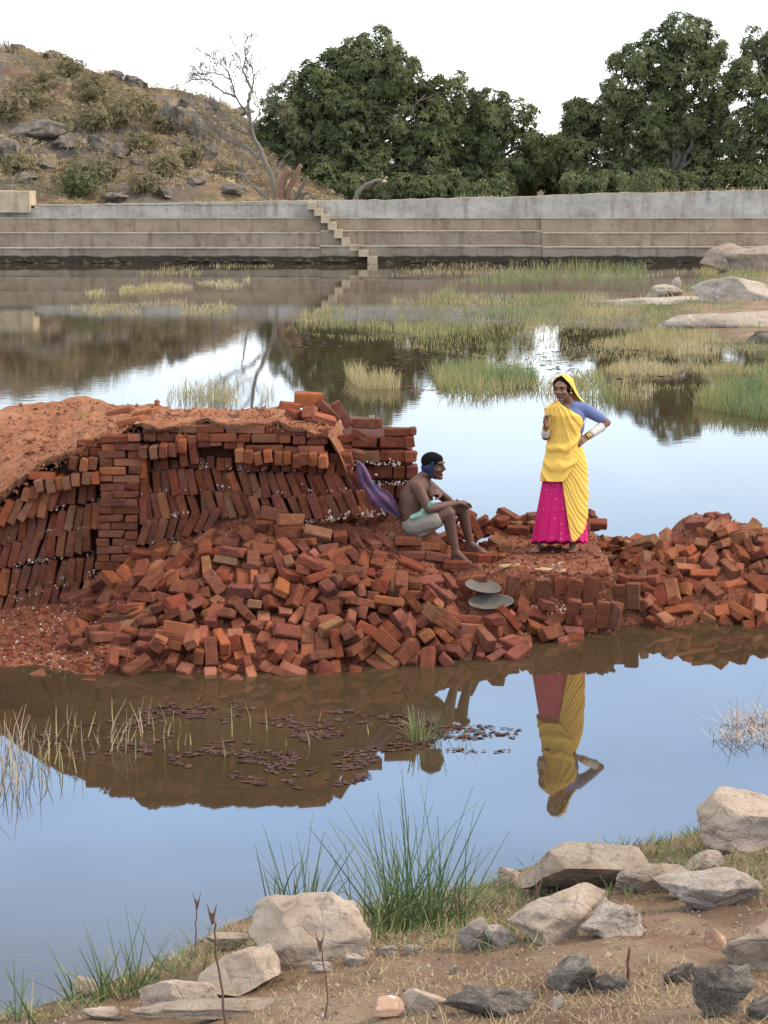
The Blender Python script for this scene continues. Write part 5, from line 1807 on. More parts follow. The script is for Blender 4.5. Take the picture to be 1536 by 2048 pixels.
prock(1462, 1640, 478, 545, .1, 'rock_grey', 'darker grey slab at the right edge near the wall', G, 503, 'boulder', depth=.6, rough=.1, cuts=12)
prock(1298, 1362, 566, 594, .02, 'rock_far', 'small low rock at the tip of the shore, left of the big boulder', G, 504, 'boulder', depth=.5, rough=.12)
prock(1343, 1362, 552, 580, .05, 'rock_far', 'little upright stone on top of the low rock', G, 505, 'boulder', depth=.6, rough=.12, sub=3)
prock(1190, 1480, 586, 612, -.02, 'rock_far', 'flat pale rock shelf running into the water', G, 506, 'boulder', depth=.25, rough=.12)
prock(1500, 1575, 660, 690, 0, 'rock_hill', 'brown stone at the right edge among marsh grass', G, 507, 'boulder', depth=.6, rough=.12)
prock(1340, 1720, 614, 662, -.03, 'rock_far', 'broad low pale rock below the big boulder', G, 508, 'boulder', depth=.35, rough=.12)

# ---- water plants on the pond
def inpoly(x, y, poly):
    r = np.zeros(len(x), bool); n = len(poly); j = n - 1
    for i in range(n):
        xi, yi = poly[i]; xj, yj = poly[j]
        c = ((yi > y) != (yj > y)) & (x < (xj - xi) * (y - yi) / (yj - yi + 1e-9) + xi)
        r ^= c; j = i
    return r
def reeds(name, label, poly, n, h0, h1, t0, t1, w=.012, clump=.25, lean=.2, seed=1, thr=-.1, fs=(.012, .05), m='reed', z=-.03):
    r = np.random.default_rng(seed)
    poly = np.array(poly, float)
    x = r.uniform(poly[:, 0].min(), poly[:, 0].max(), n * 6); y = r.uniform(poly[:, 1].min(), poly[:, 1].max(), n * 6)
    k = inpoly(x, y, poly) & (vnoise(x * fs[0], y * fs[1], 0, seed) + .5 * vnoise(x * fs[0] * 3, y * fs[1] * 3, 0, seed + 3) > thr)
    x, y = x[k][:n], y[k][:n]
    n = len(x)
    P = np.array([atz(a, b, 0)[:] for a, b in zip(x, y)]); P[:, 2] = z
    D = unit(np.stack([r.normal(0, lean, n), r.normal(0, lean, n), np.ones(n)], -1))
    Wv = unit(np.stack([np.ones(n), r.normal(0, .5, n), np.zeros(n)], -1))
    tone = np.clip(t0 + (t1 - t0) * (.5 + .5 * vnoise(x * .01, y * .03, 0, seed + 5)) + r.normal(0, .12, n), 0, 1)
    L = r.uniform(h0, h1, n) * (1 + .25 * vnoise(x * .02, y * .05, 0, seed + 9))
    bend = np.stack([r.normal(0, .15, n) * L, r.normal(0, .1, n) * L, -np.abs(r.normal(0, .06, n)) * L], -1)
    o = blades_obj(name, *quads_from(P, D, Wv, L, w * r.uniform(.7, 1.4, n), tone, bend), M[m])
    return tag(o, label, 'reeds', 'reed beds in the pond', 'stuff')
R_ = 'reeds'
reeds(R_, 'broad bed of green and straw coloured reeds across the open pond', [(540, 640), (700, 612), (870, 590), (1200, 595), (1420, 640), (1420, 668), (1200, 690), (980, 700), (760, 660)], 4600, .10, .28, .15, 1, .010, seed=1, thr=.16, fs=(.005, .07))
reeds(R_, 'thin low yellow green grass spread over the shallows of the open pond', [(560, 660), (700, 615), (900, 590), (1250, 600), (1500, 650), (1536, 760), (1250, 790), (1000, 720), (760, 690)], 7000, .03, .11, .3, 1, .012, seed=21, thr=-.1, fs=(.004, .08))
reeds(R_, 'bluish green reeds in front of the wall at right', [(860, 600), (880, 575), (1010, 545), (1020, 518), (1290, 516), (1300, 560), (1180, 600), (1000, 608)], 2100, .12, .34, .0, .6, .011, seed=2, thr=.05, fs=(.006, .05))
reeds(R_, 'straw coloured fringe of reeds along the foot of the wall', [(160, 536), (420, 530), (760, 528), (1290, 524), (1420, 540), (1290, 556), (700, 552), (300, 552)], 1100, .05, .16, .6, 1, .016, seed=3, thr=.12, fs=(.008, .09))
reeds(R_, 'straw coloured reeds in thin bands on the left of the pond', [(170, 585), (270, 572), (500, 560), (510, 572), (330, 580), (180, 592)], 1100, .08, .2, .65, 1, .018, seed=4, thr=-.3)
reeds(R_, 'sparse straw reeds left of mid pond', [(110, 615), (430, 600), (560, 612), (400, 632), (130, 630)], 700, .06, .18, .6, 1, .016, seed=5, thr=.1)
reeds(R_, 'bright green reed island before the dark tree reflection', [(690, 752), (760, 735), (960, 738), (1090, 745), (1080, 770), (880, 778), (720, 780)], 2900, .12, .36, .1, .8, .009, seed=6, thr=-.2)
reeds(R_, 'thin straw reeds standing behind the clamp', [(330, 805), (340, 780), (470, 776), (560, 786), (530, 812)], 330, .1, .34, .45, .95, .007, seed=7, thr=-.2)
reeds(R_, 'sparse reeds behind the woman', [(880, 790), (960, 772), (1300, 770), (1310, 800), (1200, 806), (960, 800)], 700, .12, .36, .3, .9, .008, seed=8, thr=.0)
reeds(R_, 'straw reed bed at right beyond the woman', [(1100, 770), (1180, 745), (1400, 712), (1536, 690), (1560, 745), (1400, 760), (1260, 785)], 2300, .1, .26, .45, .95, .009, seed=9, thr=.1, fs=(.008, .05))
reeds(R_, 'straw reeds along the right shore below the boulders', [(1180, 690), (1320, 660), (1536, 680), (1560, 712), (1380, 712)], 1900, .1, .26, .5, .95, .010, seed=10, thr=.05, fs=(.008, .05))
reeds(R_, 'lush bright green reeds at the right edge behind the heap', [(1385, 812), (1440, 790), (1560, 770), (1600, 850), (1500, 836)], 2600, .2, .45, .1, .75, .010, seed=11, thr=-.6)
reeds(R_, 'low green marsh plants below the pale boulders', [(1170, 606), (1330, 600), (1536, 608), (1536, 622), (1340, 626), (1230, 622)], 3000, .05, .14, .0, .4, .02, seed=12, thr=-.4)
reeds(R_, 'reeds between boulders and wall on the right shore', [(1390, 545), (1420, 535), (1536, 536), (1536, 560), (1400, 556)], 900, .15, .4, .2, .7, .016, seed=13, thr=-.4)
reeds(R_, 'reddish reed litter lying at the right edge of near water', [(1420, 1480), (1440, 1440), (1560, 1420), (1560, 1490), (1480, 1492)], 260, .05, .2, .6, .95, .005, lean=2.2, seed=14, thr=-.6, m='reed_dry', z=.01)
reeds(R_, 'few thin stems standing at the right edge of near water', [(1400, 1440), (1536, 1400), (1560, 1470), (1420, 1480)], 16, .08, .32, .5, .95, .005, lean=.2, seed=15, thr=-.9, m='reed_dry')
reeds(R_, 'scattered straw stems in the near water at left', [(-60, 1560), (-60, 1460), (120, 1450), (360, 1440), (390, 1500), (190, 1530), (60, 1600)], 95, .10, .30, .1, .8, .0065, lean=.14, seed=16, thr=-.7, m='reed_dry')
reeds(R_, 'dense pale stems at the left edge of near water', [(-80, 1640), (-80, 1520), (40, 1480), (120, 1530), (60, 1610)], 60, .15, .34, .6, 1, .006, lean=.12, seed=17, thr=-.9, m='reed_dry')
reeds(R_, 'single stems among the floating leaves', [(330, 1500), (480, 1440), (760, 1420), (760, 1470), (480, 1520)], 9, .08, .26, .1, .6, .008, lean=.06, seed=18, thr=-.9, m='reed_dry')
# flat floating litter and pads
def pads(name, label, poly, n, r0, r1, seed, thr, m='lily'):
    r = np.random.default_rng(seed)
    poly = np.array(poly, float)
    x = r.uniform(poly[:, 0].min(), poly[:, 0].max(), n * 5); y = r.uniform(poly[:, 1].min(), poly[:, 1].max(), n * 5)
    k = inpoly(x, y, poly) & (vnoise(x * .011, y * .045, 0, seed) + .5 * vnoise(x * .04, y * .12, 0, seed + 3) > thr)
    x, y = x[k][:n], y[k][:n]
    V, Fc, T = [], [], []
    for a, b in zip(x, y):
        p = atz(a, b, 0); R = r.uniform(r0, r1); th0 = r.uniform(0, 6.3); el = r.uniform(.55, 1)
        b0 = len(V); tx, ty = r.normal(0, .05, 2)
        V.append((p.x, p.y, .003)); 
        for q in range(9):
            an = th0 + q * (2 * math.pi - .5) / 8
            dx, dy = math.cos(an) * R * r.uniform(.85, 1.1), math.sin(an) * R * el
            V.append((p.x + dx, p.y + dy, max(.002, .004 + tx * dx + ty * dy + abs(r.normal(0, .003)))))
        Fc += [(b0, b0 + 1 + q, b0 + 2 + q) for q in range(8)]
        T += [np.clip(r.normal(.5, .25), 0, 1)] * 10
    me = mesh(name, V, Fc); vattr(me, 'tint', T)
    return tag(link(name, me, None, M[m]), label, 'floating leaves', None, 'stuff')
pads('floating_leaves', 'purple brown floating leaves spread over the near water', [(230, 1470), (300, 1410), (420, 1400), (560, 1405), (760, 1425), (900, 1450), (1020, 1470), (960, 1490), (760, 1505), (740, 1560), (640, 1582), (520, 1575), (420, 1545), (300, 1520)], 1100, .012, .03, 3, -.1)
pads('floating_leaves', 'few purple leaves drifting near the green reed tuft', [(820, 1430), (1000, 1440), (1110, 1450), (1100, 1500), (900, 1510)], 110, .01, .028, 5, .0)
pads('floating_leaves', 'scummy leaf bits around the straw reeds at left', [(0, 1480), (130, 1450), (360, 1430), (360, 1500), (100, 1520)], 120, .01, .028, 8, -.1)
pads('floating_leaves', 'brown scum around the reed beds of the open pond', [(560, 670), (760, 640), (1100, 640), (1420, 690), (1536, 740), (1250, 800), (900, 790), (640, 760)], 700, .02, .08, 9, .15)

def shore_grass(n, seed):
    r = np.random.default_rng(seed)
    Y = r.uniform(33, 78, n); X = r.uniform(6, 20, n)
    h = spit_h(X, Y)
    k = (h > -.02) & (vnoise(X * .9, Y * .35, 0, seed) > -.25)
    X, Y, h = X[k], Y[k], h[k]; n = len(X)
    P = np.stack([X, Y, h - .01], -1)
    D = unit(np.stack([r.normal(0, .35, n), r.normal(0, .35, n), np.ones(n)], -1))
    Wv = unit(np.stack([np.ones(n), r.normal(0, .4, n), np.zeros(n)], -1))
    tone = np.clip(.35 + .45 * vnoise(X * .5, Y * .25, 0, 5) + r.normal(0, .12, n), 0, 1)
    o = blades_obj('shore_grass', *quads_from(P, D, Wv, r.uniform(.05, .2, n), np.full(n, .022), tone), M['reed'])
    tag(o, 'short green and straw grass on the far right shore', 'grass', None, 'stuff')
shore_grass(16000, 91)
# ------------------------------------------------------------------ the near bank
_BS = [(-700, 2290), (-300, 2130), (0, 2030), (60, 2005), (190, 1968), (300, 1930), (400, 1880), (520, 1838), (760, 1800), (960, 1768), (1060, 1745), (1280, 1704), (1420, 1672), (1536, 1625), (1800, 1540), (2400, 1400)]
BSH = [(p.x, p.y) for p in (atz(x, y, 0) for x, y in _BS)]
def bank_h(X, Y):
    X = np.asarray(X, float); Y = np.asarray(Y, float)
    d = (ip(X, BSH) - Y) / 1.17 + .10 * fbm(X * 1.6, Y * 1.6, 0, 3, 81)
    z = np.where(d < 0, d * .5, .20 * d + .035 * ss(0, .25, d))
    z = z + ss(0, .3, d) * (.05 * fbm(X * 1.1, Y * 1.1, 0, 4, 83) + .014 * fbm(X * 9, Y * 9, 0, 3, 84))
    # a low earth step below the path
    z = z + .05 * ss(.95, 1.1, d) * ss(-.9, -.2, X)
    return np.maximum(z, -.6)
def bank_at(x, y):
    d = ray(x, y)
    for Y in np.arange(4.0, 16, .015):
        t = Y / d[1]; z = H + d[2] * t
        if z <= float(bank_h(d[0] * t, Y)): return Vector((d[0] * t, Y, z))
    return atz(x, y, 0)
bk = tagS(link('bank', gridmesh('bank', np.concatenate([np.arange(-9, -3.0, .12), np.arange(-3.0, 4.0, .025), np.arange(4.0, 9, .12)]), np.concatenate([np.arange(-3, 5.9, .15), np.arange(5.9, 13.6, .025)]), bank_h), None, M['bank']))

G = 'rocks on the near bank'
def brock(x0, x1, y0, y1, m, label, seed, depth=.75, sink=.5, rot=0, cat='rock', foot=None, **kw):
    p = bank_at((x0 + x1) / 2, min(foot or y1, 2046) if y1 < 2046 else 2044)
    ppm = F / (p.y * CT + (H - p.z) * ST)
    w = (x1 - x0) / ppm; h = max(.05, (y1 - y0) / ppm - w * depth * .10)
    d = w * depth
    kw.setdefault('rough', .075); kw.setdefault('sub', 5); kw.setdefault('cuts', 16); kw.setdefault('cut_lo', .38); kw.setdefault('cut_hi', .74); kw.setdefault('freq', 1.7)
    hz = h * (1 + sink)
    c = Vector((p.x, p.y + d * .45, p.z + d * .05 + h - hz * .5))
    kw['foot'] = True
    return rock('rock', c, (w * 1.12, d * 1.05, hz * 1.16), seed, m, label, G, (0, 0, rot), cat, **kw)
brock(500, 755, 1798, 1925, 'rock_beige', 'largest beige boulder on the bank, between the two rush clumps', 601, .7, .3, cuts=9, cut_lo=.5)
brock(400, 595, 1902, 1988, 'rock_beige', 'beige rock leaning against the lower left of the largest boulder', 602, .7)
brock(245, 418, 1962, 2044, 'rock_beige', 'beige rock beside the left rush clump, near the bottom edge', 603, .7)
brock(1046, 1288, 1690, 1795, 'rock_grey', 'sharp edged grey boulder at the water right of the big rushes', 604, .8, .3, cuts=8, cut_lo=.45, rough=.05)
brock(1012, 1250, 1784, 1885, 'rock_beige', 'broad low beige boulder in front of the sharp edged grey boulder', 605, .6, .4, rough=.08)
brock(1246, 1382, 1734, 1788, 'rock_grey', 'grey wedge shaped stone right of the sharp edged boulder', 606, .6, cuts=9, cut_lo=.45)
brock(1356, 1475, 1708, 1755, 'rock_beige', 'low rounded beige stone in the grass right of the wedge stone', 607, .6)
brock(1424, 1660, 1590, 1695, 'rock_beige', 'big beige boulder at the right edge by the water', 608, .7, .25, cuts=9)
brock(978, 1058, 1734, 1780, 'rock_beige', 'small beige stone at the water left of the sharp edged boulder', 609, .6, sub=4)
brock(903, 1000, 1838, 1902, 'rock_pale', 'whitish broken stone below the big rush clump', 610, .6, rough=.16, sub=4)
brock(975, 1040, 1848, 1892, 'rock_pale', 'small pale stone between the whitish broken stone and the broad boulder', 611, .6, rough=.12, sub=4)
brock(1130, 1330, 1800, 1872, 'rock_pale', 'flat pale slab lying in the bank behind the path', 612, .5, .5, rough=.12)
brock(1290, 1560, 1752, 1822, 'rock_pale', 'long pale ledge of rock at the right end of the bank', 613, .4, .5, rough=.13)
brock(1445, 1640, 1836, 1940, 'rock_grey', 'pale grey rock at the right edge above the path', 614, .6)
brock(1400, 1462, 1858, 1900, 'rock_red', 'reddish stone left of the pale grey rock at the right edge', 615, .6, sub=4)
brock(1082, 1215, 1908, 1992, 'rock_dark', 'dark jagged rock rising in the middle of the foreground path', 616, .6, rough=.17, layers=.03)
brock(1180, 1270, 1950, 1990, 'rock_dark', 'low dark stone trailing right of the jagged foreground rock', 617, .5, rough=.15, sub=4)
brock(885, 1085, 1975, 2040, 'rock_dark', 'long low dark grey rock left of the jagged rock', 618, .45, rough=.14, layers=.02)
brock(1368, 1500, 1905, 2046, 'rock_dark', 'tallest dark craggy rock in the lower right corner', 619, .7, .3, rough=.18, layers=.03)
brock(1335, 1405, 1922, 1968, 'rock_dark', 'small dark stone left of the tallest craggy rock', 620, .6, rough=.15, sub=4)
brock(788, 896, 1972, 2034, 'rock_beige', 'plain beige stone left of the long dark rock', 621, .6)
brock(290, 600, 2018, 2046, 'rock_grey', 'flat grey ledge along the bottom edge at left', 622, .3, .5, rough=.12)
brock(735, 835, 2005, 2046, 'rock_red', 'reddish brown stone at the bottom edge, mid picture', 623, .6, .4)
brock(752, 805, 1888, 1916, 'rock_pale', 'left one of two chalky lumps under the big rush clump', 624, .6, rough=.16, sub=4)
brock(800, 852, 1892, 1912, 'rock_pale', 'right one of two chalky lumps under the big rush clump', 625, .6, rough=.16, sub=4)
brock(138, 212, 1958, 1998, 'rock_beige', 'small beige stone half hidden in the left rush clump', 626, .6, sub=4)
brock(390, 520, 1868, 1905, 'rock_grey', 'flat grey stone in shallow water left of the largest boulder', 627, .5, .4)
brock(612, 668, 1918, 1950, 'rock_pale', 'pale chip of stone at the foot of the largest boulder', 628, .6, sub=4)
brock(680, 740, 1905, 1935, 'rock_pale', 'pale flat stone at the right foot of the largest boulder', 629, .6, sub=4)
brock(150, 260, 2020, 2046, 'rock_beige', 'beige stone at the bottom edge left of the dark ledge', 630, .5, sub=4)
brock(1330, 1420, 1762, 1800, 'rock_pale', 'pale stub of rock behind the long ledge', 631, .5, sub=4)
brock(1095, 1130, 1995, 2022, 'rock_pale', 'small pale stone below the jagged dark rock', 632, .6, sub=4)
brock(895, 930, 1932, 1950, 'rock_beige', 'little stone lying alone on the dirt path', 633, .6, sub=3)
brock(1490, 1600, 1985, 2046, 'rock_dark', 'dark brown rock in the lower right corner beside the tallest crag', 634, .6, rough=.15)

# ---- rush clumps
def clump(name, x, y, n, hlo, hhi, spread, base_r, label, seed, tone=(.1, .5), dry=.15, water=False, lean=(0, 0), wd=.0095, group='rush clumps in and beside the near water'):
    r = np.random.default_rng(seed)
    b = atz(x, y, 0) if water else bank_at(x, y)
    t = empty(name, b, label, 'rushes', group)
    for part, nn, mt, tn, hh, sp in (('green_blades', int(n * (1 - dry)), 'rush', tone, (hlo, hhi), spread), ('dry_blades', max(3, int(n * dry)), 'rush', (.75, 1.0), (hlo * .5, hhi * .62), spread * 1.9)):
        P = np.stack([r.normal(0, base_r, nn), r.normal(0, base_r * .6, nn), np.full(nn, -.05)], -1)
        out = unit(P + 1e-4) * np.array([1, 1, 0])
        D = unit(np.stack([r.normal(lean[0], sp, nn), r.normal(lean[1], sp * .7, nn), np.ones(nn)], -1) + out * .12)
        L = r.uniform(hh[0], hh[1], nn) * np.where(r.random(nn) < .25, .6, 1)
        cv = np.where(r.random(nn) < .3, r.uniform(.25, .6, nn), r.uniform(0, .08, nn))
        segs = 7
        V, Fc, T = [], [], []
        for i in range(nn):
            side = unit(np.array([1, r.normal(0, .4), 0]))
            hd = unit(D[i] * np.array([1, 1, 0]) + 1e-5)
            b0 = len(V)
            tn_ = np.clip(r.uniform(*tn), 0, 1)
            w0 = wd * r.uniform(.7, 1.35)
            dep = unit(np.cross(side, D[i])) * w0 * .45
            for s in range(segs + 1):
                f = s / segs
                p = P[i] + D[i] * L[i] * f + hd * cv[i] * L[i] * f * f * .8 - np.array([0, 0, 1]) * cv[i] * L[i] * f ** 2.4 * .75
                w = w0 * (1 - .75 * f) * .5
                V += [p - side * w, p + side * w, p + dep * (1 - .7 * f)]
                T += [min(1, tn_ + (.3 if f > .93 else 0))] * 3
            for s in range(segs):
                q = b0 + 3 * s
                Fc += [(q, q + 1, q + 4, q + 3), (q + 1, q + 2, q + 5, q + 4), (q + 2, q, q + 3, q + 5)]
        blades_obj(part, V, Fc, T, M[mt], t, 'stuff')
    return t
clump('rush_clump', 600, 1822, 44, .28, .60, .22, .07, 'stiff sparse rush clump standing behind the largest beige boulder', 701, (.1, .5), .12)
clump('rush_clump', 545, 1815, 14, .2, .42, .5, .05, 'thin splayed rushes left of the sparse clump', 702, (.1, .4), .15)
clump('rush_clump', 825, 1862, 200, .28, .84, .29, .12, 'biggest rush clump, tall arching blades by the water in mid foreground', 703, (.0, .5), .16)
clump('rush_clump', 775, 1870, 40, .15, .45, .6, .1, 'low splayed rushes at the left foot of the biggest clump', 704, (.1, .6), .3)
clump('rush_clump', 915, 1840, 40, .15, .42, .55, .1, 'low splayed rushes at the right foot of the biggest clump', 705, (.1, .6), .3)
clump('rush_clump', 235, 1995, 110, .15, .50, .35, .09, 'rush clump at the lower left by the small stone', 706, (.05, .55), .2)
clump('rush_clump', 40, 2040, 40, .1, .42, .45, .1, 'rushes at the bottom left corner', 707, (.05, .55), .3)
clump('rush_clump', 380, 1940, 26, .12, .36, .9, .06, 'sprawling rushes in the shallows left of the beige rocks', 708, (.1, .8), .3)
clump('rush_clump', 836, 1482, 44, .18, .34, .09, .022, 'tight pale green tuft of cut stems standing in the near water', 709, (.45, .85), .15, True, wd=.013)
clump('rush_clump', 878, 1476, 16, .1, .40, .2, .03, 'tall thin green stems just right of the cut tuft in the water', 710, (.1, .5), .2, True, wd=.006)
clump('rush_clump', 925, 1492, 10, .1, .25, .35, .03, 'sparse leaning stems rightmost of the tufts in the water', 711, (.2, .7), .3, True, wd=.006)
clump('rush_clump', 1385, 1700, 34, .05, .2, .4, .10, 'short green grass tuft by the boulder at the right edge', 712, (.1, .6), .3, wd=.006, group=None)
clump('rush_clump', 1150, 1720, 24, .04, .16, .5, .16, 'short grass fringing the back of the sharp edged boulder', 713, (.1, .7), .3, wd=.005, group=None)

# ---- short grass and dry litter over the bank
def bank_grass(name, label, n, region, m, h, seed, thr, tone, lean=.6, w=.006, fs=2.0):
    r = np.random.default_rng(seed)
    x = r.uniform(region[0], region[1], n * 3); y = r.uniform(region[2], region[3], n * 3)
    P = []
    X = r.uniform(-2.6, 3.6, n * 4); Y = r.uniform(6.0, 12.6, n * 4)
    h0 = bank_h(X, Y)
    px, py = CX + F * X / (Y * CT + (H - h0) * ST), CY - F * (Y * ST + (h0 - H) * CT) / (Y * CT + (H - h0) * ST)
    k = (h0 > .0) & (px > region[0]) & (px < region[1]) & (py > region[2]) & (py < region[3]) & (fbm(X * fs, Y * fs, 0, 3, seed) > thr)
    X, Y, h0 = X[k][:n], Y[k][:n], h0[k][:n]
    n = len(X)
    P = np.stack([X, Y, h0 - .006], -1)
    D = unit(np.stack([r.normal(0, lean, n), r.normal(0, lean, n), np.ones(n)], -1))
    Wv = unit(np.stack([np.ones(n), r.normal(0, .6, n), np.zeros(n)], -1))
    L = r.uniform(h[0], h[1], n)
    bend = np.stack([r.normal(0, .3, n) * L, r.normal(0, .3, n) * L, -np.abs(r.normal(0, .25, n)) * L], -1)
    T = np.clip(r.uniform(tone[0], tone[1], n), 0, 1)
    o = blades_obj(name, *quads_from(P, D, Wv, L, w * r.uniform(.6, 1.3, n), T, bend), M[m])
    return tag(o, label, 'grass', 'grass on the near bank', 'stuff')
bank_grass('dry_grass', 'dry straw litter lying over the near bank', 20000, (-100, 1700, 1700, 2100), 'dry_grass', (.02, .09), 801, .05, (0, .8), 1.3, .004)
bank_grass('dry_grass', 'dry straw stubble along the bottom of the photo', 22000, (500, 1700, 1930, 2100), 'dry_grass', (.012, .045), 802, -.25, (.2, .95), 1.0, .0045)
bank_grass('green_grass', 'short green grass along the water edge of the bank', 9500, (900, 1700, 1640, 1800), 'rush', (.03, .12), 803, -.15, (.1, .9), .5, .005)
bank_grass('green_grass', 'matted green grass at the foot of the rushes', 8000, (500, 1080, 1770, 1910), 'rush', (.03, .13), 804, -.3, (.1, 1.0), .8, .005)
bank_grass('green_grass', 'matted grass on the lower left shore', 7500, (-100, 540, 1860, 2100), 'rush', (.03, .12), 805, -.2, (.2, 1.0), .8, .005)
bank_grass('green_grass', 'thin grass between the pale rocks at right', 4200, (1050, 1700, 1720, 1880), 'dry_grass', (.02, .09), 806, -.1, (.5, 1.0), .7, .004)
# gravel and clods of the bank
IT = []
for _ in range(6400):
    X, Y = rb.uniform(-2.4, 3.2), rb.uniform(6.2, 12.0)
    z = float(bank_h(X, Y))
    if z < .01: continue
    IT.append((Vector((X, Y, z + .002)), rb.uniform(.003, .012) * (2.2 if rb.random() < .05 else 1)))
g = chips('gravel', IT[:3000], None, M['rock_beige']); tag(g, 'small stones scattered over the near bank', 'gravel')
g = chips('clods', IT[3000:], None, M['bank']); tag(g, 'clods of earth on the near bank', 'earth clods')
# dead stalks
def stalk(x, y, pts, label, r=.006, seedhead=True):
    b = bank_at(x, y)
    P = [atY(a, c, b.y - .02) - b for a, c in pts]
    t = empty('dry_stalk', b, label, 'dry stalk', 'dead stalks on the near bank')
    Q, R = [], []
    for i in range(len(P) - 1):
        for k in range(4):
            Q.append(P[i].lerp(P[i + 1], k / 4) + Vector((rt.gauss(0, .002), rt.gauss(0, .004), 0))); R.append(r * (1 - .5 * (i + k / 4) / len(P)))
    Q.append(P[-1]); R.append(r * .4)
    link('stem', mesh('stem', *tube_mesh([(Q, R)], 6), True), t, M['twig'])
    if seedhead:
        pp = []
        for s in (-1, 1, -.5, .6):
            q = P[-1] + Vector((s * .02, 0, .04 * (1 if abs(s) == 1 else .2)))
            pp.append(([P[-1] - Vector((0, 0, .05)), P[-1] + Vector((s * .008, 0, -.01)), q], [r * .7, r * .9, r * .3]))
        link('seed_head', mesh('seed_head', *tube_mesh(pp, 5), True), t, M['twig'])
stalk(450, 2046, [(452, 2048), (444, 1985), (432, 1910), (430, 1850), (424, 1826)], 'tall reddish dead stalk with a forked tip at lower left')
stalk(1255, 1962, [(1254, 1962), (1256, 1930), (1259, 1894)], 'short stubby dead stalk on the foreground path', .008, False)
stalk(652, 2035, [(650, 2036), (655, 1990), (648, 1925), (640, 1880)], 'thin forked dead stalk in front of the largest boulder', .004)
stalk(1082, 1872, [(1078, 1872), (1075, 1830), (1072, 1790), (1076, 1770)], 'bleached forked twig before the broad beige boulder', .004)
stalk(395, 1905, [(390, 1890), (392, 1850), (394, 1800)], 'pale thin stalk rising from the shallows at left', .004)
stalk(930, 1905, [(918, 1835), (912, 1800), (906, 1780)], 'broken straw coloured stalk among the low rushes', .005, False)
# ------------------------------------------------------------------ people
M['skin_w'] = plain('warm brown skin', (.19, .085, .048), .6, 25, .12, .1, .002, .4)
M['skin_m'] = plain('dark brown skin', (.105, .043, .026), .65, 18, .25, .15, .003, .4)
M['hair'] = plain('black hair', (.010, .008, .008), .95, 60, .3, .6, .005, .05)
M['sari'] = plain('yellow sari cloth', (.72, .42, .08), .85, 60, .06, .25, .002, .2)
M['blouse'] = plain('blue blouse cloth', (.125, .15, .28), .85, 60, .12, .2, .002, .2)
M['cuff'] = plain('ivory arm cuff', (.62, .55, .47), .5, 40, .1, .1, .001)
M['gold'] = plain('brass', (.65, .42, .12), .35, 40, .1, .1, .001, .6); M['gold'].node_tree.nodes['Principled BSDF'].inputs['Metallic'].default_value = .8
M['eye'] = plain('eye white', (.15, .11, .085), .5, 40, .05)
M['teeth'] = plain('teeth', (.75, .72, .66), .35, 40, .05)
M['lip'] = plain('lip', (.13, .045, .035), .45, 40, .1)
M['shorts'] = plain('greyish white cotton', (.27, .225, .175), .95, 18, .3, .4, .006, .1)
M['green_cloth'] = plain('pale green cloth', (.24, .38, .29), .9, 22, .25, .3, .004, .1)
M['blue_scarf'] = plain('dark blue head cloth', (.022, .032, .075), .9, 30, .3, .4, .004, .1)
t = NT('magenta skirt with gold dots')
uv = t.n('ShaderNodeAttribute'); uv.attribute_name = 'suv'
v = t.n('ShaderNodeTexVoronoi'); v.inputs['Scale'].default_value = 1.0; v.inputs['Randomness'].default_value = .25
t.l(uv.outputs['Vector'], v.inputs['Vector'])
c = t.mix(t.noise(9, 4, .6), (.58, .012, .13), (.46, .008, .10))
c = t.mix(t.math('MULTIPLY', t.ramp(v.outputs['Distance'], [(.10, (1, 1, 1)), (.17, (0, 0, 0))]), .75), c, (.72, .27, .08))
M['skirt'] = t.done(c, .7, t.bump(t.noise(80, 3), .2, .002), .2)
t = NT('patterned purple cloth')
a = t.noise(26, 3, .5, dist=1.2); b_ = t.noise(15, 4, .6, dist=1.0)
c = t.ramp(a, [(.32, (.035, .04, .09)), (.44, (.085, .06, .10)), (.52, (.19, .035, .06)), (.58, (.09, .07, .115)), (.68, (.03, .085, .115))])
c = t.mix(t.step(b_, .55, .62), c, (.035, .055, .12))
M['cloth'] = t.done(c, .9, t.bump(t.noise(50, 4), .4, .004), .1)
M['pan'] = plain('worn grey metal', (.15, .125, .10), .75, 14, .6, .5, .004, .3); M['pan'].node_tree.nodes['Principled BSDF'].inputs['Metallic'].default_value = .2
M['sole'] = plain('tan rubber', (.42, .25, .12), .8, 20, .3)
M['strap'] = plain('brown strap', (.20, .10, .06), .7, 20, .3)

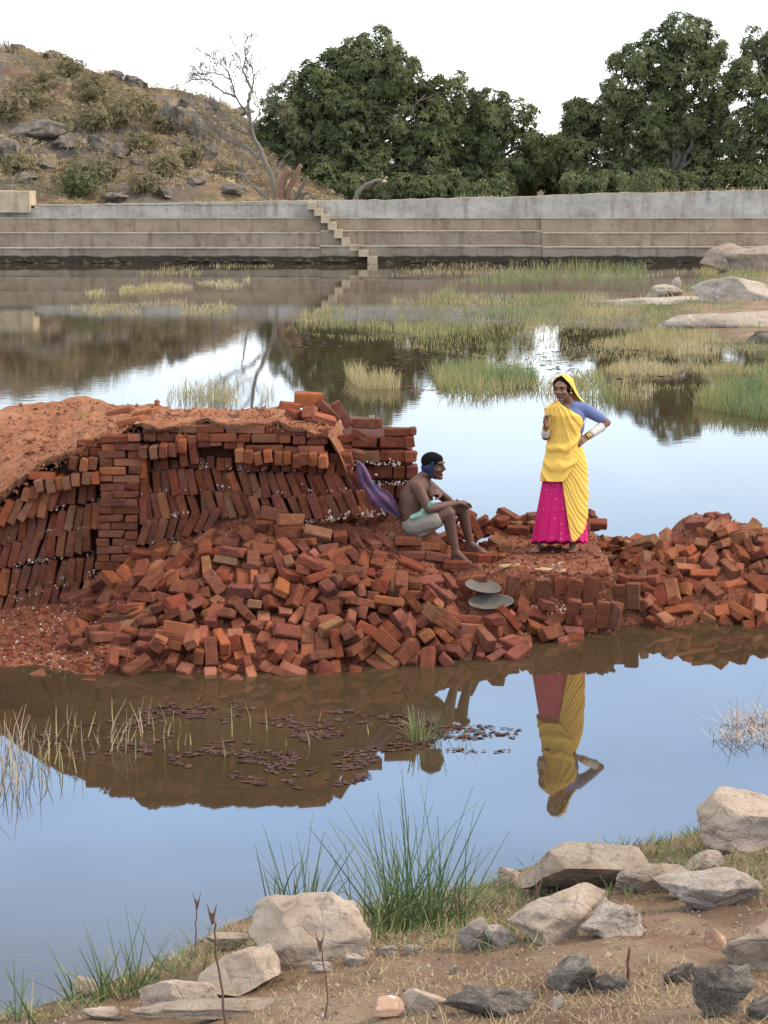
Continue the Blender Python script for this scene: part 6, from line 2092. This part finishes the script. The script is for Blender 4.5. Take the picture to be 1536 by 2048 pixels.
class Form:
    """closed shapes grown together into one continuous skin by a voxel remesh"""
    def __init__(s): s.V = []; s.F = []; s.n = 0
    def _put(s, sub, A, c):
        V, Fc = ICO[sub]
        s.V.append(V @ np.array(A).T + np.array(c)); s.F.append(Fc + s.n); s.n += len(V)
    def ell(s, c, r, ax=None):
        R = Matrix.Identity(3) if ax is None else Matrix(ax).transposed()
        s._put(3, R @ Matrix.Diagonal(r if hasattr(r, '__len__') else (r, r, r)), c)
    def cap(s, p, q, r0, r1):
        p, q = Vector(p), Vector(q)
        n = max(2, int((q - p).length / max(.0025, min(r0, r1) * .22)))
        for i in range(n + 1):
            f = i / n
            s._put(2, np.eye(3) * (r0 + (r1 - r0) * f), p.lerp(q, f))
    def chain(s, pts):
        for (p, r), (q, u) in zip(pts, pts[1:]): s.cap(p, q, r, u)
    def build(s, name, parent, m, vox=.006, smooth=4):
        me = mesh(name, np.concatenate(s.V), np.concatenate(s.F))
        o = bpy.data.objects.new(name, me); COL.objects.link(o)
        md = o.modifiers.new('r', 'REMESH'); md.mode = 'VOXEL'; md.voxel_size = vox
        sm = o.modifiers.new('s', 'SMOOTH'); sm.iterations = smooth; sm.factor = .5
        dg = bpy.context.evaluated_depsgraph_get()
        nm = bpy.data.meshes.new_from_object(o.evaluated_get(dg))
        o.modifiers.clear(); o.data = nm; bpy.data.meshes.remove(me)
        nm.name = name
        nm.polygons.foreach_set('use_smooth', np.ones(len(nm.polygons), dtype=bool))
        nm.materials.clear(); nm.materials.append(m)
        if parent: o.parent = parent
        return o
    def head(s, c, f, up, k=1.0, ears=True):
        f = Vector(f).normalized(); sd = f.cross(Vector(up)).normalized(); u = sd.cross(f).normalized()
        P = lambda a, b, d: Vector(c) + (sd * a + f * b + u * d) * k
        ax = (sd, f, u)
        K = lambda *r: tuple(x * k for x in r)
        s.ell(P(0, -.012, .016), K(.073, .090, .084), ax)
        s.ell(P(0, .022, -.036), K(.058, .062, .078), ax)
        s.ell(P(0, .058, -.092), K(.026, .026, .022), ax)
        s.cap(P(0, .060, -.085), P(.045, .0, -.055), .02 * k, .02 * k); s.cap(P(0, .060, -.085), P(-.045, .0, -.055), .02 * k, .02 * k)
        s.cap(P(0, .082, .016), P(0, .103, -.020), .008 * k, .013 * k)
        s.ell(P(.012, .092, -.026), K(.010, .010, .008), ax); s.ell(P(-.012, .092, -.026), K(.010, .010, .008), ax)
        s.ell(P(0, .070, .030), K(.046, .018, .011), ax)
        for q in (-1, 1):
            s.ell(P(.036 * q, .058, -.028), K(.024, .024, .020), ax)
            if ears: s.ell(P(.074 * q, -.006, -.012), K(.009, .019, .030), ax)
        s.ell(P(0, .080, -.052), K(.022, .012, .006), ax); s.ell(P(0, .078, -.064), K(.019, .012, .007), ax)
        return P, ax, K
    def hand(s, w, d, n, side, curl=.5, k=1.0, spread=.2):
        """w wrist, d along the hand, n out of the back of the hand, side (+1/-1) where the thumb leaves"""
        d = Vector(d).normalized(); n = Vector(n); n = (n - d * n.dot(d)).normalized(); a = d.cross(n).normalized() * side
        w = Vector(w)
        for q in (-.026, -.009, .009, .026): s.cap(w + a * q * .6 * k, w + d * .078 * k + a * q * k, .014 * k, .0115 * k)
        for i, (q, L) in enumerate(((.028, .066), (.0095, .075), (-.0095, .070), (-.028, .054))):
            p = w + d * .080 * k + a * q * k
            ang = 0; dd = d
            for seg, fr in enumerate((.45, .32, .23)):
                ang += curl * (.75 + .25 * seg)
                dd = (d * math.cos(ang) - n * math.sin(ang) + a * spread * (q / .03) * .3).normalized()
                p2 = p + dd * L * fr * k
                s.cap(p, p2, .0088 * k - seg * .0008, .0080 * k - seg * .0008); p = p2
        p = w + d * .022 * k + a * .024 * k
        for seg, L in enumerate((.036, .030, .024)):
            dd = (d * (.7 + .15 * seg) + a * (.7 - .35 * seg) - n * (.25 + .25 * seg * curl)).normalized()
            p2 = p + dd * L * k; s.cap(p, p2, .011 * k - seg * .001, .0095 * k - seg * .001); p = p2
    def foot(s, ankle, toe, sole_z, k=1.0):
        ankle, toe = Vector(ankle), Vector(toe)
        d = Vector((toe.x - ankle.x, toe.y - ankle.y, 0)).normalized(); a = Vector((-d.y, d.x, 0))
        z = Vector((0, 0, 1))
        hl = Vector((ankle.x, ankle.y, sole_z + .026)) - d * .025
        s.cap(ankle, hl, .034 * k, .027 * k)
        s.cap(ankle - z * .01, Vector((toe.x, toe.y, sole_z + .022)) - d * .06, .033 * k, .022 * k)
        s.cap(hl, Vector((toe.x, toe.y, sole_z + .02)) - d * .06, .025 * k, .020 * k)
        b = Vector((toe.x, toe.y, sole_z + .016)) - d * .055
        for i, q in enumerate((-.034, -.017, 0, .016, .032)):
            s.cap(b - d * .02 + a * q * .7, b + d * (.05 - abs(q + .02) * .5) + a * q * 1.05 - z * .003, .014 * k, (.0085 if i else .011) * k)

def eyes(P, ax, K, parent, mskin, look=0.0):
    for q in (-1, 1):
        bm = bmesh.new(); g = bmesh.ops.create_icosphere(bm, subdivisions=2, radius=1.0)
        R = Matrix(ax).transposed() @ Matrix.Diagonal(K(.0125, .006, .0055))
        for v in bm.verts: v.co = P(.031 * q, .074, .004) + R @ v.co
        me = bpy.data.meshes.new('eye'); bm.to_mesh(me); bm.free()
        e = link('eye', me, parent, M['eye'])
        bm = bmesh.new(); g = bmesh.ops.create_icosphere(bm, subdivisions=2, radius=1.0)
        R = Matrix(ax).transposed() @ Matrix.Diagonal(K(.0065, .006, .0058))
        for v in bm.verts: v.co = P(.031 * q + look, .0755, .004) + R @ v.co
        me = bpy.data.meshes.new('iris'); bm.to_mesh(me); bm.free()
        link('iris', me, e, M['hair'])
        link('eyebrow', mesh('eyebrow', *tube_mesh([([P(.012 * q, .087, .022), P(.030 * q, .086, .028), P(.050 * q, .072, .021)], [.0035, .0045, .002])], 6), True), parent, M['hair'])

# ---- the standing woman
WYD = 17.63
wb = atY(1112, 1097, WYD); wb.z = float(ground_h(wb.x, wb.y)) + .012
wo = empty('person', wb, 'standing woman in yellow sari and magenta skirt, hand on hip, on the brick platform', 'person')
def Wp(cx, cy, dy=0.0): return atY(1030 + cx / 5.12, 730 + cy / 5.12, WYD + dy) - wb
fm = Form()
hc = Wp(487, 236, -.02)
Pw, axw, Kw = fm.head(hc, (-.46, -.87, -.13), (-.06, 0, 1), 1.0)
fm.chain([(Wp(525, 320, .0), .047), (Wp(560, 400, .02), .050)])
fm.ell(Wp(520, 560, .01), (.125, .088, .16)); fm.ell(Wp(505, 760, .0), (.105, .082, .14)); fm.ell(Wp(500, 920, .0), (.145, .115, .13))
fm.chain([(Wp(370, 455, .01), .046), (Wp(540, 425, .02), .05), (Wp(705, 440, .02), .048)])
# arm on the hip
shR, elR, wrR = Wp(712, 450, .02), Wp(945, 590, .08), Wp(738, 735, -.03)
fm.chain([(shR, .048), (shR.lerp(elR, .5), .041), (elR, .034), (elR.lerp(wrR, .3), .035), (wrR, .024)])
fm.hand(wrR, Wp(655, 790, -.09) - wrR, (.1, -.85, .5), 1, .45)
# raised forearm
shL, elL, wrL = Wp(365, 465, .0), Wp(312, 735, -.05), Wp(318, 628, -.16)
fm.chain([(shL, .046), (shL.lerp(elL, .5), .040), (elL, .034), (elL.lerp(wrL, .35), .034), (wrL, .025)])
fm.hand(wrL, Wp(318, 520, -.17) - wrL, (-.75, .6, .1), 1, .85)
# legs and feet
for (ax_, ay_, tx, ty, hx) in ((232, 1840, 195, 1895, 440), (590, 1835, 600, 1890, 560)):
    an = Wp(ax_, ay_, -.02); an.z = .075
    to = Wp(tx, ty, -.16)
    fm.chain([(Wp(hx, 960, 0), .075), (Wp((hx + ax_) / 2, 1420, -.02), .05), (an, .032)])
    fm.foot(an, to, .0)
fm.build('body', wo, M['skin_w'], .0058, 3)
eyes(Pw, axw, Kw, wo, None)
lp = Form(); lp.ell(Pw(0, .090, -.053), Kw(.020, .006, .0045), axw); lp.ell(Pw(0, .088, -.062), Kw(.017, .006, .005), axw); lp.build('lips', wo, M['lip'], .0025, 2)
hr = Form(); hr.ell(Pw(0, -.022, .030), Kw(.0795, .090, .079), axw); hr.ell(Pw(0, -.045, -.03), Kw(.074, .064, .075), axw); hr.ell(Pw(.062, .01, .0), Kw(.018, .03, .04), axw); hr.ell(Pw(-.062, .01, .0), Kw(.018, .03, .04), axw)
hr.build('hair', wo, M['hair'], .006, 3)
# blouse: right shoulder and sleeve
bl = Form()
e2 = shR.lerp(elR, .70)
bl.chain([(Wp(600, 440, .02), .072), (shR, .061), (shR.lerp(elR, .4), .053), (e2, .047)])
bl.ell(Wp(575, 520, .015), (.128, .098, .105)); bl.ell(Wp(610, 620, .02), (.09, .085, .12))
bl.chain([(Wp(400, 470, .02), .058), (Wp(600, 440, .025), .066)])
bl.build('blouse', wo, M['blouse'], .007, 4)
def ring(name, c, d, r, w, m, h=None):
    d = d.normalized(); a = d.cross(Vector((0, 0, 1)));
    if a.length < .05: a = d.cross(Vector((0, 1, 0)))
    a.normalize(); b = d.cross(a)
    V, Fc = [], []
    n = 20; h = h or w
    for i in range(n):
        t_ = 2 * math.pi * i / n; o_ = a * math.cos(t_) + b * math.sin(t_)
        for (rr_, hh) in ((r, -h), (r + w, -h), (r + w, h), (r, h)): V.append(c + o_ * rr_ + d * hh)
    for i in range(n):
        for k in range(4):
            Fc.append((4 * i + k, 4 * ((i + 1) % n) + k, 4 * ((i + 1) % n) + (k + 1) % 4, 4 * i + (k + 1) % 4))
    return link(name, mesh(name, V, Fc, True), wo, m)
def cuff(p, q, r0, r1):
    n = 7
    P_ = [p.lerp(q, i / (n - 1)) for i in range(n)]
    R_2 = [(r0 + (r1 - r0) * i / (n - 1)) + (.0014 if i % 2 else 0) for i in range(n)]
    V, Fc = tube_mesh([(P_, R_2)], 18)
    link('arm_cuff', mesh('arm_cuff', V, Fc, True), wo, M['cuff'])
cuff(elR.lerp(wrR, .26), elR.lerp(wrR, .84), .044, .035)
cuff(elL.lerp(wrL, .22), elL.lerp(wrL, .70), .041, .034)
ring('bangle', elR.lerp(wrR, .92), wrR - elR, .030, .006, M['gold'])
ring('bangle', elR.lerp(wrR, 1.0), wrR - elR, .029, .005, M['gold'])
ring('bangle', elL.lerp(wrL, .86), wrL - elL, .031, .005, M['gold'])
er = Form(); er.ell(Pw(-.078, .0, -.045), (.009, .009, .011)); er.build('earring', wo, M['gold'], .003, 1)
er = Form(); er.ell(Pw(.078, .0, -.045), (.009, .009, .011)); er.build('earring', wo, M['gold'], .003, 1)

def sil(cy): return Wp(500, cy).z
def sx(cx, cy): return Wp(cx, cy).x
def shell(name, m, rows, n, fn, thick=.004, parent=wo, suv=False):
    """a cloth sheet from a grid fn(u, v) -> point; u across, v down"""
    V = []
    UVs = []
    for j in range(rows + 1):
        for i in range(n + 1):
            V.append(fn(i / n, j / rows)); UVs.append((i / n, j / rows, 0))
    idx = np.arange((rows + 1) * (n + 1)).reshape(rows + 1, n + 1)
    Fc = np.stack([idx[:-1, :-1], idx[1:, :-1], idx[1:, 1:], idx[:-1, 1:]], -1).reshape(-1, 4)
    me = mesh(name, np.array([v[:] for v in V]), Fc, True)
    if suv:
        at = me.attributes.new('suv', 'FLOAT_VECTOR', 'POINT')
        at.data.foreach_set('vector', np.array([(u * suv[0], v * suv[1], 0) for u, v, _ in UVs], np.float32).ravel())
    o = link(name, me, parent, m)
    md = o.modifiers.new('thickness', 'SOLIDIFY'); md.thickness = thick; md.offset = 0
    return o
# skirt
def skirt(u, v):
    ph = u * 2 * math.pi
    cy = 930 + (1822 - 930) * v
    L = np.interp(cy, [930, 1200, 1500, 1822], [345, 280, 228, 172]); R = np.interp(cy, [930, 1200, 1500, 1822], [690, 715, 725, 728])
    cx = (L + R) / 2; a = (R - L) / 2
    pl = math.sin(ph * 13 + 1.2 * math.sin(ph * 2) + .5) + .35 * math.sin(ph * 29 + 1)
    k = 1 + (.012 + .042 * v) * pl
    dx = math.sin(ph) * a * k
    p = Wp(cx + dx, cy + 7 * math.sin(ph * 13 + .5) * v + (-14 * math.cos(ph) * v), -(math.cos(ph)) * (.115 + .09 * v) * k)
    return p
shell('skirt', M['skirt'], 60, 220, skirt, .004, wo, (22, 18))
# hip panel of the sari wrapped over the skirt
def panel(u, v):
    cy = 850 + (1812 - 850) * v
    # where the front edge of the panel lies (angle), it runs diagonally down the skirt
    R = np.interp(cy, [850, 1000, 1150, 1300, 1500, 1700, 1812], [688, 728, 738, 737, 735, 724, 712]); L = np.interp(cy, [850, 930, 1200, 1500, 1822], [350, 335, 272, 222, 166])
    cxm = (L + R) / 2; a = (R - L) / 2
    ex = np.interp(cy, [850, 1000, 1190, 1500, 1812], [470, 478, 484, 525, 572])
    ph0 = math.asin(max(-.98, min(.98, (ex - cxm) / a)))
    ph = ph0 + (2.6 - ph0) * u
    # hem lifts towards the side
    lift = ss(0, .45, u) * 150 * ss(.55, 1, v)
    cyy = cy - float(lift)
    x = cxm + math.sin(ph) * a
    z = (1890 - cyy) / 1147
    xm = (x - 560) / 1147
    f = z * 1.0 + 1.75 * xm - 2.6 * xm * xm + .06 * float(fbm(xm * 5, z * 3, 0, 3, 3))
    fold = (.5 + .5 * math.cos(2 * math.pi * 5.6 * f)) ** 1.5
    amp = .0095 * min(1, v * 4 + .2) * (.55 + .45 * float(vnoise(xm * 5, z * 7, 0, 14)))
    k = 1.035 + .0 * v + (amp * fold + .0028 * math.cos(2 * math.pi * 17 * f + 2)) / .17
    return Wp(cxm + math.sin(ph) * a * (k if math.sin(ph) > 0 else 1.02), cyy, -(math.cos(ph)) * (.125 + .085 * v) * k - .008)
shell('sari_hip_wrap', M['sari'], 110, 90, panel, .004)
# upper drape: over the left shoulder, across the chest, hanging to a hem in front
def drape(u, v):
    ph = (u * 2 - 1) * math.pi          # 0 in front
    sgn = math.sin(ph)
    def edges(cy):
        L = np.interp(cy, [360, 395, 440, 520, 620, 700, 850, 1000, 1190], [420, 345, 302, 305, 335, 338, 322, 292, 252])
        R = np.interp(cy, [360, 400, 450, 520, 600, 690, 800, 900, 1000, 1190], [470, 540, 620, 690, 697, 668, 672, 690, 716, 730])
        return L, R
    # top and bottom edge depend on the direction
    xr = sgn
    top = np.interp(xr, [-1, -.6, -.15, .25, .6, 1], [440, 372, 352, 395, 462, 545]) if math.cos(ph) > -.2 else np.interp(xr, [-1, 0, 1], [440, 400, 545])
    bot = np.interp(xr, [-1, -.4, .0, .12, .35, .6, .85, 1], [1186, 1197, 1196, 1165, 1080, 985, 900, 860]) if math.cos(ph) > 0 else np.interp(xr, [-1, -.5, 0, 1], [1186, 1150, 1000, 860])
    cy = top + (bot - top) * v
    L, R = edges(cy)
    cx = (L + R) / 2; a = (R - L) / 2
    x = cx + sgn * a
    z = (1890 - cy) / 1147; xm = (x - 460) / 1147
    # fan of folds from the left shoulder, then swags
    sxx, szz = (415 - 460) / 1147, (1890 - 330) / 1147
    ang = math.atan2(xm - sxx, max(.02, szz - z))
    f1 = ang * 3.6
    f2 = 6.6 * (z - 4.6 * (xm - .015) ** 2 - .12 * xm) + .15
    w = float(ss(1.12, .92, 0 * z + z)) if False else float(1 - ss(.90, 1.06, z))
    nz = .32 * float(fbm(xm * 7, z * 5, 0, 2, 8))
    c1 = (.5 + .5 * math.cos(2 * math.pi * (f1 + nz))) ** 1.5
    c2 = (.5 + .5 * math.cos(2 * math.pi * (f2 + nz))) ** 2.6
    fr = max(0.0, math.cos(ph)) ** .4 if math.cos(ph) > 0 else 0
    fold = (c1 * (1 - w) * .012 * (.6 + .4 * float(vnoise(xm * 9, z * 3, 0, 4))) + c2 * w * .042 * (.7 + .5 * float(vnoise(xm * 4, z * 6, 0, 6)))) * (.35 + .65 * fr) + .0016 * math.cos(2 * math.pi * (f1 * 2.7)) * (1 - w)
    dep = np.interp(cy, [360, 420, 520, 640, 800, 1000, 1190], [.075, .105, .135, .128, .125, .15, .185])
    if math.cos(ph) < 0: dep = dep * .85
    yoff = -.0 - fold
    # the cloth hangs forward over the raised arm
    return Wp(cx + sgn * (a + fold * 600), cy, -math.cos(ph) * dep + (yoff if math.cos(ph) > -.3 else 0) - .012)
shell('sari_drape', M['sari'], 120, 160, drape, .004)
# veil over the head
def veil(u, v):
    f, up_, sd = axw[1], axw[2], axw[0]
    lev = np.interp(v, [0, .12, .3, .5, .7, 1], [.116, .104, .06, .0, -.085, -.16])
    rad = np.interp(v, [0, .12, .3, .5, .7, 1], [.004, .055, .094, .101, .098, .115])
    op = RAD(np.interp(v, [0, .12, .3, .5, .7, 1], [4, 38, 58, 78, 96, 108]))
    th_ = op + (2 * math.pi - 2 * op) * u
    k = 1 + .03 * math.sin(th_ * 7 + v * 5) * v
    c = Vector(hc) - f * (.016 + .02 * v) + up_ * lev
    p = c + (sd * math.sin(th_) * .93 + f * math.cos(th_) * 1.12) * rad * k
    g = float(ss(.45, 1, v))
    p += Vector((.085, .03, -.035)) * g * (1.0 if math.sin(th_ + .4) > -2 else 0)
    return p
vo = shell('veil', M['sari'], 60, 80, veil, .004)
md = vo.modifiers.new('soften', 'SMOOTH'); md.iterations = 10; md.factor = .5

# ---- the seated man
MYD = 17.0
mb = atY(840, 1088, MYD)
mo = empty('person', mb, 'seated bare legged man with dark blue head cloth, smiling, resting on the brick heap', 'person')
def Mp(cx, cy, dy=0.0): return atY(690 + cx / 4.8, 880 + cy / 4.8, MYD + dy) - mb
fm = Form()
mh = Mp(852, 244, -.01)
Pm, axm, Km = fm.head(mh, (.84, -.53, -.02), (-.06, 0, 1), 1.06)
fm.chain([(Mp(720, 400, .0), .07), (Mp(765, 350, 0), .058), (Mp(815, 300, 0), .055)])
for dy in (-.075, .075):
    fm.chain([(Mp(665, 800, dy), .105), (Mp(625, 680, dy), .105), (Mp(640, 560, dy), .112), (Mp(690, 460, dy), .098), (Mp(728, 410, dy * .8), .07)])
fm.chain([(Mp(730, 720, 0), .11), (Mp(740, 560, 0), .10), (Mp(770, 460, 0), .075)])
sN, eN, wN = Mp(690, 450, -.165), Mp(800, 662, -.215), Mp(1085, 602, -.05)
fm.chain([(sN, .062), (sN.lerp(eN, .5), .049), (eN, .040), (eN.lerp(wN, .3), .041), (wN, .027)])
fm.hand(wN, Mp(1170, 598, -.0) - wN, (.1, -.15, 1), 1, .55, 1.05)
sF, eF, wF = Mp(790, 430, .16), Mp(1000, 590, .10), Mp(925, 512, -.06)
fm.chain([(sF, .058), (sF.lerp(eF, .5), .047), (eF, .039), (eF.lerp(wF, .4), .037), (wF, .027)])
fm.hand(wF, Mp(850, 492, -.13) - wF, (.1, -.6, .8), -1, .6, 1.05)
kN, aN = Mp(1000, 705, -.13), Mp(1062, 1060, -.12)
fm.chain([(Mp(690, 800, -.10), .092), (Mp(850, 745, -.12), .078), (kN, .056), (Mp(1005, 800, -.12), .055), (Mp(1020, 880, -.115), .050), (aN, .033)])
tN = Mp(1225, 1170, -.19); gz = tN.z - .02
fm.foot(aN, tN, gz, 1.05)
kF, aF = Mp(1132, 640, .06), Mp(1200, 985, .09)
fm.chain([(Mp(710, 790, .10), .09), (Mp(900, 720, .09), .075), (kF, .055), (Mp(1145, 745, .07), .052), (Mp(1160, 820, .08), .047), (aF, .032)])
tF = Mp(1378, 1072, .03)
fm.foot(aF, tF, tF.z - .02, 1.05)
fm.build('body', mo, M['skin_m'], .006, 3)
eyes(Pm, axm, Km, mo, None)
tt_ = Form(); tt_.ell(Pm(0, .090, -.056), Km(.019, .006, .006), axm); tt_.build('teeth', mo, M['teeth'], .0025, 1)
hr = Form(); hr.ell(Pm(0, -.018, .034), Km(.080, .094, .076), axm); hr.ell(Pm(0, .020, .056), Km(.060, .058, .042), axm); hr.build('hair', mo, M['hair'], .006, 2)
sc_ = Form(); sc_.ell(Pm(0, -.030, -.020), Km(.082, .078, .058), axm)
for q in (-1, 1):
    sc_.chain([(Pm(.074 * q, .034, .036), .012), (Pm(.076 * q, .008, -.015), .024), (Pm(.062 * q, .012, -.075), .022)])
sc_.build('head_cloth', mo, M['blue_scarf'], .006, 2)
sh = Form()
for dy in (-.09, .09): sh.ell(Mp(675, 800, dy), (.118, .10, .118))
sh.chain([(Mp(680, 800, -.10), .112), (Mp(760, 775, -.12), .105), (Mp(845, 762, -.125), .096)])
sh.chain([(Mp(700, 790, .10), .11), (Mp(860, 740, .10), .094)])
sh.chain([(Mp(720, 880, -.11), .055), (Mp(840, 840, -.12), .035), (Mp(930, 812, -.125), .016)])
sh.build('shorts', mo, M['shorts'], .007, 4)
gc = Form()
gc.chain([(Mp(725, 720, -.165), .026), (Mp(765, 672, -.20), .030), (Mp(800, 640, -.225), .024), (Mp(832, 602, -.245), .020)])
gc.chain([(Mp(740, 722, -.17), .022), (Mp(790, 662, -.215), .026), (Mp(842, 600, -.235), .018)])
gc.chain([(Mp(640, 745, -.20), .022), (Mp(735, 712, -.185), .030), (Mp(800, 700, -.17), .026)])
gc.build('waist_cloth', mo, M['green_cloth'], .006, 4)
# string band on the far wrist side
link('wrist_band', mesh('wrist_band', *tube_mesh([([wN + Vector((-.01, .03 * math.cos(a), .03 * math.sin(a))) for a in np.linspace(0, 6.28, 13)], [.005] * 13)], 5), True), mo, M['hair'])

# ---- purple cloth hung over the end of the clamp
def hcloth(u, v):
    x = np.interp(v, [0, .15, .35, .55, .8, 1], [118, 150, 215, 300, 420, 520]); y = np.interp(v, [0, .15, .35, .55, .8, 1], [215, 280, 420, 530, 630, 735])
    w = np.interp(v, [0, .15, .4, .6, .8, 1], [40, 90, 150, 190, 150, 50])
    Yd = np.interp(v, [0, .2, .6, 1], [16.97, 16.84, 16.80, 16.86])
    nx_, ny_ = .72, -.62
    s = u - .5
    w *= 1 + .16 * math.sin(v * 11) * (1 if s > 0 else .5)
    fo = .014 * math.sin(u * 13 + v * 4) + .010 * math.sin(u * 7 - v * 9 + 1)
    return atY(690 + (x + nx_ * w * s) / 4.8, 880 + (y + ny_ * w * s) / 4.8, Yd + fo + .03 * s * s) - clo_b
clo_b = atY(745, 985, 16.95)
clo = shell('draped_cloth', M['cloth'], 60, 30, hcloth, .006, None)
clo.location = clo_b
tag(clo, 'patterned purple blue cloth hanging down the bricks behind the seated man', 'cloth')

# ---- two metal pans
def pan(x, y, Y, R, tilt, lab, rz):
    p = atY(x, y, Y)
    p = atz(x, y, float(ground_h(p.x, p.y)) - .05 * float(dens(p.x, p.y)) + .035)
    prof = [(0, .0), (.3, .002), (.6, .012), (.82, .028), (.95, .044), (1.0, .050), (1.035, .052), (1.04, .048), (1.0, .044), (.94, .036), (.8, .020), (.58, .004), (.3, -.006), (0, -.008)]
    V, Fc = [], []
    n = 40
    for (r, z) in prof:
        for k in range(n):
            a = 2 * math.pi * k / n
            w = 1 + .015 * math.sin(3 * a + x)
            V.append((math.cos(a) * r * R * w, math.sin(a) * r * R * w, z * R / .18 * .9))
    for j in range(len(prof) - 1):
        for k in range(n): Fc.append((j * n + k, j * n + (k + 1) % n, (j + 1) * n + (k + 1) % n, (j + 1) * n + k))
    o = link('metal_pan', mesh('metal_pan', V, Fc, True), None, M['pan'])
    o.location = p; o.rotation_euler = (tilt[0], tilt[1], 0)
    tag(o, lab, 'pan', 'metal carrying pans on the bricks')
pan(965, 1180, 16.75, .148, (RAD(9), RAD(8), 0), 'smaller metal pan lying behind, nearer the seated man\'s feet', 0)
pan(982, 1213, 16.38, .182, (RAD(7), RAD(-3), 0), 'larger shallow metal pan lying in front of the smaller pan', 0)

# ---- sandals
def sandal(x, y, Y, rz, lab, s=1.0, tilt=0):
    p = atY(x, y, Y); p.z = float(ground_h(p.x, p.y)) + .012
    t_ = empty('sandal', p, lab, 'sandal', 'sandals left on the platform', rz)
    t_.rotation_euler = (tilt, 0, rz)
    out = [(-.12, 0), (-.115, .028), (-.08, .036), (-.03, .032), (.03, .036), (.08, .046), (.115, .036), (.13, .006), (.12, -.024), (.085, -.042), (.03, -.036), (-.03, -.03), (-.08, -.034), (-.112, -.026)]
    n = len(out)
    V = [(a * s, b * s, 0) for a, b in out] + [(a * s, b * s, .016) for a, b in out]
    Fc = [tuple(range(n - 1, -1, -1)), tuple(range(n, 2 * n))] + [(i, (i + 1) % n, n + (i + 1) % n, n + i) for i in range(n)]
    link('sole', mesh('sole', V, Fc), t_, M['sole'])
    pts = lambda sg: [(.085 * s, .004, .016), (.07 * s, .012 * sg, .035), (.04 * s, .028 * sg, .034), (.0, .036 * sg, .012)]
    for sg in (-1, 1): link('strap', mesh('strap', *tube_mesh([(pts(sg), [.006, .007, .007, .006])], 6), True), t_, M['strap'])
sandal(1018, 1126, 17.0, .5, 'single tan sandal on the platform edge in front of the man\'s feet', .82)
sandal(1104, 1138, 16.78, -.55, 'longer tan sandal on the platform edge below the woman', 1.0, .12)
sandal(1088, 1131, 16.9, .1, 'dusty tan sandal lying just behind the longer one', .7)

# bricks that carry the seated man and his feet
for k, (cx, cy, Y, rot, half, col, lab) in enumerate((
    (600, 965, 16.80, (0, .04, .15), 0, 0, 'rust red brick sticking out right under the seated man'), (640, 1100, 16.78, (0, .03, -.1), 0, 0, 'rust red brick second below the seated man'),
    (470, 1090, 16.80, (.1, .75, .3), 0, 2, 'dark maroon brick leaning left under the man\'s seat'), (500, 930, 16.95, (.1, -.2, .3), 0, 0, 'rust red brick behind the man\'s hip'),
    (810, 1010, 16.90, (0, .15, .5), 0, 1, 'bright orange brick between the man\'s seat and his near foot'), (930, 1030, 16.95, (.3, .3, 1.1), 1, 1, 'orange half brick behind the man\'s near shin'),
    (760, 920, 17.05, (0, .1, 1.2), 0, 0, 'rust red brick end under the man\'s thigh'), (880, 1120, 16.82, (0, .2, .2), 0, 2, 'dark maroon brick left of the man\'s near heel'),
    (1060, 1195, 16.80, (0, .05, .2), 0, 0, 'rust red brick under the man\'s near foot'), (1180, 1120, 17.02, (0, .03, -.2), 0, 0, 'rust red brick under the man\'s far heel'),
    (1310, 1125, 17.0, (.1, 0, .4), 1, 0, 'rust red half brick under the toes of the man\'s far foot'), (1130, 890, 17.3, (.2, .5, .9), 0, 1, 'orange brick seen between the man\'s shins'),
    (1240, 830, 17.4, (.1, 1.1, .3), 0, 0, 'rust red brick upright right of the man\'s far shin'), (400, 870, 17.0, (0, .1, .2), 0, 0, 'rust red brick left of the man\'s back'),
    (720, 1010, 16.84, (.1, .1, .9), 1, 3, 'ochre half brick in the gap under the man'))):
    p = atY(690 + cx / 4.8, 880 + cy / 4.8, Y)
    o = brick_ob((HALFB if half else FULLB)[k % 6], Matrix.Translation(p) @ Euler(rot).to_matrix().to_4x4(), col)
    tag(o, lab, 'brick', 'bricks under the seated man')
